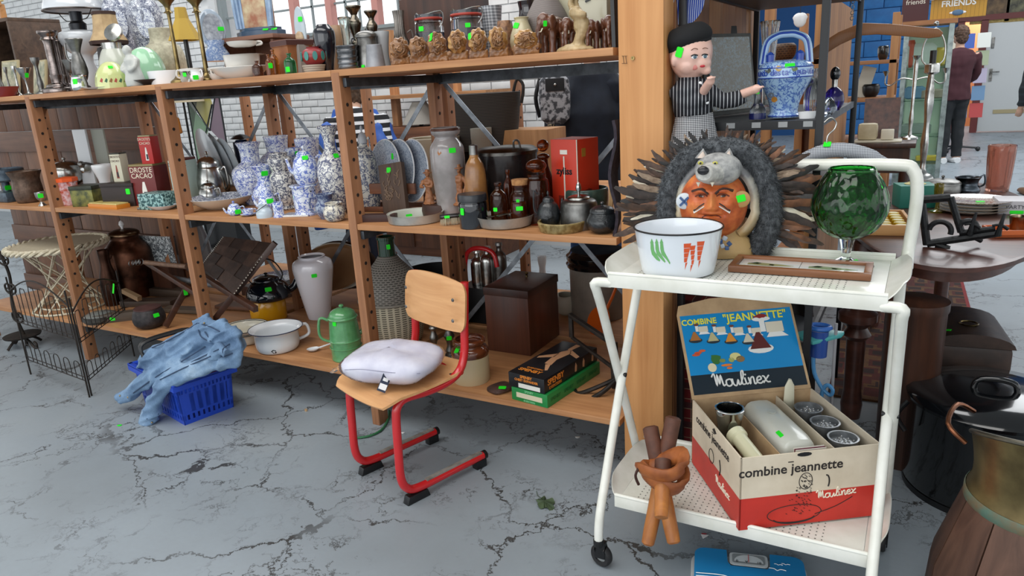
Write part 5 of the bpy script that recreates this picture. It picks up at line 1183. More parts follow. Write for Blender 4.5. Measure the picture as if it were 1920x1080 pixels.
v_=L('candy_jar','clear jar of sweets with a bright orange octagonal lid','jar',133,384,340,38,[(.8,0),(.88,.05),(1,1)],mott('#b7482c','#d9c0c4',45,.25,0,.2),z=MID,d=.1,seg=8,k=1);child(v_,'lid',M().lathe([(.001,v_.h),(v_.r*1.1,v_.h),(v_.r*1.12,v_.h*1.15),(.001,v_.h*1.2)],8),flat('#e0571c',.35))
def bx3(name,label,cat,px,d,z,w_,dp_,h_,rz,mat,group=None,bev=.002): 
    t=thing(name,label,cat,on(px,Y0+d,z),rz,group);M().box((0,0,h_/2),(w_,dp_,h_)).obj('body',mat,t,bev=bev);return t
def hgt(px,d,z,py):return ztop(on(px,Y0+d,z),py)-z
t_=bx3('tea_tin','green and gold square tea tin with dark lid','tin',172,.12,MID,.135,.12,.09,.35,mott('#3d4426','#7c7a3a',30,.4,.2));M().box((0,0,.1),(.14,.125,.022)).obj('lid',mott('#20251c','#34382a',30,.4,.2),t_,bev=.002)
t_=bx3('pencil_tin','flat orange tin with pale lid at the front of the shelf','tin',205,.075,MID,.26,.075,.022,-.02,flat('#c87c28',.4));M().box((0,0,.025),(.25,.068,.006)).obj('lid',mott('#b3a15c','#cdbb78',20,.4),t_,bev=.002)
t_=bx3('dark_chest','small black wooden chest with a green sticker','box',240,.17,MID,.20,.12,.105,.28,wood('#1c1412','#2f2320',axis='X'));M().box((0,0,.113),(.205,.125,.018)).obj('lid',wood('#1c1412','#2f2320',axis='X'),t_,bev=.003);stk(t_,240,359,9,9)
t_=thing('wall_coffee_mill','white enamel wall coffee mill with iron crank on a tall backboard','coffee mill',on(175,Y0+.36,MID));zt_=hgt(172,.36,MID,243)
M().box((0,0,zt_/2),(.13,.014,zt_)).obj('backboard',flat('#c9cdd0',.3),t_,bev=.004);M().lathe([(.001,0),(.022,0),(.02,.04),(.001,.05)],16,rot=(pi/2,0,0),c=(.03,-.01,zt_*.42)).obj('crank_hub',SILVER,t_)
M().tube([(.04,-.05,zt_*.5),(.1,-.06,zt_*.52),(.2,-.06,zt_*.48),(.22,-.06,zt_*.46)],.007,8,sm=3).obj('crank_arm',IRON,t_);M().ball((.035,-.05,zt_*.5),.02,12,8).obj('crank_boss',PEWTER,t_);M().lathe([(.001,0),(.016,0),(.02,.04),(.001,.05)],12,c=(.225,-.06,zt_*.4)).obj('crank_knob',DWOOD,t_)
M().box((.13,.03,zt_*.5),(.12,.012,zt_*.98)).obj('grey_board',flat('#8d9086',.6),t_,bev=.003)
v_=L('china_egg_holder','white china pedestal dish next to the cocoa tins','dish',204,340,309,34,[(.9,0),(.95,.1),(.6,.4),(.6,.6),(1,.9),(1,1)],WHITE,z=MID,d=.26,op=.1)
def cocoa(name,label,px,d,z,w_,dp_,pyt,rz,c1,c2,txt=('CACAO',),tc='#e6dcc4'):
    h_=hgt(px,d,z,pyt);t=bx3(name,label,'tin',px,d,z,w_,dp_,h_*.95,rz,flat(c1,.4),'cocoa tins');M().box((0,0,h_*.975),(w_*.97,dp_*.97,h_*.05)).obj('lid',flat(c2,.4),t,bev=.002)
    for i,s in enumerate(txt):text(s,t,flat(tc,.5),(0,-dp_/2-.0008,h_*(.86-.14*i)),w_*.24,fyy)
    M().prism([(-w_*.12,h_*.12),(w_*.14,h_*.12),(w_*.1,h_*.4),(w_*.06,h_*.58),(-w_*.02,h_*.58),(-w_*.08,h_*.4)],.0006,(0,-dp_/2-.0003,0),(1,0,0),(0,0,1)).obj('nurse_print',flat('#e4e2da' if 'red' in label else '#8b3a2c',.5),t,smooth=False)
    M().box((w_*.04,-dp_/2-.0008,h_*.25),(w_*.14,.0008,h_*.18)).obj('apron_print',flat('#1f2b33',.5),t);return t,h_
tb,hb_=cocoa('cocoa_tin','dark red cocoa tin lying at the bottom of the tin pile',290,.22,MID,.15,.11,306,.3,'#6b1f1d','#8a7b4e',('DROSTE','CACAO'))
cocoa('cocoa_tin','red cocoa tin with a white nurse standing on top of another tin',286,.22,MID+hb_,.075,.06,253,.25,'#b3241f','#a59a72',("DROSTE'S",'CACAO'))
cocoa('cocoa_tin','cream and brown cocoa tin in front of the coffee mill',232,.2,MID+.105,.065,.055,292,.25,'#cfcab2','#3a3a30',("DROSTE'S",'CACAO'),'#4d2b20');bpy.data.objects[[o.name for o in bpy.data.objects if o.get('label','').startswith('cream and brown')][0]].location.z=MID+.122
cocoa('cocoa_tin','pale green cocoa tin behind the rack post by the bowls',356,.25,MID,.11,.08,295,.2,'#a9bdb4','#5e2a26',("DROSTE'S",),'#4a2d28')
t_=bx3('marbled_box','teal crackle-painted box with sloping top','box',302,.13,MID,.16,.12,.08,.2,mott('#1e4a4c','#8fb3b0',90,.4,0,.1,.48,.52))
v_=L('scalloped_dish','white oval dish with scalloped blue-edged rim on the shelf front','dish',305,398,384,66,[(.55,0),(.8,.5),(1,1)],flat('#d3d6da',.15,0,.4),z=MID,d=.1,sy=.7,op=.1,k=2,fl=lambda a,z:1+.03*sin(18*a))
t_=bx3('blade_case','flat grey metal case beside the marbled box','case',272,.08,MID,.06,.04,.012,.3,PEWTER)
D1,D2,D3=delft(),delft('#2a46a8',30,.58,.03),delft('#2f52b4',22,.62,.04,'#d9dfe8')
v_=L('delft_bowl','wide blue and white pottery bowl at the front of the shelf','bowl',418,402,368,118,[(.42,0),(.5,.08),(.75,.4),(.95,.85),(1,1)],flat('#c4b8a6',.3,0,.3),z=MID,d=.2,k=2,seg=40,op=.02);child(v_,'painted_inside',M().lathe([(v_.r,v_.h),(v_.r*.98,v_.h*1.03),(v_.r*.88,v_.h*.85),(v_.r*.6,v_.h*.4),(.001,v_.h*.2)],40),delft('#33476f',40,.5))
# silver pots behind
for px,d,w_,pyt,lab in ((360,.34,46,330,'pewter sugar pot with stepped lid behind the post'),(402,.36,60,312,'silver teapot with black handle behind the delft bowl'),(438,.5,40,322,'clear and silver jug rack beside the large delft vase'),(396,.26,40,352,'low silver sugar bowl with a finial behind the delft bowl')):
    v_=L('silver_pot',lab,'pot',px,0,pyt,w_,[(.6,0),(.9,.25),(1,.6),(.8,.95),(.7,1)],SILVER,z=MID,d=d);lid(v_,1.0,.7,.3,None,.14,.14);ear(v_,.3,.9,.35,.07,.3)
VASE1=[(.5,0),(.6,.05),(.9,.28),(1,.45),(.93,.58),(.55,.68),(.46,.72),(.48,.9),(.6,.99),(.62,1)]
v_=L('delft_vase','large blue and white delft vase with windmill scene and wide neck','vase',482,0,268,74,VASE1,D1,z=MID,d=.34,op=.08,seg=36)
v_=L('oil_lantern','navy and black oil lantern standing behind the windmill vase','lantern',468,0,262,30,[(.7,0),(.8,.2),(1,.9),(.9,.95),(.6,1)],flat('#1a2238',.25),z=MID,d=.55);child(v_,'cap',M().lathe([(.001,v_.h),(v_.r*1.3,v_.h*1.02),(v_.r*.7,v_.h*1.08),(.001,v_.h*1.1)],8),BLACK)
VASE2=[(.55,0),(.62,.04),(.8,.25),(1,.55),(.95,.68),(.62,.76),(.58,.8),(.66,.97),(.7,1)]
v_=L('delft_vase','blue and white vase with flared collar behind the tall apothecary jar','vase',533,0,256,66,VASE2,D2,z=MID,d=.5,op=.08)
v_=L('delft_vase','tall delft vase with straight neck behind the teapot warmer','vase',590,0,260,62,[(.5,0),(.7,.1),(1,.3),(.95,.45),(.6,.58),(.55,.68),(.7,.9),(.72,1)],D2,z=MID,d=.42,op=.08)
v_=L('delft_vase','short pot-bellied delft vase with wide blue mouth','vase',503,372,310,48,[(.5,0),(.55,.04),(.95,.25),(1,.38),(.7,.55),(.5,.68),(.75,.9),(.95,1)],D3,z=MID,d=.22,op=.1);stk(v_.o,496,325,12,9)
v_=L('apothecary_jar','tall white apothecary jar painted with dark blue scrolls','jar',537,384,288,46,[(.75,0),(.82,.03),(.72,.08),(.95,.2),(1,.5),(.92,.62),(.7,.68),(.75,.72),(.95,.85),(.9,.93),(.65,.97),(.75,1)],delft('#1d2a52',24,.66,.05,'#d8d6d0'),z=MID,d=.24,op=.1)
v_=L('teapot_warmer','white and blue pierced teapot warmer with fluted sides','warmer',577,397,346,52,[(.88,0),(.92,.06),(.82,.12),(.86,.5),(.88,.9),(1,.95),(1,1)],D3,z=MID,d=.14,fl=lambda a,z:1+.02*sin(10*a),seg=40);wz=MID+v_.h
for a in (-.9,-.5): 
    g_=face(v_.p)-pi/2-a;M().lathe([(.001,0),(.0035,0),(.0035,.001),(.001,.001)],8,rot=(pi/2,0,g_+pi/2),c=(v_.r*.87*cos(g_),v_.r*.87*sin(g_),v_.h*.8)).obj('vent_hole',BLACK,v_.o)
tp0=v_
v_=L('delft_teapot','white and blue porcelain teapot standing on its pierced warmer','teapot',577,0,292,48,[(.6,0),(.85,.15),(1,.5),(.85,.85),(.6,1)],D3,z=wz,d=tp0.p.y-Y0);lid(v_,1.0,.6,.2,None,.14,.16);ear(v_,.2,.9,.5,.08,face(v_.p));spout(v_,.4,.95,.35,(.18,.09),face(v_.p)+pi)
stk(v_.o,572,296,11,8)
v_=L('delft_cup','frilled delft cup with green sticker behind the teapot lid','cup',556,0,277,36,[(.5,0),(.8,.4),(1,1)],D3,z=MID+.21,d=.36,op=.1,fl=lambda a,z:1+.04*sin(8*a));stk(v_.o,558,287,10,7)
o=M().box((0,0,.105),(.1,.1,.208)).obj('display_block',WHITE,None,on(556,Y0+.37,MID));tag(o,'white display block carrying the frilled delft cup','block')
v_=L('delft_vase','slender delft vase with flared lip half behind the middle rack post','vase',634,388,238,58,[(.5,0),(.6,.06),(.95,.35),(1,.52),(.8,.65),(.4,.74),(.38,.88),(.62,.98),(.7,1)],delft('#1f2f66',26,.62,.05,'#dcdbd6'),z=MID,d=.18,op=.1);stk(v_.o,630,292,10,8) if hit(v_.o,630,292) else None
# miniature delft at the front
def mini(name,label,cat,px,pyb,pyt,w_,prof,mat=D3,d=.05,hd=None,sp=None,ld=None,op=.1):
    v=L(name,label,cat,px,pyb,pyt,w_,prof,mat,z=MID,d=d,op=0 if ld else op,group='miniature delft pieces')
    if ld:lid(v,1.0,ld,.35,None,.2,.3)
    if hd:ear(v,.25,.85,.55,.1,face(v.p)+hd[0])
    if sp:spout(v,.3,.95,.45,(.2,.1),face(v.p)+sp[0])
    return v
v_=mini('miniature_teapot','tiny delft teapot with knobbed lid at the shelf front','teapot',441,405,387,26,[(.6,0),(.9,.2),(1,.5),(.8,1)],ld=.7,hd=(0,),sp=(pi,));stk(v_.o,446,397,11,8)
v_=mini('miniature_cup','tiny delft teacup on a saucer beside the small teapot','cup',466,406,392,22,[(.5,0),(.8,.3),(1,1)],hd=(.1,));child(v_,'saucer',M().lathe([(.001,.0),(v_.r*.6,0),(v_.r*1.35,v_.h*.3),(v_.r*.6,.002)],24),D3)
v_=mini('miniature_churn','pale blue miniature milk can with wire handle','can',497,408,384,30,[(1,0),(1,.45),(.7,.75),(.55,.8),(.6,1)],flat('#b9c6cf',.2,0,.4),.04);child(v_,'wire_handle',M().tube([(-v_.r*.8,0,v_.h*.6),(-v_.r*.5,-v_.r*.9,v_.h*.5),(v_.r*.2,-v_.r,v_.h*.7),(v_.r*.6,0,v_.h*1.05)],.0015,6,sm=4),IRON)
v_=mini('miniature_teapot','white and blue creamer teapot behind the wire-handled milk can','teapot',504,392,362,34,[(.6,0),(.95,.3),(1,.5),(.7,1)],ld=.65,hd=(0,),sp=(pi,),d=.14);stk(v_.o,506,377,13,8)
v_=mini('salt_shaker','white and blue salt shaker marked with letters','shaker',524,405,379,22,[(1,0),(1,.1),(.85,.2),(.9,.9),(.8,1)],d=.06)
p=at(550,406,z=MID);o=M().box((0,0,.004),(.13,.085,.007)).obj('delft_tile',flat('#d5d9dc',.15),None,p+V((0,.03,0)),(0,0,.35),bev=.001);tag(o,'flat blue and white tile lying on the shelf front','tile');M().box((0,0,.0078),(.12,.076,.0008)).obj('painted_face',delft('#3a5283',60,.5),o)
v_=mini('delft_jug','dark blue and grey jug with loop handle near the middle post','jug',613,404,364,40,[(.55,0),(.6,.06),(.9,.25),(.95,.5),(.7,.75),(.85,1)],delft('#1f2f66',20,.5,.05,'#8d98a8'),d=.08,hd=(pi,));stk(v_.o,593,376,6,9)
v_=mini('delft_cream_pot','round white and navy pot with zigzag rim at the middle post','pot',629,412,380,42,[(.55,0),(.85,.15),(1,.45),(.85,.75),(.72,.85),(.8,1)],delft('#1f2a52',24,.6,.04,'#cfc9ba'),d=.04)
# standing plates and mirror behind
for i,(px,pyt,lab) in enumerate(((402,240,'tall grey dish standing on edge behind the tins'),(422,258,'second grey dish standing on edge beside the lantern'),(436,258,'thin grey dish standing on edge nearest the lantern'))):
    p=on(px,Y0+.5,MID);h_=ztop(p,pyt)-MID;o=M().lathe([(.001,0),(h_*.35,0),(h_*.5,.012),(h_*.49,.016),(h_*.34,.005),(.001,.005)],36).obj('standing_dish',flat('#a3abb0',.2,0,.3),None,p+V((0,0,h_*.5)),(0,deg(80),deg(68)));tag(o,lab,'dish','dishes standing on edge')
# ================================================================ MIDDLE SHELF, right bay
v_=L('stoneware_stein','grey stoneware flagon with blue painted castle and stopper','flagon',694,0,268,42,[(.8,0),(1,.08),(1,.72),(.8,.86),(.4,.95),(.36,1)],delft('#24355e',22,.62,.05,'#bdbab2'),z=MID,d=.30);lid(v_,1.0,.42,.16,flat('#a9abb0',.3),.14,.1);ear(v_,.8,1.05,.18,.07,.4,r0=.45)
pr_=thing('plate_rack','brown wooden plate rack with turned spindles on the middle shelf','rack',on(728,Y0+.33,MID),.12);rw=wood('#5a3420','#7a4a30',axis='X')
M().box((.0,.06,.012),(.42,.03,.024)).obj('base_rail',rw,pr_,bev=.003);M().box((0,-.06,.012),(.42,.02,.02)).obj('base_rail',rw,pr_,bev=.003);M().box((-.02,-.05,.10),(.40,.016,.045)).obj('front_rail',rw,pr_,bev=.003)
for i in range(6):M().tube([(-.15+.06*i,.07,.02),(-.15+.06*i,.10,.2)],.006,8).obj('spindle',rw,pr_)
for i,(px,lab) in enumerate(((733,'pale blue plate in the plate rack, beside the carved board'),(758,'middle pale blue plate in the plate rack'),(783,'pale blue plate in the plate rack, beside the tall grey jar'))):
    p=on(px,Y0+.38,MID+.03);h_=ztop(p,262)-p.z;o=M().lathe([(.001,.004),(h_*.33,.004),(h_*.5,.014),(h_*.5,.018),(h_*.33,.009),(.001,.009)],40).obj('dinner_plate',delft('#6a7890',46,.66,.03,'#b9c2ce'),None,p+V((0,0,h_*.5)),(0,deg(82),deg(-112)));tag(o,lab,'plate','plates in the rack'); 
    M().tube([(h_*.5*cos(t*pi/20),h_*.5*sin(t*pi/20),.016) for t in range(40)],.003,6,closed=True).obj('rim',WHITE,o)
    if i == 0:stk(o,736,293,7,8) if hit(o,736,293) else None
cb=thing('carved_mould_board','carved dark wooden biscuit mould board leaning upright','mould',on(744,Y0+.23,MID),0);p=V(cb.location);h_=ztop(p,306)-MID
cbm=wood('#3d2a20','#57402f',axis='Z');cb.rotation_euler=(deg(-12),deg(-8),deg(8));body=M().box((0,0,h_/2),(.115,.03,h_)).obj('board',cbm,cb,bev=.004)
rnd=random.Random(4);rel=M()
for i in range(26):x,z=rnd.uniform(-.04,.04),rnd.uniform(.05,h_-.05);M().tube([(x,-.016,z),(x+rnd.uniform(-.012,.012),-.017,z+.012),(x+rnd.uniform(-.014,.014),-.016,z+.022)],.0022,6,sm=2).obj('carved_relief',wood('#6a5140','#86705c',axis='Z'),body)
stk(cb,729,319,9,9)
t_=bx3('drawer_slip','dark red-brown wooden slip lying in front of the plate rack','wood piece',700,.07,MID,.2,.04,.03,.3,wood('#2c1511','#45231c',axis='X'))
v_=L('glazed_jar','tall grey glazed pottery jar with brown rim and label','jar',848,0,240,64,[(.75,0),(.8,.03),(.9,.3),(1,.55),(1,.72),(.95,.8),(.68,.88),(.66,.91),(.82,.94),(.85,.98),(.78,1)],mott('#7f7a78','#a19b9b',8,.16,0,.1,coat=.4),z=MID,d=.24,op=.06,seg=40)
child(v_,'rim_glaze',M().tube([(v_.r*.8*cos(t*pi/20),v_.r*.8*sin(t*pi/20),v_.h*.985) for t in range(40)],.006,8,closed=True),mott('#4a3028','#6b4a3e',20,.2));stk(v_.o,848,282,13,9);decal(v_.o,[(823,279),(828,287),(823,292),(820,287)],flat('#a0683c',.6),'maker_label')
rb=L('round_stand','dark round wooden stand with brass studs under the carved figures','stand',830,392,380,76,[(.95,0),(1,.5),(.95,1)],wood('#2a1712','#44261c',axis='X'),z=MID,k=1,d=.25)
fw_=wood('#7a4a2c','#a06a42',axis='Z',rough=.5)
def figure(label,px,pyb,pyt,z,d,arms):
    p=on(px,Y0+d,z);h_=ztop(p,pyt)-z;m=M();s=h_
    m.lathe([(.001,0),(.16*s,0),(.17*s,.05*s),(.12*s,.3*s),(.1*s,.45*s),(.15*s,.62*s),(.14*s,.72*s),(.05*s,.78*s),(.001,.79*s)],16,sy=.75);m.ball((0,0,.86*s),(.075*s,.075*s,.095*s),12,8)
    for a in arms:m.tube([V(q)*s for q in a],[.055*s,.035*s],8,sm=3)
    m.lathe([(.001,0),(.2*s,0),(.2*s,.04*s),(.001,.05*s)],12)
    hat=M().lathe([(.001,.9*s),(.13*s,.9*s),(.13*s,.92*s),(.07*s,.93*s),(.06*s,1.0*s),(.001,1.01*s)],12)
    o=remesh(m,s*.018,'carved_figure',fw_,None,p,lambda co,n:mnoise.noise(co*(14/s))*s*.02,2);hat.obj('hat',fw_,o);tag(o,label,'figurine','carved wooden figures');return o
sz=MID+rb.h
figure('carved wooden saint figure with arms folded over a cloak',806,0,318,sz,.22,[((-.14,-.02,.68),(-.2,-.1,.5),(-.05,-.16,.52)),((.14,-.02,.68),(.2,-.1,.52),(.02,-.17,.56))])
figure('slim carved wooden soldier figure with one hand on hip',864,0,308,sz,.22,[((-.14,0,.68),(-.26,-.02,.5),(-.12,-.06,.4)),((.14,0,.68),(.24,-.06,.5),(.2,-.14,.3))])
v_=L('stoneware_bottle','brown ribbed stoneware bottle with grey cap','bottle',897,366,290,46,[(.9,0),(1,.04),(.95,.3),(.86,.7),(.7,.86),(.4,.96),(.36,1)],mott('#7c5230','#a4733f',14,.25,0,.2,coat=.3),z=MID,d=.2,fl=lambda a,z:1+.012*sin(z*900));child(v_,'cap',M().lathe([(.001,v_.h),(v_.r*.38,v_.h),(v_.r*.36,v_.h*1.14),(.001,v_.h*1.16)],20),PEWTER)
v_=L('black_glass_jar','black glass storage jar with flat plastic lid and green sticker','jar',889,422,376,54,[(.95,0),(1,.06),(1,.85),(.92,.95),(.92,1)],flat('#10131a',.06,0,.8),z=MID,d=.06);child(v_,'lid',M().lathe([(.001,v_.h),(v_.r*1.02,v_.h),(v_.r*1.02,v_.h*1.2),(v_.r*.98,v_.h*1.26),(.001,v_.h*1.27)],36),flat('#24262b',.3));stk(v_.o,867,397,10,10)
ali=mott('#8f8d88','#b5b2ab',14,.4,.5)
v_=L('aluminium_pan','round aluminium cake pan with cream enamel inside','pan',780,427,398,106,[(.9,0),(.96,.08),(.99,.9),(1,1)],ali,z=MID,d=.115,k=1,seg=44,op=.02);child(v_,'enamel_inside',M().lathe([(v_.r*1.0,v_.h),(v_.r*1.01,v_.h*1.02),(v_.r*.93,v_.h*.9),(v_.r*.9,v_.h*.15),(.001,v_.h*.12)],44),flat('#c2c4b8',.25));stk(v_.o,767,405,12,7)
br=thing('scrub_brush','black backed brush with pale bristles and green sticker','brush',at(842,424,z=MID)+V((0,.03,0)),.75);M().loft([[V((x,.018*w_*cos(a),.034+.009*sin(a))) for a in [i*pi/6 for i in range(12)]] for x,w_ in ((-.05,.5),(-.045,.9),(.04,1),(.06,.6))]).obj('back',BLACK,br)
bm_=M();rnd=random.Random(9)
for i in range(260):x,y=rnd.uniform(-.046,.045),rnd.uniform(-.014,.014);q=V((x*1.1+rnd.uniform(-.003,.003),y*1.3,0));bm_.add([V((x-.001,y,.03)),V((x+.001,y,.03)),V((x,y+.001,.03)),q],[(0,1,3),(1,2,3),(2,0,3)])
bm_.obj('bristles',flat('#b7ad93',.8),br,smooth=False)['kind']='stuff';stk(br,838,407,10,5)
v_=L('tin_pan','tin pan with two loop handles holding a stack of cutlery','pan',948,432,402,112,[(.78,0),(.88,.12),(.97,.85),(1,1)],ali,z=MID,d=.115,op=.03,k=1,seg=44);child(v_,'pan_inside',M().lathe([(v_.r*.985,v_.h),(v_.r*.92,v_.h*.85),(v_.r*.8,v_.h*.2),(.001,v_.h*.15)],44),flat('#b5b4aa',.4))
for s in (0,pi):ear(v_,.65,.95,.16,.02,face(v_.p)+s+.1,r0=.97,mat=PEWTER)
pan=v_
for i in range(7):
    t=thing('dessert_fork','steel fork lying in the tin pan','fork',pan.p+V((-.015+.012*i,.01*(i % 3),pan.h*.8+.004*i)),1.0+.06*i,'forks in the tin pan');m=M().box((0,0,0),(.11,.01,.0025));t.rotation_euler=(0,-.1,face(pan.p)+.15*i-.4);m.obj('handle',SILVER,t)
    for j in range(4):M().box((-.068,-.0075+.005*j,.001),(.04,.0022,.0018)).obj('tine',SILVER,t)
lm=M().tube([pan.p+V((.02,.02,pan.h*.7)),pan.p+V((.075,.05,pan.h*1.35))],[.011,.013],12).obj('grater_handle',PEWTER);tag(lm,'ribbed metal handle sticking out of the tin pan','handle tool');stk(pan.o,955,400,12,6) if hit(pan.o,955,400) else None
pie=mott('#6e5a33','#9c8a5c',50,.25,0,.6)
v_=L('pie_dish','round fluted amber-brown pottery pie dish at the shelf front','dish',1054,439,413,92,[(.88,0),(.92,.1),(1,.9),(.98,1)],pie,z=MID,d=.085,op=.08,k=1,seg=72,fl=lambda a,z:1+.02*sin(36*a));stk(v_.o,1032,418,13,5)
dk=mott('#1e1b1c','#332c2a',12,.2,.3)
v_=L('stock_pot','large dark brown enamel stock pot with grey lid','pot',957,0,287,112,[(.92,0),(1,.06),(1,1)],dk,z=MID,d=.38,k=1,seg=44);lo=child(v_,'lid',M().lathe([(.001,v_.h),(v_.r*1.03,v_.h),(v_.r*1.03,v_.h*1.05),(v_.r*.9,v_.h*1.1),(.001,v_.h*1.14)],44),metalm('#6f6c68',.3,'#3a3836'));M().tube([(v_.r*.55,-.06,v_.h*1.1),(v_.r*.6,-.07,v_.h*1.22),(v_.r*.72,-.06,v_.h*1.22),(v_.r*.75,-.05,v_.h*1.08)],.004,8,sm=4).obj('ring_pull',PEWTER,lo)
amber=flat('#2a0f08',.05,0,.9)
def aglass(c): 
    t=NT('brown_glass');return t.set(c,.03,Transmission_Weight=.85,IOR=1.45)
AG=aglass('#7a3512');AG2=aglass('#5a2a14')
v_=L('brown_decanter','tall brown glass decanter with ball stopper','decanter',1024,0,290,44,[(.85,0),(1,.1),(1,.4),(.75,.62),(.4,.82),(.36,1)],AG,z=MID,d=.28);child(v_,'ball_stopper',M().ball((0,0,v_.h*1.14),v_.r*.52,16,12),AG);child(v_,'collar',M().ball((0,0,v_.h*.97),(v_.r*.55,v_.r*.55,v_.r*.3),16,8),AG)
v_=L('brown_jar','brown glass jar with big bubble stopper','jar',1010,0,326,46,[(.95,0),(1,.08),(1,.8),(.75,.92),(.75,1)],AG2,z=MID,d=.18);child(v_,'bubble_stopper',M().ball((0,0,v_.h*1.16),(v_.r*.85,v_.r*.85,v_.r*.55),18,12),AG)
v_=L('cork_jar','brown glass jar with a wide cork stopper','jar',979,398,346,42,[(.85,0),(1,.2),(.95,.7),(.72,.85),(.78,1)],AG2,z=MID,d=.14);child(v_,'cork',M().lathe([(.001,v_.h*.95),(v_.r*.72,v_.h*.95),(v_.r*.76,v_.h*1.13),(.001,v_.h*1.14)],24),mott('#8a5c34','#b07f50',60,.9));stk(v_.o,971,378,6,8) if hit(v_.o,971,378) else None
v_=L('amber_bowl','low amber glass bowl with green sticker','bowl',975,398,378,32,[(.7,0),(1,.4),(.9,1)],AG,z=MID,d=.10,op=.1);stk(v_.o,974,391,13,8) if hit(v_.o,974,391) else None
for px,pyb,pyt,w_,lab,d in ((938,396,342,32,'dark brown glass pharmacy bottle with rounded shoulders',.1),(957,385,318,18,'slim brown glass bottle behind the cork jar',.18)):
    v_=L('brown_bottle',lab,'bottle',px,pyb,pyt,w_,[(.9,0),(1,.06),(1,.6),(.85,.75),(.35,.85),(.32,.93),(.42,.94),(.42,1)],AG2 if w_ > 20 else AG,z=MID,d=d)
    if w_ > 20:stk(v_.o,929,393,8,7) if hit(v_.o,929,393) else None
blackp=mott('#14171a','#23272a',90,.3,0,.7,coat=.3)
v_=L('iron_teapot','black embossed teapot with straight spout and arched handle','teapot',1030,408,378,44,[(.65,0),(.9,.2),(1,.5),(.8,.85),(.5,1)],blackp,z=MID,d=.12);lid(v_,1.0,.5,.22,None,.12,.2);spout(v_,.4,1.1,.2,(.16,.08),face(v_.p)+.1);ear(v_,.5,1.3,.4,.07,face(v_.p)+pi,bow=1.5);stk(v_.o,1049,360,6,9) if hit(v_.o,1049,360) else None
v_=L('cheese_dome','pewter covered dish with tall silver knob','dish',1087,408,372,70,[(.92,0),(1,.06),(.98,.7),(.9,.92),(.6,1)],PEWTER,z=MID,d=.14);lid(v_,.99,.62,.14,SILVER,.16,.45)
v_=L('black_sugar_bowl','black embossed bowl with fluted lid at the end of the shelf','bowl',1130,427,398,60,[(.5,0),(.9,.25),(1,.55),(.85,.85),(.75,1)],blackp,z=MID,d=.08);lid(v_,1.0,.78,.35,None,.14,.2)
v_=L('green_platter','dark green dish on a brown wooden base behind the cheese dome','dish',1100,372,352,84,[(.9,0),(1,.5),(1,.9),(.95,1)],mott('#2e3f38','#445850',20,.2),z=MID,d=.30,op=.05)
# red appliance box
t_=thing('chopper_box','orange-red food chopper carton with printed handle and vegetables','box',on(1087,Y0+.25,MID+.0),0);p=V(t_.location)
N=on(1086,Y0+.22,MID);h_=ztop(N,262)-MID;k=mpp(N);t_.location=N;t_.rotation_euler=(0,0,deg(75));w1,w2=.125,.125
bw_=M().box((w1/2,w2/2,h_/2),(w1,w2,h_)).obj('carton',flat('#c2341d',.4),t_,bev=.002);fa=MX((V((0,-1,0)),V((0,0,1)),V((-1,0,0)))).transposed();fb_=MX((V((1,0,0)),V((0,0,1)),V((0,-1,0)))).transposed()
text('zyliss',t_,BLACK,(-.0008,w2*.5,h_*.62),.036,fa,bold=.001);text('zyliss',t_,flat('#4a1a12',.5),(w1*.5,-.0008,h_*.38),.016,fb_)
M().box((-.0006,w2*.5,h_*.5),(.001,.006,h_*.6)).obj('plunger_print',flat('#cfc6ba',.4),t_);M().box((-.0006,w2*.5,h_*.85),(.001,.034,.016)).obj('plunger_print',flat('#dcd5ca',.4),t_);M().box((-.0005,w2*.5,h_*.18),(.001,.062,h_*.28)).obj('beaker_print',flat('#7d2a20',.2),t_)
for x,z,r_,c_ in ((.3,.2,.02,'#7f9a4a'),(.55,.16,.02,'#b98a4a'),(.75,.14,.018,'#c9b79a'),(.4,.1,.018,'#9aa04a')):M().lathe([(.001,0),(r_,0),(r_,.0006),(.001,.0006)],14,rot=(pi/2,0,0),c=(w1*x,0,h_*z)).obj('vegetable_print',flat(c_,.5),t_)
M().box((w1*.3,-.0005,h_*.84),(.022,.001,.03)).obj('crest_print',flat('#a5782c',.4),t_)
M().box((-.0004,-.0,h_/2),(.003,.003,h_)).obj('edge_stripe',flat('#d8cfc0',.5),t_)
# end of shelf: dark velvet drape and thin boards
dp_=M().grid(lambda u,v:V((-.875+.012*sin(9*v)-.03*(1-v)*u,Y0+.02+.10*u,lerp(MID+.003,1.27,v)+.0)),8,14).obj('velvet_backdrop',mott('#211c22','#37303a',60,.95),None,solid=.01);tag(dp_,'dark purple velvet covered board at the end of the middle shelf','board')
o=M().box((0,0,.12),(.014,.05,.24)).obj('pine_batten',wood('#9a774c','#c29c6c',axis='Z'),None,on(1143,Y0+.2,MID),(0,.08,.3));tag(o,'short pine batten leaning beside the dark velvet board','batten')
o=M().grid(lambda u,v:V((-.868-.006*sin(3*v),Y0+.03+.30*u,lerp(TOP+.001,2.2,v))),8,10).obj('backdrop_board',BLACK,None,solid=.012);tag(o,'matt black panel against the timber post on the top shelf','board')
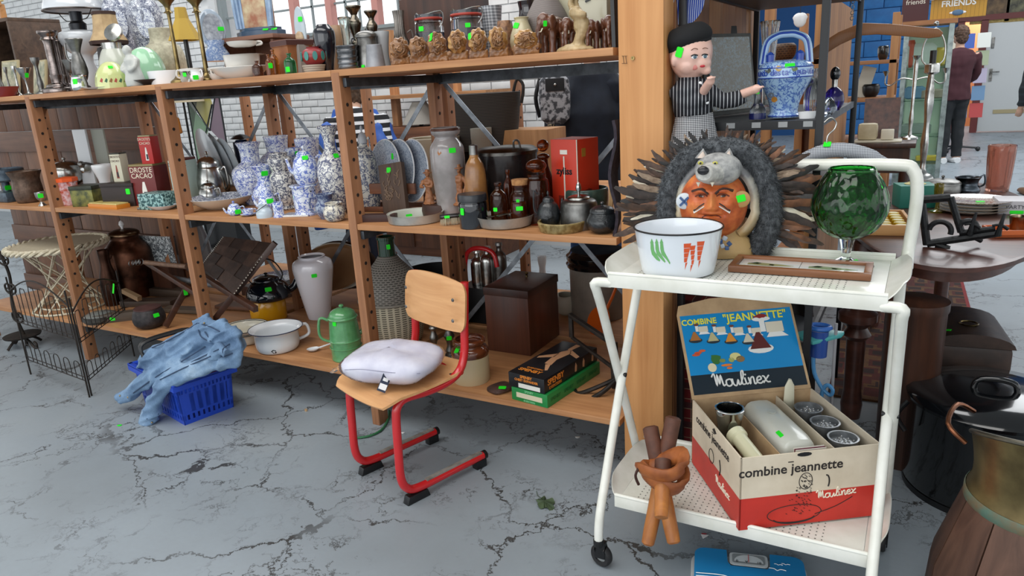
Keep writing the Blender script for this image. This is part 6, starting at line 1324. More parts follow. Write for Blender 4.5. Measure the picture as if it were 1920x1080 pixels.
# ---------------------------------------------------------------- rear rack, middle level
RM=MID-.02
v_=L('cream_bowl','cream pottery bowl on the rear rack behind the grey jar','bowl',822,0,258,96,[(.5,0),(.8,.3),(.97,.8),(1,1)],flat('#b5aa94',.35),z=RM,d=.95,op=.06,seg=36)
v_=L('round_hat_box','grey round lidded box on the rear rack','box',907,0,240,40,[(.97,0),(.97,.75),(1,.76),(1,1)],flat('#8d8a80',.7),z=RM+.10,d=1.0,k=1);bk_=v_
v_=L('ring_basket','small dark woven ring basket under the grey round box','basket',907,0,272,44,[(.9,0),(1,.5),(.9,1)],weave('#4c463c','#1f1b16',24,110),z=RM,d=1.0);v_.o.scale.z=.1/v_.h
t_=bx3('floral_box','lidded cardboard box with red and grey floral print','box',947,1.0,RM,.13,.1,.095,.2,mott('#8d8f9a','#c7b9b6',60,.6,0,0,.42,.58));M().box((0,0,.115),(.14,.11,.05)).obj('lid',mott('#b08478','#cfc2bd',50,.6,0,0,.42,.58),t_,bev=.002)
wk=thing('dark_wicker_basket','large black-brown wicker basket with side handle on the rear rack','basket',on(897,Y0+1.15,RM+.2),.05);h_=ztop(on(897,Y0+1.15,RM+.2),176)-RM-.2
wkm=stripes('#14110f','#3d3630','Z',130,.45,.7)
M().lathe(opn([(.22,0),(.245,h_*.5),(.26,h_)],.012),44,sy=.55).obj('basket_body',wkm,wk);M().tube([(.22,-.0,h_*.9),(.25,0,h_*1.2),(.285,0,h_*1.1),(.27,0,h_*.8)],.008,8,sm=4).obj('handle',mott('#14110f','#2c2622',40,.7),wk)
o=M().box((0,0,.1),(.5,.25,.2)).obj('travel_trunk',mott('#191412','#2a221e',30,.7),None,on(897,Y0+1.2,RM));tag(o,'dark trunk on the rear rack under the wicker basket','trunk')
t_=bx3('cabinet_box','light brown wooden cabinet with a recessed handle on the rear rack','cabinet',1003,1.2,RM,.28,.22,.3,0,wood('#8a6038','#a87c50',axis='Z'));M().box((.03,-.112,.2),(.03,.006,.05)).obj('handle_recess',flat('#3a2818',.8),t_)
# ================================================================ TOP SHELF
def TL(name,label,cat,px,pyt,w_,prof,mat,d=.15,op=0,z=TOP,**k):return L(name,label,cat,px,0,pyt,w_,prof,mat,z=z,d=d,op=op,**k)
cr=thing('open_crate','dark wooden crate lying on its side with slotted back','crate',on(52,Y0+.42,TOP));h_=ztop(V(cr.location),42)-TOP;cw=.52;cwd=wood('#3a2a20','#5a4536',axis='X');cin=flat('#1d1c1d',.7)
for nm,c,s in (('top_board',(0,0,h_-.01),(cw,.3,.02)),('bottom_board',(0,0,.01),(cw,.3,.02)),('side_board',(cw/2-.01,0,h_/2),(.02,.3,h_-.04)),('side_board',(-cw/2+.01,0,h_/2),(.02,.3,h_-.04))):M().box(c,s).obj(nm,cwd,cr,bev=.002)
for x0,x1 in ((-.24,-.09),(-.07,.06),(.08,.24)):M().box(((x0+x1)/2,.14,h_/2),(x1-x0,.015,h_-.04)).obj('back_board',cin,cr)
M().box((0,.14,h_*.8),(cw-.05,.012,h_*.35)).obj('back_board',cin,cr)
ez=thing('picture_easel','small pine easel with a gilt framed landscape on the crate','picture',V(cr.location)+V((-.06,-.03,h_)),-.1);pe=wood('#a5713f','#c08b56',axis='X')
M().box((0,0,.01),(.2,.1,.018)).obj('easel_base',pe,ez,bev=.002);M().box((0,-.02,.1),(.2,.03,.022)).obj('easel_ledge',pe,ez,bev=.002)
for s in (-1,1):M().box((s*.075,0,.055),(.025,.03,.09)).obj('easel_leg',pe,ez,bev=.002)
M().box((0,.0,.19),(.22,.014,.155)).obj('gilt_frame',flat('#bda86c',.4),ez,bev=.004);M().box((0,-.009,.19),(.19,.004,.125)).obj('painting',mott('#47503c','#9ba596',40,.5),ez)
for i,(px,pyt,w_,rz,lab) in enumerate(((22,112,.15,.1,'small framed picture leaning in the open crate'),(76,112,.16,-.12,'second small framed picture leaning beside the silver goblet'))):
    p=on(px,Y0+.22,TOP);hh_=ztop(p,pyt)-TOP;t=thing('framed_picture',lab,'picture',p,rz);t.rotation_euler=(deg(-12),0,rz);M().box((0,0,hh_/2),(w_,.012,hh_)).obj('frame',flat('#a89c78',.5),t,bev=.002);M().box((0,-.007,hh_/2),(w_-.02,.002,hh_-.02)).obj('picture_face',mott('#6f7a68','#b9b39a',30,.6),t)
copsil=metalm('#8f8480',.22,'#3f3633',20)
COLP=[(1,0),(1,.07),(.75,.1),(.7,.14),(.38,.17),(.42,.3),(.36,.34),(.34,.8),(.5,.86),(.42,.9),(.6,.96),(.6,1)]
a_=TL('column_candlestick','silver Corinthian column candlestick with stepped round base','candlestick',113,58,56,COLP,copsil,d=.12);stk(a_.o,120,145,12,9) if hit(a_.o,120,145) else None
a_=TL('column_candlestick','second silver column candlestick standing close behind the first','candlestick',127,62,46,COLP,copsil,d=.2)
a_=TL('silver_goblet','small silver goblet with flared bowl and green sticker','goblet',55,128,26,[(.9,0),(.5,.06),(.16,.12),(.16,.5),(.5,.7),(.9,.95),(1,1)],SILVER,d=.05,op=.1);stk(a_.o,50,141,6,8) if hit(a_.o,50,141) else None
for px,pyt,w_,d,lab in ((38,124,12,.1,'thin polished candle snuffer standing behind the goblet'),(22,126,10,.12,'thin silver spike standing beside the dark candlestick'),(6,112,26,.14,'dark pewter candlestick at the far end of the top shelf'),(80,108,22,.1,'pewter pepper mill with slender finial'),(143,112,26,.14,'pewter funnel-topped goblet beside the jug')):
    a_=TL('pewter_piece',lab,'pewter',px,pyt,w_,[(1,0),(.9,.05),(.4,.12),(.5,.3),(.3,.5),(.28,.75),(.6,.88),(.7,1)] if px != 143 else [(.8,0),(.3,.1),(.2,.55),(.5,.62),(1,1)],PEWTER if px != 38 else SILVER,d=d)
    if px == 38:stk(a_.o,36,135,5,8) if hit(a_.o,36,135) else None
a_=TL('red_dish','flat red enamelled dish at the far end of the top shelf','dish',14,163,46,[(.6,0),(1,1)],flat('#7c2a2a',.3),d=.05,op=.1)
a_=TL('pewter_jug','pewter jug with curled handle and wide lip','jug',158,74,34,[(.9,0),(.75,.08),(.45,.15),(.8,.35),(.7,.55),(.45,.72),(.5,.8),(.8,.95),(.9,1)],PEWTER,d=.07,op=.1);ear(a_,.55,.9,.7,.09,pi+.4,r0=.5);stk(a_.o,166,77,8,5) if hit(a_.o,166,77) else None
a_=TL('silver_creamer','small chrome creamer with square mouth','jug',152,142,30,[(.7,0),(.9,.1),(.95,.5),(.8,.9),(1,1)],CHROME,d=.03,op=.1);stk(a_.o,141,153,8,9) if hit(a_.o,141,153) else None
opal=flat('#cdd1d5',.12,0,.4)
ol=thing('opal_oil_lamp','white opal glass oil lamp with wide dome shade and black burner','lamp',on(172,Y0+.3,TOP));p=V(ol.location);k=mpp(p+V((0,0,.2)));z_=lambda y:ztop(p,y)-TOP
M().lathe(sprof([(.6*30*k,0),(20*k,z_(140)),(15*k,z_(118)),(16*k,z_(104)),(24*k,z_(96)),(36*k,z_(78)),(36*k,z_(62)),(14*k,z_(56))],3),32).obj('font',opal,ol);M().lathe([(.001,z_(57)),(14*k,z_(57)),(15*k,z_(45)),(10*k,z_(40)),(11*k,z_(22)),(.001,z_(22))],20).obj('burner',flat('#24262a',.3,.6),ol)
M().lathe(sprof([(52*k,z_(20)),(50*k,z_(8)),(38*k,z_(-14)),(16*k,z_(-28)),(8*k,z_(-32))],4)+[(7*k,z_(-30)),(37*k,z_(-12)),(51*k,z_(19))],40).obj('shade',opal,ol);M().tube([(52*k*cos(t*pi/20),52*k*sin(t*pi/20),z_(20)) for t in range(40)],.005,8,closed=True).obj('shade_ring',metalm('#6b6460',.35,'#3c3835'),ol)
for s in (-1,1):M().tube([(s*52*k,0,z_(20)),(s*34*k,0,z_(36)),(s*12*k,0,z_(38))],.0025,6,sm=4).obj('shade_arm',IRON,ol)
sh=thing('parchment_lamp','parchment panelled lamp shade with brown bands on a dark base','lamp',on(222,Y0+.24,TOP));p=V(sh.location);k=mpp(p+V((0,0,.2)));z_=lambda y:ztop(p,y)-TOP
M().lathe([(20*k,z_(26)),(21*k,z_(45)),(25*k,z_(62)),(33*k,z_(77)),(32*k,z_(77)),(24*k,z_(62)),(19*k,z_(26))],8).obj('shade',mott('#a58a66','#bfa47c',20,.8),sh,smooth=False)
M().lathe([(19*k,z_(22)),(21*k,z_(22)),(21*k,z_(28)),(19*k,z_(28))],8).obj('top_band',flat('#3a2620',.8),sh);M().lathe([(33*k,z_(77)),(34*k,z_(77)),(33*k,z_(84)),(32*k,z_(84))],8).obj('bottom_band',flat('#3a2620',.8),sh)
M().lathe([(.001,0),(22*k,0),(24*k,z_(120)),(22*k,z_(90)),(6*k,z_(84)),(4*k,z_(60)),(.001,z_(60))],20).obj('base',flat('#2c2523',.5),sh)
GV=[(.55,0),(.6,.05),(.5,.12),(.8,.4),(1,.66),(.95,.78),(.6,.88),(.55,.93),(.7,1)]
for px,w_,d,lab in ((246,58,.44,'tall delft garniture vase with medallion behind the parchment lamp'),(296,60,.44,'tall delft garniture vase with medallion behind the cream vase')):
    a_=TL('garniture_vase',lab,'vase',px,-26,w_,GV,delft('#1e2a55',34,.52,.045,'#cdd2da'),d=d,group='garniture vases',seg=8);i_=a_
    child(a_,'medallion',M().lathe([(.001,0),(i_.r*.52,0),(i_.r*.52,.002),(.001,.004)],24,sy=1.7,rot=(pi/2,0,face(i_.p)),c=V((sin(face(i_.p))*i_.r*.93,-cos(face(i_.p))*i_.r*.93,i_.h*.63))),delft('#2c3f80',50,.6))
a_=TL('stone_vase','rough cream stoneware vase with straight neck','vase',318,54,74,[(.7,0),(.9,.2),(1,.45),(.85,.68),(.55,.78),(.52,1)],mott('#9a9582','#b8b39d',50,.8,0,.3),d=.40,op=.06)
a_=TL('lidded_tankard','white ceramic tankard with hinged pewter lid tipped open','tankard',225,92,56,[(.8,0),(1,.2),(1,.6),(.8,.85),(.6,1)],flat('#b8b9ae',.2,0,.3),d=.16,op=.08);child(a_,'metal_collar',M().lathe([(a_.r*.6,a_.h*.98),(a_.r*.62,a_.h*1.15),(a_.r*.58,a_.h*1.15),(a_.r*.56,a_.h*.98)],28),SILVER);child(a_,'open_lid',M().lathe([(.001,0),(a_.r*.62,0),(a_.r*.6,.012),(.001,.02)],28,rot=(deg(55),deg(38),0),c=(a_.r*.55,0,a_.h*1.38)),SILVER)
mint=flat('#9ccaa6',.15,0,.4)
a_=TL('melon_dome','pale green ribbed glass dome','dome',280,88,68,[(.95,0),(1,.25),(.9,.6),(.6,.88),(.2,.99),(.001,1)],mint,d=.18,fl=lambda a,z:1+.03*abs(sin(5*a)),seg=60)
a_=TL('glass_lampshade','pale yellow-green glass lampshade with painted leaf border','lampshade',214,116,62,[(1,0),(.98,.25),(.85,.6),(.5,.9),(.2,1)],flat('#c5cb8c',.2,0,.3),d=.07,seg=8,k=2);stk(a_.o,207,126,8,5) if hit(a_.o,207,126) else None
for i in range(6):
    x0=190+9*i;decal(a_.o,[(x0-3,153),(x0,146),(x0+3,149),(x0+2,155)],flat(['#a5433a','#2f5b3c','#8a5a2e'][i % 3],.5),'leaf_print')
a_=TL('saucer','flat white saucer under the yellow lampshade','saucer',205,157,90,[(.6,0),(.95,.8),(1,1)],WHITE,d=.08,k=1);a_.o.scale.z=.4
m=M();m.lathe([(.001,0),(.03,0),(.032,.02),(.022,.06),(.026,.085),(.012,.1),(.001,.101)],16);m.ball((-.006,-.006,.115),(.015,.015,.018),12,8);m.tube([(-.022,0,.085),(-.032,-.018,.06),(-.01,-.026,.05)],.008,8,sm=3);m.tube([(.022,0,.085),(.03,-.016,.06),(.01,-.026,.05)],.008,8,sm=3)
o=remesh(m,.004,'bisque_figurine',flat('#b7b9b4',.4),None,on(256,Y0+.04,TOP));o.scale=(1.4,)*3;tag(o,'white bisque figurine of a seated robed girl','figurine')
a_=TL('dark_platter','dark blue rimmed platter with oval silver dish','platter',292,149,76,[(.5,0),(1,1)],flat('#23262f',.25),d=.1,k=1,op=.1);a_=TL('white_tray','long white enamel tray behind the dark platter','tray',318,133,70,[(.9,0),(1,1)],WHITE,d=.13,k=1,op=.05)
CSP=[(1,0),(1,.03),(.6,.06),(.34,.1),(.26,.14),(.22,.5),(.2,.78),(.5,.8),(.3,.82),(.3,.86),(.5,.9),(1,.96),(1.05,1)]
for px,w_,lab,sy_ in ((331,34,'tall brass candlestick with drip pan beside the delft vases',(342,66)),(382,34,'tall brass candlestick with drip pan before the oval font',(385,51))):
    a_=TL('brass_candlestick',lab,'candlestick',px+8,-10,w_,CSP,BRASS,d=.12,group='tall brass candlesticks');stk(a_.o,sy_[0],sy_[1],8,8) if hit(a_.o,*sy_) else print('miss candle')
sh=thing('mustard_lamp','mustard yellow conical lamp shade on a dark stem','lamp',on(362,Y0+.34,TOP));p=V(sh.location);k=mpp(p+V((0,0,.2)));z_=lambda y:ztop(p,y)-TOP
M().lathe([(10*k,z_(14)),(12*k,z_(35)),(30*k,z_(76)),(29*k,z_(76)),(11*k,z_(35)),(9*k,z_(14))],6).obj('shade',flat('#b3933a',.7),sh,smooth=False);M().lathe([(.001,0),(18*k,0),(5*k,.02),(4*k,z_(60)),(.001,z_(60))],12).obj('base',BLACK,sh)
hw=thing('holy_water_font','blue and white oval wall font standing upright with leaf crest','font',on(416,Y0+.2,TOP),0);p=V(hw.location);hw.rotation_euler=(deg(-6),0,face(p)+.25);k=mpp(p+V((0,0,.2)));z_=lambda y:ztop(p,y)-TOP
M().lathe([(.001,-.012),(22*k,-.01),(24*k,0),(22*k,.006),(.001,.008)],36,sy=1.55,rot=(pi/2,0,0),c=(0,0,z_(54))).obj('oval_plaque',flat('#aebccb',.15,0,.4),hw);M().lathe([(.001,0),(18*k,0),(18*k,.003),(.001,.004)],36,sy=1.55,rot=(pi/2,0,0),c=(0,-.011,z_(54))).obj('painted_oval',mott('#8a8f9a','#c9cfd6',40,.3),hw)
M().loft([[V((w_*k*cos(a),-.01+.02*sin(a),z_(y))) for a in [i*pi/8 for i in range(16)]] for y,w_ in ((115,26),(100,22),(86,14),(76,20))]).obj('leaf_base',delft('#5f7fb5',30,.5,.06,'#c3cfde'),hw);stk(hw,414,54,11,7)
sv=thing('gallery_shelf','small brown wooden display shelf box on the top shelf','box',on(502,Y0+.36,TOP),.06);h_=ztop(V(sv.location),70)-TOP;dw=wood('#5a3a2c','#7a5442',axis='X')
for nm,c,s in (('top_board',(0,0,h_-.008),(.36,.24,.018)),('side_board',(-.15,0,h_/2-.01),(.016,.2,h_-.02)),('side_board',(.15,0,h_/2-.01),(.016,.2,h_-.02)),('back_board',(0,.1,h_/2),(.3,.012,h_-.02))):M().box(c,s).obj(nm,dw,sv,bev=.002)
bv=thing('figural_blue_vase','blue glazed figural vase with painted lady and fluted columns on the display shelf','vase',V(sv.location)+V((0,0,h_)),.1);k=mpp(V(bv.location));blg=mott('#6b85a5','#93a9c2',14,.2,0,.1)
M().loft([[V((w_*k*cos(a),.6*w_*k*sin(a),z)) for a in [i*pi/4+pi/8 for i in range(8)]] for w_,z in ((52,0),(52,.025),(44,.03),(44,.04))]).obj('plinth',flat('#33475e',.3),bv)
for s in (-1,1):
    for j in range(3):M().tube([(s*(30+5*j)*k,-.02-.008*j,.04),(s*(32+6*j)*k,-.02-.008*j,.2),(s*(34+6*j)*k,-.02,.3)],4*k,8).obj('fluted_column',blg,bv)
M().box((0,-.0,.16),(56*k,.06,.26)).obj('painted_panel',mott('#9c6248','#c7b894',16,.4),bv,bev=.01);stk(bv,498,55,10,7);stk(bv,514,54,10,7)
a_=TL('oval_plate_stand','pale blue boat-shaped plate standing upright with a shell','plate',567,12,28,[(.9,0),(1,.5),(.6,.9),(.1,1)],flat('#a9b6be',.25,0,.3),d=.22,sy=.3,z=TOP+.12);o=M().box((0,0,.06),(.1,.1,.12)).obj('display_block',flat('#8a8580',.5),None,on(567,Y0+.22,TOP));tag(o,'grey display block lifting the boat-shaped plate','block');stk(a_.o,563,36,9,8) if hit(a_.o,563,36) else None
child(a_,'shell',M().ball((0,-a_.r*.3,a_.h*.2),(a_.r*.7,a_.r*.35,a_.h*.16),16,10,fn=lambda u:1+.06*sin(14*math.atan2(u.z,u.x))),mott('#a58a6c','#cbb596',30,.5))
wc=flat('#cfcbc4',.2,0,.4);a_=TL('stacked_saucer','wide white saucer stacked on a white bowl','saucer',459,103,76,[(.4,0),(.8,.5),(1,1)],wc,d=.12,z=TOP+.1,op=.1);cz=TOP+.1+a_.h*.5;cd_=a_.p
b_=TL('stacked_bowl','white bowl under the wide saucer and breakfast cup','bowl',459,118,66,[(.6,0),(.9,.5),(1,1)],wc,d=.12);b_.o.scale.z=.098/b_.h
a_=TL('breakfast_cup','large white breakfast cup with poppy decoration','cup',455,78,56,[(.5,0),(.85,.3),(1,1)],wc,d=.12,z=TOP+.128,op=.08);ear(a_,.35,.85,.4,.08,face(a_.p))
for pts,c_ in (([(437,92),(443,88),(446,94),(440,100)],'#b8452c'),([(446,94),(452,89),(457,94),(454,99),(448,99)],'#6d6a56'),([(440,98),(444,94),(447,100)],'#c9772f')):decal(a_.o,pts,flat(c_,.5),'poppy_print')
ob=thing('boat_dish','long white oval serving dish at the front of the shelf','dish',on(452,Y0+.08,TOP),0);M().lathe(opn([(.08,0),(.13,.02),(.16,.045)],.008),40,sy=.5).obj('dish_body',wc,ob)
for px,pyt,w_,lab,d in ((362,118,44,'white teacup with black scroll border by the clear jug',.1),(415,116,46,'white teacup with black scroll border before the oval font',.13)):
    a_=TL('scroll_teacup',lab,'cup',px,pyt,w_,[(.7,0),(.9,.3),(1,1)],wc,d=d,op=.08,z=TOP+.025,group='scroll bordered teacups');ear(a_,.3,.85,.4,.08,face(a_.p)+(pi if px < 400 else 0));a_.o.location.z=TOP
    for i in range(6):
        a=face(a_.p)-pi/2+(i-2.5)*.42;c=V((cos(a)*a_.r*1.0,sin(a)*a_.r*1.0,a_.h*.72));e1=V((-sin(a),cos(a),0));M().tube([c+e1*(a_.r*.14*q*cos(q*5))+V((0,0,a_.h*.16*q*sin(q*5))) for q in [j/8 for j in range(9)]],.0016,5).obj('scroll_print',flat('#3a332e',.5),a_.o)
a_=TL('milk_jug','little white milk jug with green sticker','jug',371,131,24,[(.7,0),(1,.35),(.8,.75),(.9,1)],WHITE,d=.05,op=.1);ear(a_,.3,.9,.5,.1,0);stk(a_.o,367,145,10,8)
a_=TL('clear_jug','small clear glass jug with green sticker','jug',348,134,18,[(.8,0),(.9,.5),(.7,.8),(.9,1)],glass('#f0f4f2'),d=.04);stk(a_.o,346,140,6,8)
BOTP=[(.9,0),(1,.05),(1,.55),(.8,.7),(.35,.82),(.32,.94),(.42,.95),(.42,1)]
for px,pyt,w_,c_,lab,st_ in ((485,114,20,'#7a4a34','small brown glass medicine bottle at the shelf front',None),(507,102,12,'#b3713a','flat amber glass bottle with green sticker',(507,123)),(517,93,18,'#c07a34','taller amber glass bottle behind the flat one',None),(546,100,22,'#2f8f55','green glass bottle with slim neck and sticker',(540,130))):
    a_=TL('small_bottle',lab,'bottle',px,pyt,w_,BOTP,aglass(c_),d=.05 if px != 517 else .09)
    if st_:stk(a_.o,*st_,8,9)
a_=TL('terracotta_planter','square terracotta planter with painted swirls and dark rim','planter',555,76,80,[(.72,0),(.8,.1),(.92,.82),(1,.83),(1,1)],mott('#84502f','#a1683f',14,.6),d=.2,seg=4,k=1,rz=.55,op=.06);child(a_,'dark_rim',M().lathe([(a_.r*1.01,a_.h*.84),(a_.r*1.03,a_.h*.98),(a_.r*.98,a_.h*1.01)],4),flat('#4a2a26',.5))
a_=TL('painted_pot','round red pot with green painted lobes on a striped dish','pot',590,88,46,[(.6,0),(.9,.25),(1,.5),(.8,.8),(.5,.92),(.55,1)],flat('#8c2f30',.35),d=.1,z=TOP+.03)
for i in range(9):
    a=i*2*pi/9;c=V((cos(a),sin(a),0));M().lathe([(.001,0),(a_.r*.2,0),(a_.r*.2,.0015),(.001,.002)],12,sy=1.8,rot=(pi/2,0,a+pi/2),c=c*a_.r*1.0+V((0,0,a_.h*.48))).obj('painted_lobe',flat('#3c7f78',.4),a_.o)
a_=TL('striped_dish','striped grey dish under the red painted pot','dish',590,125,44,[(.8,0),(1,1)],stripes('#8d867c','#bdb6a8','Z',160,.5,.5),d=.1,k=1);a_.o.scale.z=.03/a_.h
a_=TL('navy_vase','square-shouldered navy black vase','vase',616,46,40,[(.55,0),(.7,.2),(1,.6),(1,.85),(.7,.95),(.55,1)],flat('#16161f',.12,0,.6),d=.16)
a_=TL('tan_vase','plain tan vase half behind the navy vase','vase',640,48,34,[(.7,0),(1,.5),(1,.8),(.7,1)],flat('#9c7b5c',.4),d=.28)
a_=TL('glass_carafe','clear glass carafe with scalloped mouth','carafe',656,34,30,[(1,0),(1,.1),(.6,.3),(.5,.6),(.6,.85),(.8,1)],glass('#e9f1ee'),d=.2,op=.12)
a_=TL('ribbed_mug','pewter mug with ringed body and side handle','mug',655,86,42,[(.95,0),(1,.1),(.92,.14),(.98,.3),(.9,.36),(.98,.52),(.9,.58),(.97,.78),(.92,.84),(1,.96),(1,1)],metalm('#77787a',.3,'#3d3e40'),d=.06,op=.08);ear(a_,.25,.85,.35,.08,face(a_.p))
a_=TL('pewter_coffee_pot','tall pewter coffee pot with domed lid and finial','coffee pot',693,70,46,[(1,0),(.95,.1),(.85,.6),(.8,.95),(.92,1)],PEWTER,d=.12);lid(a_,1.0,.9,.22,None,.1,.12);ear(a_,.2,.9,.4,.06,face(a_.p)+pi,mat=BLACK);stk(a_.o,681,125,7,6) if hit(a_.o,681,125) else None
a_=TL('zinc_beaker','plain grey zinc beaker in front of the coffee pot','beaker',705,84,36,[(1,0),(.95,.3),(.78,1)],mott('#85868a','#9c9da1',20,.5,.5),d=.05,op=.06,k=1)
CS2=[(1,0),(.6,.1),(.45,.3),(.75,.42),(.4,.5),(.8,.68),(.85,.76),(.4,.86),(1,.97),(1,1)]
for px,pyt,w_,lab in ((675,11,28,'bulbous pewter candlestick behind the coffee pot lid'),(706,20,24,'smaller bulbous pewter candlestick beside the pale grey waisted vase')):TL('baluster_candlestick',lab,'candlestick',px,pyt,w_,CS2,metalm('#7c7468',.25,'#4a453e'),d=.26)
a_=TL('grey_vase','pale grey waisted vase behind the zinc beaker','vase',722,60,28,[(.9,0),(.7,.4),(1,1)],flat('#9fa1a3',.35),d=.18,op=.1)
a_=TL('fluted_jug','tall fluted pewter jug with thin handle','jug',756,20,44,[(.9,0),(1,.15),(.75,.4),(.45,.6),(.42,.85),(.5,1)],metalm('#86807a',.4,'#4c4742'),d=.2,fl=lambda a,z:1+.04*sin(20*a),seg=80);ear(a_,.25,.6,.5,.06,face(a_.p),r0=.6)
for px,pyt,w_,lab,st_ in ((811,36,54,'clip-top preserving jar with red seal beside the fluted jug',(790,54)),(880,28,60,'wide clip-top preserving jar with red seal and green sticker',(877,47))):
    a_=TL('preserving_jar',lab,'jar',px,pyt,w_,[(.95,0),(1,.06),(1,.82),(.9,.92),(.9,1)],glass('#dfe3e6',.03),d=.26,group='preserving jars');h_=a_.h
    child(a_,'contents',M().lathe([(.001,.01),(a_.r*.93,.01),(a_.r*.93,h_*.7),(.001,h_*.7)],28),mott('#2f3138','#4a4a52',30,.5));child(a_,'red_seal',M().tube([(a_.r*.92*cos(t*pi/16),a_.r*.92*sin(t*pi/16),h_*1.0) for t in range(32)],.005,8,closed=True),flat('#a3382c',.5))
    child(a_,'lid',M().lathe([(.001,h_*1.01),(a_.r*.96,h_*1.01),(a_.r*.96,h_*1.09),(.001,h_*1.13)],32),flat('#3b3d42',.15));child(a_,'wire_clip',M().tube([(a_.r*.95,-a_.r*.2,h_*.8),(a_.r*1.15,0,h_*.95),(a_.r*1.0,0,h_*1.15),(0,-a_.r*.95,h_*1.06),(-a_.r*1.0,0,h_*1.15),(-a_.r*1.15,0,h_*.95),(-a_.r*.95,-a_.r*.2,h_*.8)],.0028,6,sm=3),SILVER)
    child(a_,'brown_label',M().lathe([(a_.r*1.015,h_*.05),(a_.r*1.02,h_*.06),(a_.r*1.02,h_*.45),(a_.r*1.015,h_*.46)],28),flat('#5d3b2e',.5));stk(a_.o,*st_,10,8) if hit(a_.o,*st_) else None
hb=thing('lidded_hamper','large pale wicker hamper standing on a riser behind the jars','hamper',on(842,Y0+.5,TOP+.27));M().lathe([(.001,0),(.15,0),(.185,.2),(.19,.22),(.001,.24)],44,sy=.7).obj('hamper_body',weave('#9a947e','#6d6753',40,60),hb)
o=M().box((0,0,.135),(.3,.22,.269)).obj('wooden_riser',DWOOD,None,on(842,Y0+.5,TOP));tag(o,'dark wooden riser under the pale wicker hamper','riser')
rose=mott('#6b4628','#9a6d42',30,.4,0,.4,coat=.3);rose2=mott('#8a5f30','#b98d50',30,.35,0,.3,coat=.3)
for i,(px,pyt,lab) in enumerate(((752,72,'peaked leaf top beside the pewter beaker'),(787,70,'round bloom next to the peaked one'),(822,62,'tilted oval bloom below the first preserving jar'),(860,58,'closed bud below the second preserving jar'),(898,55,'square open bloom with a green sticker'),(936,52,'full golden bloom beside the last bud'),(988,57,'low wide bloom beside the cream pot'))):
    t=thing('carved_rose','carved brown wooden rose ornament, '+lab,'carving',on(px,Y0+.05,TOP),face(on(px,Y0+.05,TOP)),'carved rose ornaments');p=V(t.location);hh_=ztop(p,pyt)-TOP;k=mpp(p);wd=17*k if i < 6 else 22*k
    rnd=random.Random(20+i);b=M()
    for j in range(9):b.ball((rnd.uniform(-1,1)*wd,rnd.uniform(-.012,.012),rnd.uniform(.006,.03)),rnd.uniform(.008,.014),8,6)
    b.box((0,0,.014),(wd*2.1,.03,.028));remesh(b,.004,'root_base',rose,t,disp=lambda co,n:mnoise.noise(co*140)*.003,it=2)
    c=V((0,-.004,hh_*.62));R0_=hh_*.42;f=M()
    f.ball(c,(wd*1.05,.026,R0_),28,18,rot=(0,.3*rnd.uniform(-1,1),0),fn=lambda u:1+.07*sin(9*math.atan2(u.z,u.x)+7*(u.x**2+u.z**2)));f.obj('bloom',rose2 if i > 2 else rose,t)
    for q in range(3):
        rr_=(.75-.22*q);M().tube([c+V((wd*rr_*cos(a),-.02-.004*q-.006*(1-rr_),R0_*rr_*sin(a))) for a in [rnd.random()*6+j*.35 for j in range(13)]],.0032,6,sm=2).obj('petal_edge',rose,t)
    if i in (4,2):stk(t,*{4:(882,68),2:(808,70)}[i],9,11,.3) if hit(t,*{4:(882,68),2:(808,70)}[i]) else None
a_=TL('cream_pot','cream stoneware pot with narrow collar and green sticker','pot',981,33,46,[(.7,0),(1,.3),(.95,.55),(.6,.85),(.55,.95),(.62,1)],flat('#b9ae8c',.3,0,.3),d=.13,op=.08);stk(a_.o,968,48,12,9,-.2)
a_=TL('patterned_pot','brown patterned pot behind the cream pot','pot',950,40,34,[(.8,0),(1,.5),(.8,1)],mott('#4a2f24','#9a7252',60,.4,0,.2),d=.22,op=.1)
a_=TL('silver_basket','crumpled silver wire basket behind the hamper','basket',925,12,44,[(.6,0),(.8,.5),(1,1)],stripes('#6b6f75','#c4c8cc','Z',90,.4,.3,'#9a9ea4','X',90),d=.36)
a_=TL('aubergine_jug','glossy aubergine glass jug behind the grey vase','jug',995,2,50,[(.7,0),(1,.4),(.7,.8),(.8,1)],flat('#1b0d10',.06,0,.8),d=.36)
a_=TL('big_grey_vase','large grey stone-look vase with rounded shoulders','vase',1028,-12,80,[(.6,0),(.8,.2),(1,.5),(.95,.65),(.6,.88),(.45,1)],stripes('#5d5552','#837a76','Z',240,.5,.6),d=.22)
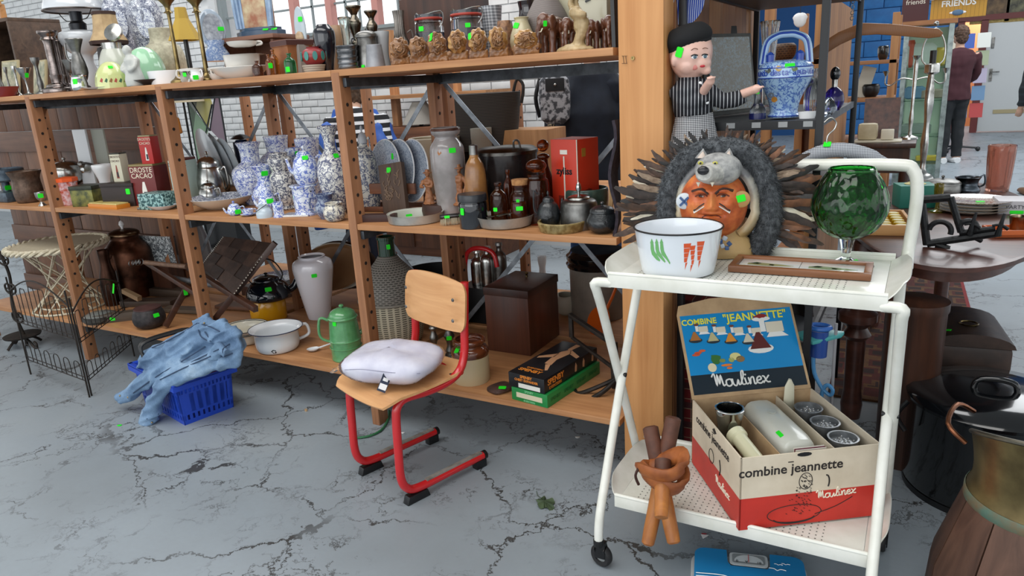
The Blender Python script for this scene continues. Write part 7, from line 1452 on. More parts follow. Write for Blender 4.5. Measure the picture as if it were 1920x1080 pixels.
# carved elephants
elm=wood('#3c2015','#6b3f28',axis='Z',rough=.35,coat=.3)
def elephant(label,px,pyt,d,s_px,st_=None,rz=0):
    p=on(px,Y0+d,TOP);h_=ztop(p,pyt)-TOP;s=h_;m=M()
    m.ball((0,.12*s,.62*s),(.24*s,.36*s,.27*s),16,12);m.ball((0,-.22*s,.74*s),(.18*s,.18*s,.22*s),14,10)
    for x in (-.13,.13):
        for y in (-.08,.34):m.tube([(x*s,y*s,.55*s),(x*s,y*s,.25*s),(x*s,y*s,0)],[.11*s,.085*s,.095*s],10)
    m.tube([(0,-.34*s,.72*s),(0,-.44*s,.5*s),(0,-.44*s,.25*s),(0,-.5*s,.1*s)],[.085*s,.04*s],10,sm=3)
    for x in (-1,1):m.ball((x*.2*s,-.12*s,.72*s),(.05*s,.14*s,.19*s),12,8)
    o=remesh(m,s*.022,'carved_elephant',elm,None,p,lambda co,n:mnoise.noise(co*(9/s))*s*.015,3,rot=(0,0,rz));tag(o,label,'elephant','carved wooden elephants')
    for x in (-1,1):M().tube([(x*.07*s,-.36*s,.58*s),(x*.09*s,-.44*s,.5*s),(x*.08*s,-.5*s,.5*s)],[.018*s,.006*s],8).obj('tusk',CREAM,o)
    if st_:stk(o,*st_,7,10) if hit(o,*st_) else None
elephant('tallest carved wooden elephant beside the grey vase',1034,20,.12,26,(1022,44),-.3);elephant('carved wooden elephant behind the cream ram figure',1066,30,.14,30,None,.3);elephant('carved wooden elephant in front of the enamel bread bin',1115,33,.10,28,None,-.1);elephant('carved wooden elephant at the end of the shelf by the black panel',1143,26,.13,26,(1125,37),.35)
# cream ram figure
p=on(1078,Y0+.06,TOP);k=mpp(p);h_=ztop(p,-18)-TOP;s=h_;m=M();X=lambda px,py,y=0:V(((px-1078)*k,y,(92-py)*k*1.0))
m.tube([X(1085,88),X(1088,72),X(1096,55),X(1095,40),X(1085,28)],[10*k,13*k],12,sm=3);m.ball(X(1092,48),(15*k,12*k,17*k),14,10);m.ball(X(1085,25,-.01),(14*k,11*k,12*k),14,10);m.tube([X(1085,25,-.01),X(1100,30,-.02),X(1108,32,-.02)],[9*k,5*k],10)
m.tube([X(1080,22),X(1072,8),X(1078,-8),X(1082,-16)],[7*k,3*k],10,sm=4);m.tube([X(1084,20,.015),X(1078,6,.02),X(1083,-10,.02)],[6*k,3*k],10,sm=4)
m.lathe([(.001,0),(38*k,0),(38*k,4*k),(30*k,8*k),(12*k,14*k),(.001,15*k)],28,sy=.5)
ramo=remesh(m,.0042,'carved_ram',wood('#8a744e','#bda57c',axis='Z',rough=.4),None,p,lambda co,n:mnoise.noise(V((co.x*90,co.y*60,co.z*200)))*.0022,2);tag(ramo,'cream carved horn antelope figure on a flat oval foot','figurine')
t_=thing('enamel_bread_bin','cream enamel bread bin with pierced fan vent','bin',on(1108,Y0+.34,TOP));M().box((0,0,.12),(.2,.16,.24)).obj('bin_body',flat('#b9b49c',.25,0,.3),t_,bev=.03)
for i in range(5):a=pi*(i+.5)/5;M().box((.03*cos(a),-.082,.16+.03*sin(a)),(.006,.004,.02),(0,pi/2-a,0)).obj('vent_slot',BLACK,t_)
# ================================================================ BLACK METAL SHELF behind the trolley
blm=flat('#17181b',.4,.3)
mr=thing('black_metal_shelf','narrow black metal shelf unit with label clips behind the trolley','shelf',(-.47,2.85,0));RO=V(mr.location);g=lambda x,y,z:V((x,y,z))-RO
for x in (-.672,-.268):
    for y in (2.30,3.40):M().box(g(x,y,1.1),(.022,.022,2.2)).obj('upright',blm,mr,bev=.002)
for z,y0 in ((1.25,2.31),(1.66,2.31),(1.0,2.215),(.55,2.31)):
    M().box(g(-.47,(y0+3.4)/2,z-.012),(.40,3.4-y0,.012)).obj('shelf_plate',flat('#3a3c40',.5),mr);M().box(g(-.47,y0-.004,z-.014),(.42,.01,.026)).obj('shelf_lip',blm,mr)
    for x in (-.272,-.668):M().box(g(x,(y0+3.4)/2,z-.012),(.012,3.4-y0,.024)).obj('side_rail',metalm('#7d8184',.4,'#55585b') if x > -.4 else blm,mr)
for px in (1370,1418,1468,1515):M().box(on(px,2.300,1.238)-RO,(.026,.003,.016)).obj('label_clip',flat('#8d8f90',.4),mr)
SZ=1.25
# ---- doll
dl=thing('boy_doll','vinyl boy doll in black beret, striped shirt and gingham apron','doll',on(1300,2.265,1.0));dp0=V(dl.location);k=mpp(dp0+V((0,0,.4)))
dl.rotation_euler=(0,0,face(dp0));zd_=lambda py:ztop(dp0,py)-1.0;X=lambda px,py,y=0:V(((px-1300)*k,y*k,zd_(py)))
vin=flat('#dcb2a2',.35,0,.2);ht=lambda u:1.0
def headfn(u):return 1+.05*G(u.x,u.z,.55,-.35,.35,.3)*(u.y < 0)
m=M();hc=X(1292,98)
m.ball(hc,(40*k,42*k,50*k),32,24);m.ball(hc+V((16*k,-16*k,-20*k)),(22*k,22*k,20*k),18,14);m.ball(hc+V((-4*k,-20*k,-22*k)),(20*k,20*k,18*k),18,14);m.ball(hc+V((30*k,-26*k,-10*k)),(5*k,6*k,6*k),10,8);m.ball(hc+V((28*k,-22*k,-34*k)),(10*k,10*k,8*k),10,8)
m.tube([X(1290,140),X(1290,160)],18*k,14);m.ball(hc+V((-30*k,-26*k,-12*k)),(6*k,8*k,12*k),10,8)
for a,b2 in ((X(1312,178,-20),X(1328,152,-62)),(X(1372,185,-10),X(1408,172,-36))):      # bare forearms and hands
    d=b2-a;m.tube([a,lerp(a,b2,.6),b2],[9*k,8*k],10);m.ball(b2,(8*k,6*k,9*k),10,8);s_=d.normalized()
    for q in range(4):m.tube([b2,b2+s_*(14-abs(q-1.2)*2)*k+V(((q-1.5)*3.6*k,0,(q-1.5)*1.0*k))],[3.2*k,2.4*k],6)
    m.tube([b2-s_*4*k,b2+s_*5*k+V((-8*k,-3*k,3*k))],[3.4*k,2.4*k],6)
m.tube([X(1290,160),X(1290,262)],[24*k,22*k],12)
for s_ in (-1,1):m.tube([X(1300+s_*16,262),V(((s_*16)*k,0,.02))],[14*k,11*k],10);m.ball(V((s_*16*k,-8*k,.015)),(12*k,20*k,.016),10,8)
bo=remesh(m,.0042,'body',vin,dl,it=3)
h0=lambda px,py:(lambda h:(W(dl).inverted() @ h[0]) if h else None)(hit(bo,px,py))
for ex,ey in ((1302,107),(1321,106)):
    e=h0(ex,ey)
    if e:M().ball(e+V((0,-.5*k,0)),(5.5*k,2*k,3.6*k),12,8).obj('eye_white',WHITE,dl);M().ball(e+V((1*k,-2.2*k,0)),(3*k,1*k,3*k),10,6).obj('iris',flat('#3f5a68',.1),dl);M().tube([e+V((-6*k,-2*k,2*k)),e+V((0,-3*k,4.2*k)),e+V((6*k,-2*k,2.4*k))],1.1*k,6,sm=3).obj('eyelash',BLACK,dl);M().tube([e+V((-6*k,-1.5*k,12*k)),e+V((0,-2*k,15*k)),e+V((6*k,-1*k,13*k))],.7*k,5,sm=3).obj('eyebrow',flat('#6a4434',.8),dl)
e=h0(1317,124)
if e:M().ball(e,(5*k,2.2*k,2.4*k),12,8).obj('lips',flat('#b32430',.3),dl)
for cx,cy in ((1302,124),):
    e=h0(cx,cy)
    if e:M().ball(e+V((0,2.6*k,0)),(8*k,3.4*k,7*k),14,10).obj('rouge',flat('#cf7f77',.5),dl)
M().lathe(sprof([(38*k,0),(44*k,8*k),(43*k,20*k),(30*k,34*k),(8*k,38*k),(.001,38*k)],3),36,rot=(deg(4),deg(-14),0),c=X(1290,84,2)).obj('beret',flat('#0d0e11',.9),dl);M().lathe([(.001,0),(41*k,0),(41*k,6*k),(.001,6*k)],32,rot=(deg(4),deg(-14),0),c=X(1290,86,1)).obj('beret_band',flat('#0d0e11',.9),dl)
shirt=stripes('#15171f','#c5c8cc','X',95,.16,.85)
m=M().tube([X(1294,148),X(1294,165),X(1296,190),X(1298,216)],[26*k,40*k,38*k,34*k],20);m.tube([X(1266,165,-6),X(1284,190,-22),X(1312,184,-30),X(1318,178,-36)],[17*k,14*k],14,sm=3);m.tube([X(1324,170,-2),X(1345,190,-8),X(1372,190,-14),X(1388,184,-20)],[16*k,14*k],14,sm=3)
remesh(m,.004,'striped_shirt',shirt,dl,disp=lambda co,n:mnoise.noise(co*45)*.003,it=3);M().lathe([(19*k,0),(22*k,0),(20*k,8*k),(18*k,8*k)],24,c=X(1291,152)).obj('collar',shirt,dl)
for x_,y_ in ((1313,156),(1326,192)):
    h=hit(dl,x_,y_); 
    if h:M().ball(W(dl).inverted() @ h[0],(3.4*k,1.6*k,3.4*k),10,6).obj('button',WHITE,dl)
M().grid(lambda u,v:V((lerp(34,48,v)*(1+.05*sin(14*2*pi*u)*v)*k*cos(2*pi*u),lerp(28,40,v)*(1+.05*sin(14*2*pi*u)*v)*k*sin(2*pi*u),lerp(zd_(212),zd_(285),v))),84,8,True).obj('gingham_apron',stripes('#25262b','#d8d8d8','X',190,.5,.85,'#84858a','Z',190),dl,solid=.002)
stk(dl,1274,98,14,17,-.3)
# ---- blue jug with arched handle
bj=L('blue_ring_jug','blue and white painted pottery jug with arched handle and lettered band','jug',1469,216,112,96,[(.58,0),(.6,.04),(.52,.1),(.6,.3),(.85,.55),(1,.72),(1,.86),(.85,.96),(.4,1.0)],delft('#3a5fb0',26,.6,.035,'#9fbfdd'),z=SZ,d=2.46-Y0,seg=44)
blu=flat('#2747a0',.15,0,.4);skyb=flat('#a9c8e6',.15,0,.4)
child(bj,'handle',M().tube([(-bj.r*.85,0,bj.h*.93),(-bj.r*.72,0,bj.h*1.3),(-bj.r*.35,0,bj.h*1.42),(0,0,bj.h*1.44),(bj.r*.35,0,bj.h*1.42),(bj.r*.72,0,bj.h*1.3),(bj.r*.85,0,bj.h*.93)],.0115,12,sm=5),skyb,rot=(0,0,face(bj.p)))
child(bj,'handle_stripe',M().tube([(-bj.r*.86,-.009,bj.h*.95),(-bj.r*.73,-.009,bj.h*1.31),(-bj.r*.36,-.009,bj.h*1.435),(0,-.009,bj.h*1.455),(bj.r*.36,-.009,bj.h*1.435),(bj.r*.73,-.009,bj.h*1.31),(bj.r*.86,-.009,bj.h*.95)],.004,8,sm=5),blu,rot=(0,0,face(bj.p)))
for s_,x_ in ((-1,.58),(1,.5)):child(bj,'spout_cap',M().lathe([(.012,0),(.013,.02),(.008,.026),(.001,.03)],14,c=(s_*bj.r*x_,-.01,bj.h*.98)),blu,rot=(0,0,face(bj.p)))
child(bj,'lettered_band',M().lathe([(bj.r*1.004,bj.h*.70),(bj.r*1.012,bj.h*.70),(bj.r*1.012,bj.h*.87),(bj.r*1.004,bj.h*.87)],44),skyb)
for zz in (.70,.87,.03):child(bj,'blue_line',M().tube([(bj.r*(1.012 if zz > .1 else .6)*cos(t*pi/22),bj.r*(1.012 if zz > .1 else .6)*sin(t*pi/22),bj.h*zz) for t in range(44)],.002,6,closed=True),blu)
wd_='mundo desta agua n\u00e3o';fa_=face(bj.p)-pi/2
for i,c_ in enumerate(wd_):
    if c_ == ' ':continue
    a=fa_+(i-9.6)*.135;text(c_,bj.o,blu,(cos(a)*bj.r*1.016,sin(a)*bj.r*1.016,bj.h*.785),.027,MX((V((-sin(a),cos(a),0)),V((0,0,1)),V((cos(a),sin(a),0)))).transposed(),bold=.0004)
for px,py,c_ in ((1452,186,'#c98a3a'),(1446,178,'#7d8794'),(1495,186,'#b7b04a'),(1440,132,'#59605a'),(1460,128,'#b79a5a'),(1490,128,'#6d7a55')):
    decal(bj.o,[(px-6,py),(px-2,py-5),(px+4,py-4),(px+6,py+2),(px+1,py+6),(px-4,py+5)],flat(c_,.4),'flower_print')
stk(bj.o,1481,123,18,8)
# ---- other things on the metal shelf
bd2=thing('decorated_frames','ornate gilt-edged picture leaning on a black board on the metal shelf','picture',on(1372,2.72,SZ));h_=ztop(V(bd2.location),60)-SZ;bd2.rotation_euler=(deg(-8),0,deg(62))
M().box((0,0,h_/2),(.26,.012,h_)).obj('board',mott('#3b3d3c','#565550',20,.6),bd2,bev=.003);M().box((0,-.01,h_/2),(.22,.006,h_*.9)).obj('painted_face',delft('#5b5138',40,.5,.05,'#6e7f86'),bd2)
o=M().box((0,0,.16),(.2,.02,.32)).obj('black_board',BLACK,None,on(1352,2.95,SZ),(deg(-8),0,deg(55)));tag(o,'matt black board leaning behind the ornate picture','board')
v_=L('crystal_vase','tall cut crystal vase behind the blue jug','vase',1438,0,42,34,[(.5,0),(.55,.3),(.7,.7),(1,1)],glass('#e8eeee',.05),z=SZ,d=2.95-Y0,op=.12,fl=lambda a,z:1+.05*sin(12*a),seg=72)
v_=L('perfume_bottle','round violet glass perfume bottle with black ball cap','bottle',1562,0,163,36,[(.6,0),(.95,.25),(1,.5),(.8,.8),(.3,1)],aglass('#3a2a9a'),z=SZ,d=2.75-Y0);child(v_,'collar',M().lathe([(v_.r*.28,v_.h),(v_.r*.3,v_.h*1.35),(v_.r*.25,v_.h*1.35)],16),SILVER);child(v_,'cap',M().ball((0,0,v_.h*1.55),(v_.r*.5,v_.r*.5,v_.h*.3),16,12),BLACKG)
v_=L('glass_carafe','ribbed clear glass carafe beside the blue jug','carafe',1524,0,128,34,[(.8,0),(1,.2),(.9,.5),(.3,.75),(.35,1)],glass('#dfe6e4',.04),z=SZ,d=2.62-Y0,fl=lambda a,z:1+.03*sin(16*a),seg=64)
v_=L('glass_cruet','small glass cruet with blue base beside the doll hand','cruet',1420,0,172,28,[(1,0),(1,.35),(.5,.6),(.4,1)],glass('#dfe6ea',.04),z=SZ,d=2.40-Y0);child(v_,'blue_base',M().lathe([(.001,0),(v_.r*1.1,0),(v_.r*1.1,v_.h*.22),(.001,v_.h*.22)],20),flat('#1a2050',.2));stk(v_.o,1420,173,8,6) if hit(v_.o,1420,173) else None
t_=thing('soap_dish','white soap dish with a large green sticker on the metal shelf','dish',on(1513,2.36,SZ));M().lathe([(.001,0),(.022,0),(.026,.02),(.001,.022)],24,sy=.7).obj('dish_body',WHITE,t_);stk(t_,1513,203,20,11)
v_=L('glass_bird','clear blown glass bird dish with blue tint','ornament',1553,0,182,30,[(.4,0),(1,.3),(.7,.7),(.2,1)],glass('#c5d2e2',.04),z=SZ,d=2.5-Y0)
hp=thing('fish_wall_plate','blue and white fish shaped plate hung on the upper metal shelf','plate',on(1283,2.33,1.62));hp.rotation_euler=(deg(14),0,face(hp.location)+.35);M().lathe([(.001,0),(.05,.004),(.062,.012),(.06,.016),(.001,.006)],32,sy=1.25,rot=(pi/2,0,0)).obj('plate_body',stripes('#2c48a8','#c6d0e2','X',160,.3,.2),hp);M().tube([(.02,-.01,-.07),(.02,0,-.13)],.002,6).obj('hook_wire',PEWTER,hp)
# ---- padded coat hanger
hg=thing('padded_hanger','gingham padded coat hanger hooked on the metal shelf corner','hanger',on(1548,2.255,1.14));ho=V(hg.location);k=mpp(ho);Xh=lambda px,py:V(((px-1548)*k,0,(288-py)*k));hg.rotation_euler=(0,0,face(ho)+.1)
M().tube([Xh(1496,299),Xh(1520,282),Xh(1550,272),Xh(1585,272),Xh(1620,282),Xh(1648,298),Xh(1651,300)],[6*k,13*k,13.5*k,13.5*k,13*k,11*k,9*k],14,sm=4).obj('padded_arm',stripes('#b5b9bf','#2e3036','X',230,.4,.8,'#8a8d94','Z',230),hg)
M().tube([Xh(1548,268),Xh(1549,245),Xh(1560,232),Xh(1562,220),Xh(1552,212),Xh(1542,220)],.0022,8,sm=4).obj('hook',SILVER,hg);stk(hg,1551,271,13,12)
# ---- boomerang
bo=thing('boomerang','carved brown boomerang hung from a chain','boomerang',on(1600,3.55,1.55));p=V(bo.location);k=mpp(p);Xb=lambda px,py:((px-1600)*k,(ztop(p,py)-p.z));bo.rotation_euler=(0,0,face(p))
top_=[(1512,100),(1540,80),(1575,58),(1612,44),(1660,50),(1710,60),(1740,66),(1748,74),(1744,81),(1725,82),(1680,74),(1640,68),(1612,68),(1580,82),(1545,104),(1514,114)]
M().prism([Xb(*q) for q in top_],.014,(0,0,0),(1,0,0),(0,0,1)).obj('blade',stripes('#6b3f1a','#8f5a26','X',260,.5,.4),bo,bev=.004); 
for i in range(5):M().tube([V((-.008,-.007,.035+.022*i))+V((.006*cos(a),0,.009*sin(a))) for a in [j*pi/5 for j in range(10)]],.0018,6,closed=True).obj('chain_link',PEWTER,bo)
# ================================================================ RACKS FARTHER BACK
fw2=wood('#8a5a34','#b07d4c',axis='Z',sc=.7);fwX=wood('#7d5030','#a06c42',axis='X')
def rackunit(label,x0,x1,y0,y1,zs_,zt2,side=True):
    t=thing('wooden_bookcase',label,'shelf',(x0,y0,0))
    for x in (x0,x1):
        for y in (y0,y1-.05):M().box((x-x0,y-y0+.025,zt2/2),(.05,.05,zt2)).obj('post',fw2,t,bev=.003)
    for z in zs_:M().box(((x1-x0)/2,(y1-y0)/2,z),(x1-x0+.05,y1-y0,.03)).obj('shelf_board',fwX,t,bev=.003)
    if side:M().box((x1-x0+.03,(y1-y0)/2,zt2/2),(.02,y1-y0,zt2)).obj('side_panel',fw2,t);M().box(((x1-x0)/2,(y1-y0)+.01,zt2*.35),(x1-x0,.02,zt2*.7)).obj('back_panel',wood('#5a3a24','#7a5236',axis='Z'),t)
    return t
xa=lambda px,y:on(px,y,1.3).x
rackunit('wooden bookcase with plank side behind the black metal shelf',xa(1438,4.0),xa(1532,4.0),4.0,5.2,(.3,.75,1.16,1.42),1.72)
rackunit('farther wooden bookcase beside the glass display cabinet',xa(1560,6.4),xa(1672,6.4),6.4,6.9,(.3,.8,1.12,1.40),1.75,False)
for px,y,z,w_,h_,nm,lab,mt in ((1468,4.2,1.435,46,32,'wicker_bowl','brown wicker bowl on the bookcase behind the metal shelf',weave('#5a3f28','#2c1d12',20,90)),(1492,4.15,1.175,50,30,'terracotta_bowl','orange-brown pottery bowl behind the blue jug handle',mott('#7a4524','#9c6036',14,.3)),(1450,4.2,.765,60,36,'glass_bowl','clear glass bowl on the lower bookcase shelf',glass('#cfd8d8',.05)),(1632,6.6,1.135,30,24,'dark_tin','black tin on the farther bookcase',BLACK),(1655,6.6,1.415,20,26,'dark_bottle','dark bottle on the farther bookcase',BLACKG),(1640,6.6,.815,50,26,'tape_deck','black record player on the farther bookcase',flat('#1a1b1d',.4))):
    L(nm,lab,nm.split('_')[1],px,0,proj(on(px,y,z))[1]-h_,w_,[(.6,0),(.9,.3),(1,.8),(.8,1)],mt,z=z,d=y-Y0,op=.1)
o=M().box((0,0,.12),(.1,.02,.24)).obj('cream_board',flat('#c9c4b4',.5),None,on(1612,6.6,1.135),(0,.25,.2));tag(o,'cream wedge board leaning on the farther bookcase','board')
ht_=M().ball((0,0,0),(.03,.012,.034),14,10,fn=lambda u:1+.25*abs(u.x)*(u.z > 0)).obj('heart_ornament',WHITE,None,on(1500,4.0,1.62));tag(ht_,'white heart ornament hanging from the bookcase','ornament');M().tube([(0,0,.03),(0,0,.12)],.0015,5).obj('string',BLACK,ht_)
# side table with glass plaque
st_=thing('side_table','dark wooden side table carrying a brown glass plaque','table',(xa(1665,5.0),5.1,0));M().box((0,0,.916),(.36,.42,.03)).obj('top',DWOOD,st_,bev=.006);M().box((0,0,.826),(.3,.36,.15)).obj('apron',DWOOD,st_)
for x in (-.13,.13):
    for y in (-.16,.16):M().lathe([(.02,0),(.028,.1),(.02,.3),(.03,.6),(.03,.76)],14,c=(x,y,0)).obj('leg',DWOOD,st_)
p=V(st_.location)
o=M().box((0,0,.125),(.20,.018,.25)).obj('glass_plaque',mott('#3a2018','#6b4030',30,.3,0,.3),None,on(1650,5.18,.933),(deg(-6),0,.1));tag(o,'brown mottled glass plaque standing on the side table','plaque')
t_=thing('cream_tray','cream tray with carved block on the side table','tray',on(1646,5.0,.932));M().box((0,0,.006),(.26,.13,.012)).obj('tray_base',CREAM,t_,bev=.003);M().box((-.06,0,.062),(.11,.07,.1)).obj('block',mott('#b5a888','#d3c9ac',8,.5),t_,bev=.02);M().box((.05,-.02,.045),(.07,.05,.06)).obj('carved_frame',CREAM,t_,bev=.006)
# candelabra and lamp
ca=thing('silver_candelabra','tall silver candelabra with curved side arm on the side table','candelabra',on(1705,5.15,.932));p=V(ca.location);hz=lambda y:ztop(p,y)-.932;k=mpp(p)
M().lathe([(.001,0),(.05,0),(.045,.012),(.012,.025),(.009,.06),(.014,.12),(.008,.18),(.013,hz(120)),(.008,hz(112)),(.022,hz(106)),(.024,hz(104)),(.001,hz(104))],20).obj('stem',SILVER,ca)
for s in (-1,1):M().tube([(0,0,hz(150)),(s*22*k,0,hz(146)),(s*38*k,0,hz(158)),(s*48*k,0,hz(155)),(s*48*k,0,hz(140))],.004,8,sm=4).obj('arm',SILVER,ca);M().lathe([(.006,0),(.02,.03),(.018,.03)],14,c=(s*48*k,0,hz(140))).obj('cup',SILVER,ca)
o=M().lathe(sprof([(.06,0),(.05,.03),(.014,.07),(.02,.2),(.013,.3),(.022,.42),(.014,.56)],3)+[(.001,.56)],20,fl=lambda a,z:1+.1*sin(3*a+20*z)).obj('silver_table_lamp',SILVER,None,on(1727,4.5,.762));tag(o,'polished silver branch-shaped lamp base with harp and finial','lamp')
M().lathe([(.02,.56),(.036,.57),(.036,.61),(.03,.615),(.001,.615)],20).obj('socket_cup',SILVER,o);M().tube([(0,0,.61),(0,0,.68)],.016,12).obj('socket',BLACK,o);M().tube([(-.03,0,.61),(-.05,0,.64),(-.045,0,.72),(0,0,.79),(.045,0,.72),(.05,0,.64),(.03,0,.61)],.004,8,sm=4).obj('harp',SILVER,o);M().ball((0,0,.81),.013,12,8).obj('finial',SILVER,o)
# ================================================================ OVAL TABLE
ot=thing('oval_table','dark polished oval wooden table with turned legs','table',(.10,3.62,0));tw=wood('#3a211a','#56332a',axis='X',rough=.35,coat=.1)
M().lathe([(.001,.735),(.97,.735),(1,.74),(1,.755),(.98,.76),(.001,.76)],56,sx=.36,sy=1.01).obj('top',tw,ot);M().lathe([(.82,.66),(.82,.735),(.8,.735),(.8,.66),(.82,.66)],48,sx=.36,sy=1.01).obj('apron',tw,ot)
LEG=[(.001,0),(.03,0),(.035,.06),(.028,.12),(.03,.34),(.045,.36),(.03,.39),(.06,.42),(.06,.45),(.03,.47),(.05,.56),(.055,.62),(.03,.66),(.03,.735),(.001,.735)]
for x,y in ((-.27,-.60),(-.27,.60),(.05,.78)):M().lathe([(a*1.2,b2) for a,b2 in LEG],18,c=(x,y,0)).obj('leg',tw,ot)
TZ2=.7605
bs=thing('cast_iron_book_stand','black cast iron reading stand with scrollwork on the oval table','stand',at(1795,466,z=TZ2));p=V(bs.location);k=mpp(p);bs.rotation_euler=(0,0,face(p));Xs=lambda px,py,y=0:V(((px-1795)*k,y,(472-py)*k));cim=mott('#0f1012','#1e2022',60,.5,.4,.5)
for a,b2,r in (((1728,380),(1745,468),.009),((1728,382),(1775,376),.010),((1775,376),(1798,440),.008),((1745,466),(1860,438),.009),((1760,466),(1782,474),.008),((1795,442),(1850,430),.006)):M().tube([Xs(*a,0),Xs(*b2,-.0)],r*1.45,8).obj('frame_bar',cim,bs)
for c,r in (((1764,440),18),((1808,432),14)):M().tube([Xs(c[0]+r*cos(a),c[1]-r*sin(a),-.004) for a in [-.3+i*.37 for i in range(10)]],.009,8,sm=2).obj('scroll',cim,bs)
for x in (1812,1855):M().tube([Xs(x,442,-.01),Xs(x+2,425,-.015),Xs(x+6,402,-.01)],[.011,.004],8,sm=2).obj('finial',cim,bs);M().tube([Xs(x-10,425,-.01),Xs(x+2,422,-.015),Xs(x+14,430,-.01)],[.004,.006],8,sm=2).obj('finial_leaf',cim,bs)
M().tube([Xs(1800,440,.02),Xs(1820,455,.05),Xs(1832,462,.06)],.008,8).obj('rear_strut',cim,bs)
gp_=L('pink_glass_vase','pink cube-pattern pressed glass vase at the far end of the oval table','vase',1869,360,273,46,[(.8,0),(.82,.05),(1,1)],aglass('#e3ab98'),z=TZ2,op=.1,k=6,seg=64,fl=lambda a,z:1+.04*(sin(8*a)*sin(z*150)))
for i in range(4):
    o=M().lathe([(.001,0),(.09,0),(.135,.014),(.137,.017),(.09,.006),(.001,.005)],40,c=(0,0,0)).obj('dinner_plate',flat('#bdb3a4',.25,0,.3) if i < 3 else delft('#7a4a3a',40,.6,.05,'#c6c3ba'),None,at(1822,396,z=TZ2)+V((.003*i,0,.0125*i)),(0,0,i));tag(o,['bottom plate of the stack on the oval table','cream plate second from the bottom of the table stack','cream plate under the patterned top plate of the table stack','floral patterned plate on top of the table stack'][i],'plate','plates stacked on the oval table')
stk(o,1838,378,14,5) if hit(o,1838,378) else None
v_=L('silver_tureen','dark silver embossed tureen with domed lid on the oval table','tureen',1764,374,345,62,[(.6,0),(.95,.3),(1,.7),(.95,1)],PEWTER,z=TZ2);lid(v_,1.0,1.0,.4,None,.1,.25)
v_=L('silver_creamer','small blackened silver creamer beside the tureen','jug',1811,370,332,44,[(.7,0),(1,.3),(.8,.65),(.85,.85),(1,1)],metalm('#5d646c',.25,'#25282c'),z=TZ2,op=.1);ear(v_,.5,1.05,.4,.08,face(v_.p))
tbx=thing('green_box','teal green box with yellow paper on the oval table','box',at(1712,386,z=TZ2));tbx.rotation_euler=(0,0,.3);M().box((0,0,.05),(.15,.12,.10)).obj('carton',flat('#1f7263',.5),tbx,bev=.002);M().lathe([(.001,.1),(.045,.102),(.001,.118)],14).obj('paper',flat('#b9b07a',.8),tbx)
ct=thing('candle_tray','shallow wooden tray of yellow tealight tins on the oval table','tray',at(1640,425,z=TZ2),.15);pw_=wood('#a5733f','#c8955c',axis='X');M().box((0,0,.006),(.24,.34,.012)).obj('tray_base',pw_,ct)
for s in (-1,1):M().box((0,s*.165,.02),(.24,.012,.04)).obj('tray_side',pw_,ct,bev=.002);M().box((s*.115,0,.02),(.012,.34,.04)).obj('tray_side',pw_,ct,bev=.002)
tl_=M().lathe([(.001,0),(.022,0),(.023,.004),(.023,.02),(.021,.022),(.001,.021)],20).mesh('tealight_tin');tl_.materials.append(flat('#cda820',.3));cap_=M().lathe([(.001,.0212),(.017,.0212),(.017,.023),(.001,.023)],18).mesh('cap');cap_.materials.append(flat('#d6cc9a',.5))
for i in range(4):
    for j in range(6):
        o=bpy.data.objects.new('tealight_tin',tl_);COL.objects.link(o);o.location=V(ct.location)+Euler((0,0,.15)).to_matrix() @ V((-.08+.053*i,-.13+.052*j,.0125));tag(o,'yellow tealight tin with pale cap in the wooden tray','candle','tealight tins in the tray');q=bpy.data.objects.new('cap',cap_);COL.objects.link(q);q.parent=o
gl_=L('amber_goblet','yellow glass goblet with twisted stem beside the green box','goblet',1756,400,345,30,[(1,0),(.3,.1),(.25,.5),(.5,.6),(.55,1)],aglass('#a89a3a'),z=TZ2,op=.1)
t_=bx3('party_set_box','white printed party set carton on the oval table','box',1906,at(1906,402,z=TZ2).y+.07-Y0,TZ2,.16,.14,.055,.1,flat('#b9b6ba',.5));text('PARTY SET',t_,flat('#33323a',.5),(0,-.0708,.03),.022,fyy);stk(t_,1906,398,22,6) if hit(t_,1906,398) else None
tt=thing('orange_tray','orange tray holding a small silver beaker at the table edge','tray',at(1900,440,z=TZ2),.3);M().box((0,0,.006),(.17,.11,.01)).obj('tray_base',flat('#c4602a',.4),tt)
for s in (-1,1):M().box((0,s*.052,.014),(.17,.006,.026)).obj('tray_side',flat('#c4602a',.4),tt);M().box((s*.083,0,.014),(.006,.11,.026)).obj('tray_side',flat('#c4602a',.4),tt)
L('silver_beaker','small silver beaker with amber tint in the orange tray','beaker',1908,432,405,32,[(.8,0),(1,1)],metalm('#9a8a72',.2,'#5a4c3a'),z=TZ2+.012,op=.1,k=1)
# ================================================================ UNDER AND BESIDE THE TABLE
def rugm():
    t=NT('rug');v=t.co();q=t.n('ShaderNodeTexVoronoi',distance='CHEBYCHEV');q.inputs['Scale'].default_value=9;t.l(v,q.inputs['Vector'])
    return t.set(t.mix(t.noise(v,30,3),t.ramp(q.outputs['Distance'],[(.1,'#1d1512'),(.25,'#5a1d14'),(.4,'#74502a'),(.55,'#2a1a16')],'CONSTANT'),'#2c1210'),.95)
o=M().box((0,0,.005),(.62,2.2,.01)).obj('patterned_rug',rugm(),None,(.0,4.3,0),(0,0,.03));tag(o,'dark red patterned rug lying under the oval table','rug')
M().box((.318,0,.005),(.02,2.2,.009)).obj('red_border',flat('#7a1d20',.9),o)
tk=thing('travel_trunk','dome-topped brown leather trunk with brass ring behind the black pot','trunk',on(1788,3.12,0),.12);lt_=mott('#2e211b','#453229',14,.5);M().box((0,0,.19),(.26,.34,.38)).obj('trunk_body',lt_,tk,bev=.02)
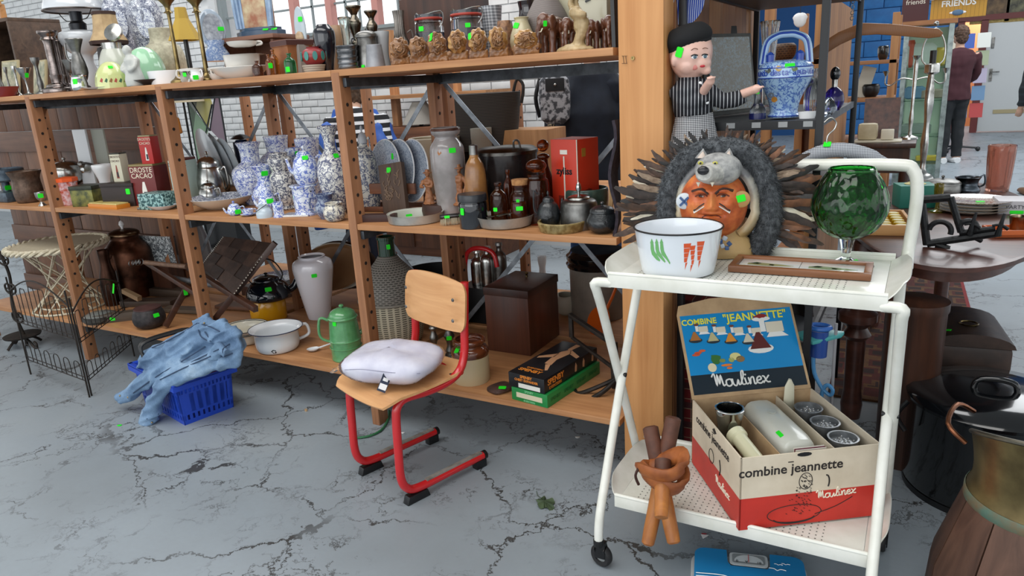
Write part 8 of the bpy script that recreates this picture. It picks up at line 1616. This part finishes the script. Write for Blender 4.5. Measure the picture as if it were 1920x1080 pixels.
M().loft([[V((.135*cos(a),y,.38+.05*sin(a))) for a in [i*pi/10 for i in range(11)]] for y in (-.175,.175)]).obj('domed_lid',lt_,tk);M().tube([(.03*cos(a),-.06+.03*sin(a),.435) for a in [i*pi/6 for i in range(12)]],.004,6,closed=True).obj('ring',BRASS,tk);stk(tk,1779,619,8,4) if hit(tk,1779,619) else None
v_=L('enamel_stock_pot','huge black enamel pot with domed lid and bail handle lugs','pot',1840,0,752,272,[(.9,0),(.95,.02),(1,.1),(1,.98),(1.02,1)],BLACKG,z=0,d=2.62-Y0,k=1,seg=56);lo=child(v_,'lid',M().lathe([(v_.r*1.03,v_.h),(v_.r*1.04,v_.h+.012),(v_.r*.96,v_.h+.03),(v_.r*.6,v_.h+.045),(.001,v_.h+.05)],56),BLACKG)
M().tube([(-.06,-.02,v_.h+.04),(-.05,-.02,v_.h+.075),(.0,-.02,v_.h+.085),(.05,-.02,v_.h+.075),(.06,-.02,v_.h+.04)],.01,10,sm=4).obj('lid_handle',BLACKG,lo)
M().lathe([(.001,0),(v_.r*.99,0),(v_.r*.99,.02),(.001,.02)],48,c=(0,0,0)).obj('foot_ring',BLACK,v_.o);M().tube([V((-v_.r*1.0,-.06,v_.h*.95)),V((-v_.r*1.12,-.08,v_.h*.8)),V((-v_.r*1.0,-.1,v_.h*.66))],.008,8,sm=4).obj('side_handle',BLACK,v_.o)
cs=thing('coal_scuttle','wooden staved coal bucket with flared brass collar in front of the black pot','bucket',(.33,1.93,0));brm=mott('#5f5236','#8a7a52',9,.35,.8,.15);sw=[wood('#3f2a20','#5d4234',axis='Z'),wood('#4a3226','#684a3b',axis='Z'),wood('#382419','#543a2d',axis='Z')]
def zc(y):return ztop(V((.33,1.93,0))+V((-.1,0,0)),y)
n=11;z0s,z1s=0,.36
for i in range(n):
    a0,a1=2*pi*i/n+.01,2*pi*(i+1)/n-.01;ring=[]
    for r_,z in ((.235,0),(.225,.16),(.165,.37)):ring.append([V((r_*cos(a),r_*sin(a),z)) for a in (a0,(a0+a1)/2,a1)]+[V(((r_-.012)*cos(a),(r_-.012)*sin(a),z)) for a in (a1,(a0+a1)/2,a0)])
    M().loft(ring).obj('stave',sw[i % 3],cs)
cf=lambda u,v:(lambda a,r_:V((r_*cos(a),r_*sin(a),.375+v*(.01+.2*(.5-.5*sin(a))**.6))))(2*pi*u,.152+.032*v*v*(.5-.5*sin(2*pi*u))+.014*(1-v)**6)
M().grid(cf,56,12,True).obj('brass_collar',brm,cs,solid=.004);M().tube([cf(i/48,1) for i in range(48)],.006,8,closed=True).obj('collar_rim',metalm('#8a8578',.35,'#5d5a50'),cs);M().tube([(.151*cos(t*pi/24),.151*sin(t*pi/24),.395) for t in range(48)],.004,8,closed=True).obj('bead',BRASS,cs)
M().lathe([(.168,.345),(.171,.35),(.170,.372),(.167,.376)],48).obj('verdigris_band',mott('#4f6a5c','#6b5a40',24,.6),cs);M().tube([V((-.18,-.04,.50)),V((-.22,-.03,.54)),V((-.2,.05,.56)),V((-.16,.09,.53))],.006,8,sm=4).obj('bail_handle',metalm('#8a5a40',.35,'#5a3828'),cs)
# plaid case, dark drum, leather folder, blue plastic hook
pls=thing('tartan_suitcase','red tartan suitcase standing behind the printed carton','suitcase',on(1302,2.44,0),.04);h_=ztop(V(pls.location),552)
def tartan():
    t=NT('tartan');c=t.n('ShaderNodeTexCoord');s=t.n('ShaderNodeSeparateXYZ');t.l(c.outputs['Object'],s.inputs[0]);col='#7a1f22'
    for ax in ('X','Z'):
        for n_,du,cc in ((13,.35,'#1e2a2c'),(26,.08,'#b9a98a')):col=t.mix(t.math('MULTIPLY',t.math('LESS_THAN',t.math('FRACT',t.math('MULTIPLY',s.outputs[ax],n_)),du),.6),col,cc)
    return t.set(col,.8)
M().box((0,0,h_/2),(.2,.14,h_)).obj('case_body',tartan(),pls,bev=.012);M().box((0,0,h_/2),(.205,.03,h_+.004)).obj('case_edge',flat('#201414',.6),pls,bev=.004);stk(pls,1341,551,16,5) if hit(pls,1341,551) else None
o=M().lathe([(.001,0),(.09,0),(.095,.57),(.1,.58),(.1,.61),(.001,.62)],36).obj('wooden_drum',DWOOD,None,on(1690,2.72,0));tag(o,'dark round wooden drum standing under the table edge','drum')
lf_=thing('leather_chair_back','curved black leather chair back behind the blue plastic tool','chair',on(1478,2.62,0),.1);M().grid(lambda u,v:V(((u-.5)*.16*(1-.4*v**4),.04*(1-(2*u-1)**2),.62*v)),12,14).obj('back_pad',mott('#1a1614','#2a2320',20,.35),lf_,solid=.03)
bh_=thing('plastic_hook_tool','blue and turquoise plastic tool with looped cord standing on the floor','tool',on(1525,2.36,0));p=V(bh_.location);hz=lambda y:ztop(p,y);k=mpp(p+V((0,0,.5)));bc,tc=flat('#2d63b0',.35),flat('#4fa3a3',.3)
M().lathe([(.001,hz(668)),(15*k,hz(668)),(16*k,hz(620)),(.001,hz(620))],20,c=(-.012,0,0)).obj('socket',flat('#24468c',.35),bh_);M().prism([(-58*k,-6*k),(-15*k,-26*k),(30*k,8*k),(34*k,20*k),(-16*k,22*k)],-.014,(0,0,hz(628)),(1,0,0),(0,1,.25)).obj('scoop_plate',tc,bh_,bev=.004);M().tube([V((18*k*cos(a)-.012,14*k*sin(a),hz(614))) for a in [i*pi/6 for i in range(12)]],.008,8,closed=True).obj('ring',bc,bh_)
M().tube([V((-16*k,0,hz(664))),V((-12*k,0,hz(700))),V((4*k,0,hz(728))),V((18*k,0,hz(738))),V((22*k,0,hz(728))),V((12*k,0,hz(720))),V((4*k,0,hz(735))),V((4*k,0,hz(775))),V((4*k,0,.004))],.0065,8,sm=4).obj('cord',flat('#4b8fc4',.4),bh_);M().tube([V((20*k,.01,hz(606))),V((22*k,.01,.003))],.005,8).obj('grey_rod',flat('#8d8d90',.4),bh_)
# ================================================================ PEOPLE
def person(label,loc,rz,hgt_,lean=0,arms=None,skin='#c49a82',top=None,legs=None,hair=None,shoes=None,sleeve=1,hairs=1.0):
    """one continuous body; top, trousers, hair and shoes are its children (unit height, facing -Y)"""
    t=thing('person',label,'person',loc,rz);s=hgt_;c,sn=cos(lean),sin(lean)
    def B(x,y,z):       # bend everything above the hips forward
        z2=z-.5
        return V((x,y*c-z2*sn if z2 > 0 else y,.5+(z2*c+y*sn if z2 > 0 else z2)))*s
    arms=arms or (((-.115,0,.80),(-.145,.01,.65),(-.135,-.05,.50)),((.115,0,.80),(.145,.01,.65),(.135,-.05,.50)))
    def torso(m,e):m.loft([[B(w_*(1+e)*cos(a),d_*(1+e)*sin(a)+.005,z) for a in [i*pi/8 for i in range(16)]] for z,w_,d_ in ((.47,.095,.062),(.54,.092,.06),(.63,.085,.055),(.72,.1,.06),(.79,.108,.058),(.825,.075,.048),(.845,.03,.03))])
    def arm(m,r,end=1.0):
        for a in arms:
            q=[B(*p) for p in a];q[-1]=lerp(q[-2],q[-1],end);m.tube(q,[r*s,r*s*.8,r*s*.62],10,sm=3)
    def leg(m,r,z1=.03):
        for x in (-.05,.05):m.tube([V((x*.9,0,.5))*s,V((x,-.008,.27))*s,V((x*1.05,.005,z1))*s],[r*s,r*s*.78,r*s*.6],12,sm=3)
    m=M();torso(m,-.06);arm(m,.026);leg(m,.045);m.tube([B(0,0,.82),B(0,-.005,.88)],.03*s,12)
    hc=B(0,-.012,.935);m.ball(hc,(.043*s,.052*s,.062*s),20,14);m.ball(hc+V((0,-.054,-.008))*s,(.008*s,.012*s,.012*s),8,6);m.ball(hc+V((0,-.035,-.04))*s,(.028*s,.022*s,.02*s),10,8)
    for x in (-1,1):m.ball(hc+V((x*.044,.004,-.005))*s,(.006*s,.011*s,.017*s),8,6);m.ball(V((x*.05,-.035,.014))*s,(.026*s,.065*s,.016*s),10,8)
    for a in arms:
        h0_,h1_=B(*a[-2]),B(*a[-1]);d=(h1_-h0_).normalized();m.ball(h1_+d*.02*s,(.02*s,.016*s,.024*s),10,8)
        for q in range(4):m.tube([h1_+d*.03*s+V(((q-1.5)*.009*s,0,0)),h1_+d*(.062-.006*abs(q-1.3))*s+V(((q-1.5)*.01*s,-.006*s,0))],.0052*s,6)
        m.tube([h1_+d*.012*s,h1_+d*.035*s+V((.012*s,-.02*s,0))],.0056*s,6)
    remesh(m,.0095*s/1.7,'body',flat(skin,.5),t,it=2)
    for x in (-1,1):M().ball(hc+V((x*.018,-.047,.008))*s,.006*s,8,6).obj('eye',flat('#2a2320',.2),t)
    M().box(hc+V((0,-.051,-.032))*s,(.022*s,.004*s,.004*s)).obj('mouth',flat('#8a4a44',.5),t)
    wr=lambda co,n:mnoise.noise(co*11)*.012
    if top:m=M();torso(m,.14);arm(m,.04,.92 if sleeve else .4);remesh(m,.011,'top',top,t,disp=wr,it=2)
    if legs:m=M();leg(m,.058,.045);m.ball(V((0,0,.49))*s,(.1*s,.068*s,.05*s),14,10);remesh(m,.011,'trousers',legs,t,disp=wr,it=2)
    if hair:remesh(M().ball(hc+V((0,.012,.016))*s,(.05*s*hairs,.054*s*hairs,.056*s*hairs),20,14).ball(hc+V((0,.03,-.02))*s,(.042*s,.034*s,.045*s),14,10),.008,'hair',hair,t,disp=lambda co,n:mnoise.noise(co*50)*.012,it=1)
    if shoes:
        for x in (-.05,.05):M().loft([[V((x*s+w_*.034*s*cos(a),y*s,max(0,.018*s+h_*s*sin(a)))) for a in [i*pi/6 for i in range(12)]] for y,w_,h_ in ((.04,.7,.02),(.02,1,.03),(-.04,1,.022),(-.095,.8,.016),(-.112,.3,.01))]).obj('shoe',shoes,t)
    return t
person('person in a maroon jumper and dark jeans with back turned by the card rack',(.315,11.75,0),deg(205),1.80,top=flat('#3d1a22',.9),legs=flat('#1b1e22',.9),hair=mott('#3a2820','#5a4232',60,.8),shoes=flat('#cfd2d4',.6),arms=(((-.115,0,.80),(-.15,-.02,.66),(-.11,-.10,.58)),((.115,0,.80),(.15,-.02,.66),(.11,-.10,.58))))
navyc=mott('#0e1420','#18202e',12,.9)
pb_=person('person in a black coat standing behind the rack with a grey patterned bag',V((on(1112,4.25,1.2).x,4.25,0)),deg(200),1.74,top=navyc,legs=flat('#2a4a78',.9),hair=flat('#2b211c',.8),shoes=BLACK)
remesh(M().tube([(0,0,.42),(0,0,.9),(0,0,1.2),(0,0,1.44)],[.25,.26,.27,.17],20,flat=.72),.015,'coat_body',navyc,pb_,disp=lambda co,n:mnoise.noise(co*7)*.02)
bgm=mott('#3a3c42','#9a9ca2',26,.8,0,.1,.46,.54);hb_=thing('patterned_backpack','grey leaf-patterned backpack worn by the person in the black coat','bag',on(1044,3.93,1.0),deg(30));h1=ztop(V(hb_.location),138)-1.0
remesh(M().loft([[V((.095*w_*math.copysign(abs(cos(a))**.6,cos(a)),.05*w_*math.copysign(abs(sin(a))**.6,sin(a)),z)) for a in [i*pi/10 for i in range(20)]] for z,w_ in ((h1*.35,.5),(h1*.42,.9),(h1*.7,1),(h1*.92,.9),(h1,.55))]),.006,'bag_body',bgm,hb_)
M().box((0,-.05,h1*.86),(.11,.012,h1*.16)).obj('flap',flat('#17181c',.8),hb_,bev=.005);M().ball((0,-.06,h1*.86),.009,10,6).obj('clasp',SILVER,hb_);M().tube([(-.08,.02,h1*.95),(-.11,.03,h1*.7),(-.09,.03,h1*.45)],.012,8,sm=4).obj('strap',BLACK,hb_);M().tube([(-.03,-.02,h1*.36),(-.05,-.02,h1*.15),(-.08,-.01,.0)],.02,10,sm=3).obj('scarf_strap',mott('#2a2522','#b5a88c',60,.8,0,.1,.45,.55),hb_)
pc=person('person in a blue coat over a striped top leaning down behind the rack',V((on(672,4.12,.9).x,4.12,0)),deg(215),1.56,lean=.38,top=stripes('#15171c','#d2d4d8','Z',17,.4,.85),legs=flat('#1c2030',.9),hair=mott('#3b2a1e','#5c4634',40,.8),shoes=BLACK)
blc=mott('#123f8c','#1e55ab',8,.6,0,.2)
for s_ in (-1,1):remesh(M().tube([(s_*.25,.06,.45),(s_*.26,.02,.75),(s_*.20,-.1,1.05),(s_*.12,-.2,1.27)],[.13,.13,.11,.05],16,sm=3,flat=.55),.013,'open_coat',blc,pc,disp=lambda co,n:mnoise.noise(co*9)*.02)
pa=person('person in a dark padded jacket walking at the far doorway',(1.075,9.0,0),deg(200),1.76,top=stripes('#1c2126','#2b3238','Z',14,.3,.7),legs=flat('#4a4038',.9),hair=flat('#3a2a20',.8),shoes=flat('#6b4a30',.6))
# ================================================================ FAR END
gc=thing('display_cabinet','tall glass display cabinet with aluminium frame and wooden top','cabinet',(0,0,0));y=9.6;x0,x1=on(1690,y,1).x,on(1772,y,1).x;gc.location=(x0,y,0);cw_=x1-x0;hc_=ztop(V((x0,y,0)),49);al=metalm('#9aa5a3',.4,'#6d7674')
for x in (0,cw_):
    for yy in (0,.45):M().box((x,yy,hc_/2),(.05,.05,hc_)).obj('frame_post',al,gc)
M().box((cw_/2,.22,hc_+.02),(cw_+.1,.55,.05)).obj('wooden_top',fwX,gc);M().box((cw_/2,.22,.12),(cw_,.45,.24)).obj('plinth',al,gc);M().box((cw_/2,.45,hc_/2+.1),(cw_,.01,hc_-.25)).obj('back_panel',flat('#b4c8b0',.5),gc)  # back panel colour carries the pale green-white glow inside the cabinet
for z in (.55,.95,1.3):M().box((cw_/2,.22,z),(cw_-.04,.42,.012)).obj('glass_shelf',glass('#d5e6df',0,1.1),gc)
M().box((cw_/2,-.02,hc_/2),(cw_-.04,.006,hc_-.1)).obj('pane',glass('#eef6f2',0,1.05),gc);M().box((cw_,.22,hc_/2),(.006,.42,hc_-.1)).obj('pane',glass('#eef6f2',0,1.05),gc)
for i,(u,z,w_,h_,c_,nm) in enumerate(((.35,1.31,.3,.26,'#b5bfb4','white printed box'),(.8,1.31,.08,.2,'#b09a3a','yellow figurine'),(.3,.96,.2,.14,'#5a7f9a','blue box'),(.7,.96,.18,.1,'#8a8270','tan bowl'),(.4,.56,.3,.12,'#7d8a80','grey-green box'),(.75,.25,.24,.06,'#c2a83a','yellow box'),(.12,1.31,.06,.3,'#b5523a','red bottle'))):
    o=M().lathe([(.001,0),(.8,0),(1,.1),(1,.85),(.7,1),(.001,1)],4 if 'box' in nm else 14,a0=pi/4).obj(nm.replace(' ','_').replace('-','_'),flat(c_,.5),None,(x0+cw_*u,y+.2,z+.007),(0,0,.1));o.scale=(w_/1.4,.08,h_);tag(o,nm+' on a glass shelf of the display cabinet',nm.split()[-1])
tz=hc_+.047;o=M().box((0,0,.15),(.26,.3,.3)).obj('maroon_carton',flat('#43191c',.5),None,(x0+.06,y+.2,tz));tag(o,'maroon lettered carton on top of the display cabinet','box');text('friends',o,flat('#d8cfc0',.5),(0,-.152,.2),.07,fyy)
sg_=thing('tea_house_sign','yellow board sign with scalloped white canopy and teapot picture','sign',(x0+.47,y+.1,tz));M().box((0,0,.105),(.52,.1,.21)).obj('board',stripes('#b5862c','#8f6a20','X',26,.1,.5),sg_)
for i in range(10):M().tube([(-.25+.055*i,-.09,.215),(-.25+.055*i,-.05,.27),(-.25+.055*i,.05,.33)],.028,8).obj('canopy_scallop',WHITE,sg_)
text('FRIENDS',sg_,wht,(0,-.053,.15),.085,fyy,bold=.002);M().ball((.0,-.055,.055),(.055,.008,.03),16,8).obj('teapot_print',flat('#4a6a8a',.4),sg_);M().ball((0,-.052,.055),(.08,.006,.018),16,8).obj('teapot_print',WHITE,sg_)
cdk=thing('card_rack','wheeled revolving postcard rack filled with cards beside the person','rack',(on(1797,13.2,.5).x,13.2,0),.1);M().tube([(0,0,.05),(0,0,1.75)],.02,8).obj('pole',PEWTER,cdk)
for a in (0,2.1,4.2):M().tube([(0,0,.08),(.3*cos(a),.3*sin(a),.05)],.015,8).obj('foot',BLACK,cdk);M().ball((.3*cos(a),.3*sin(a),.035),.035,10,8).obj('castor',BLACK,cdk)
ccs=['#9a93a8','#2f4f9a','#a33a3a','#8a947a','#b5b0a0','#5a7a9a','#c2c5c0','#7a8a4a']
for r in range(5):
    for c in range(3):M().box((-.2+.2*c,-.12,.62+.25*r),(.17,.015,.21),(-.12,0,0)).obj('postcard',flat(ccs[(r*3+c*5) % 8],.5),cdk)
for px,py,w_,h_,lab,c1,c2 in ((1858,8,.62,.52,'gilt framed dark painting above the far door','#3a2a1c','#6a5236'),(1915,5,.5,.5,'second gilt framed painting at the wall end','#2c2a24','#6d6a50')):
    t=thing('framed_painting',lab,'painting',on(px,FY-.03,ztop((on(px,FY,2.5).x,FY,0),py+8)));M().box((0,0,0),(w_,.05,h_)).obj('gilt_frame',mott('#8a7440','#a8925a',30,.4,.4),t,bev=.015);M().box((0,-.03,0),(w_-.14,.01,h_-.14)).obj('canvas',mott(c1,c2,9,.6),t)
# ================================================================ AISLE BEHIND THE RACKS
tl2=thing('floor_lamp','floor lamp with cream drum shade and orange tassel behind the rack','lamp',on(392,4.6,0));p=V(tl2.location);k=mpp(p+V((0,0,1.4)));zz=lambda y:ztop(p,y)
M().lathe([(.001,0),(.12,0),(.1,.02),(.012,.04),(.01,zz(182)),(.001,zz(182))],16).obj('stand',BLACK,tl2);M().lathe([(38*k,zz(192)),(18*k,zz(120)),(17*k,zz(120)),(37*k,zz(192))],28).obj('shade',flat('#b8ab90',.8),tl2);M().tube([(-.05,-.05,zz(185)),(-.05,-.05,zz(218))],.003,6).obj('pull_cord',flat('#8a5a30',.8),tl2);M().lathe([(.001,zz(218)),(.012,zz(222)),(.02,zz(248)),(.001,zz(250))],12,c=(-.05,-.05,0)).obj('tassel',flat('#a5662a',.9),tl2)
sgp=thing('stained_glass_panel','leaded stained glass panel of coloured diamonds leaning behind the rack','panel',on(428,4.75,0),.12);z0,z1=ztop(V(sgp.location),330),ztop(V(sgp.location),150)
M().box((0,.03,z0/2),(.4,.2,z0-.01)).obj('support_box',BLACK,sgp)
for i,(pl_,c_) in enumerate((([(-.2,.45),(-.02,.95),(-.2,1)],'#8a8f86'),([(-.2,.1),(-.2,.8),(.0,.5)],'#7fa37f'),([(-.17,.85),(0,.5),(.1,.75),(.05,1),(-.15,1)],'#b0a862'),([(.02,.5),(.2,.3),(.2,.9),(.1,.72)],'#7d6676'),([(-.18,.05),(.2,.0),(.2,.26),(0,.46)],'#3a3436'))):M().prism([(a,z0+(z1-z0)*b2) for a,b2 in pl_],.008,(0,0,0),(1,0,0),(0,0,1)).obj('glass_piece',flat(c_,.2),sgp,smooth=False)
for a,b2 in (((-.2,.0),(-.2,1)),((.2,0),(.2,1)),((-.2,1),(.2,1)),((-.18,.85),(.02,.48)),((.02,.48),(.2,.95)),((-.2,.1),(.1,.75))):M().tube([(a[0],-.006,z0+(z1-z0)*a[1]),(b2[0],-.006,z0+(z1-z0)*b2[1])],.008,6).obj('lead_strip',flat('#33373a',.5,.6),sgp)
cab=thing('brown_sideboard','brown wooden sideboard against the brick wall behind the rack','sideboard',(on(800,5.2,1).x,5.2,0));M().box((0,0,.55),(1.5,.5,1.1)).obj('carcass',wood('#5a3420','#7a4c30',axis='X'),cab,bev=.006)
for s_ in (-.37,.37):M().box((s_,-.255,.55),(.66,.02,.95)).obj('door',wood('#4c2b1a','#6b4128',axis='Z'),cab,bev=.005)
for x in (-.3,.35):M().box((x,0,1.5),(.06,.06,.8)).obj('upright',pineZ,cab)
M().box((0,0,1.35),(1.5,.4,.03)).obj('upper_shelf',pineX,cab)
sh2=thing('grey_lampshade','grey conical lampshade on the sideboard','lampshade',on(790,5.1,1.1));M().lathe([(.16,.02),(.06,.2),(.055,.2),(.155,.02)],24).obj('shade',flat('#8d8982',.8),sh2);M().tube([(0,0,0),(0,0,.15)],.02,10).obj('base',DWOOD,sh2)
print('OBJECTS',len(bpy.data.objects))
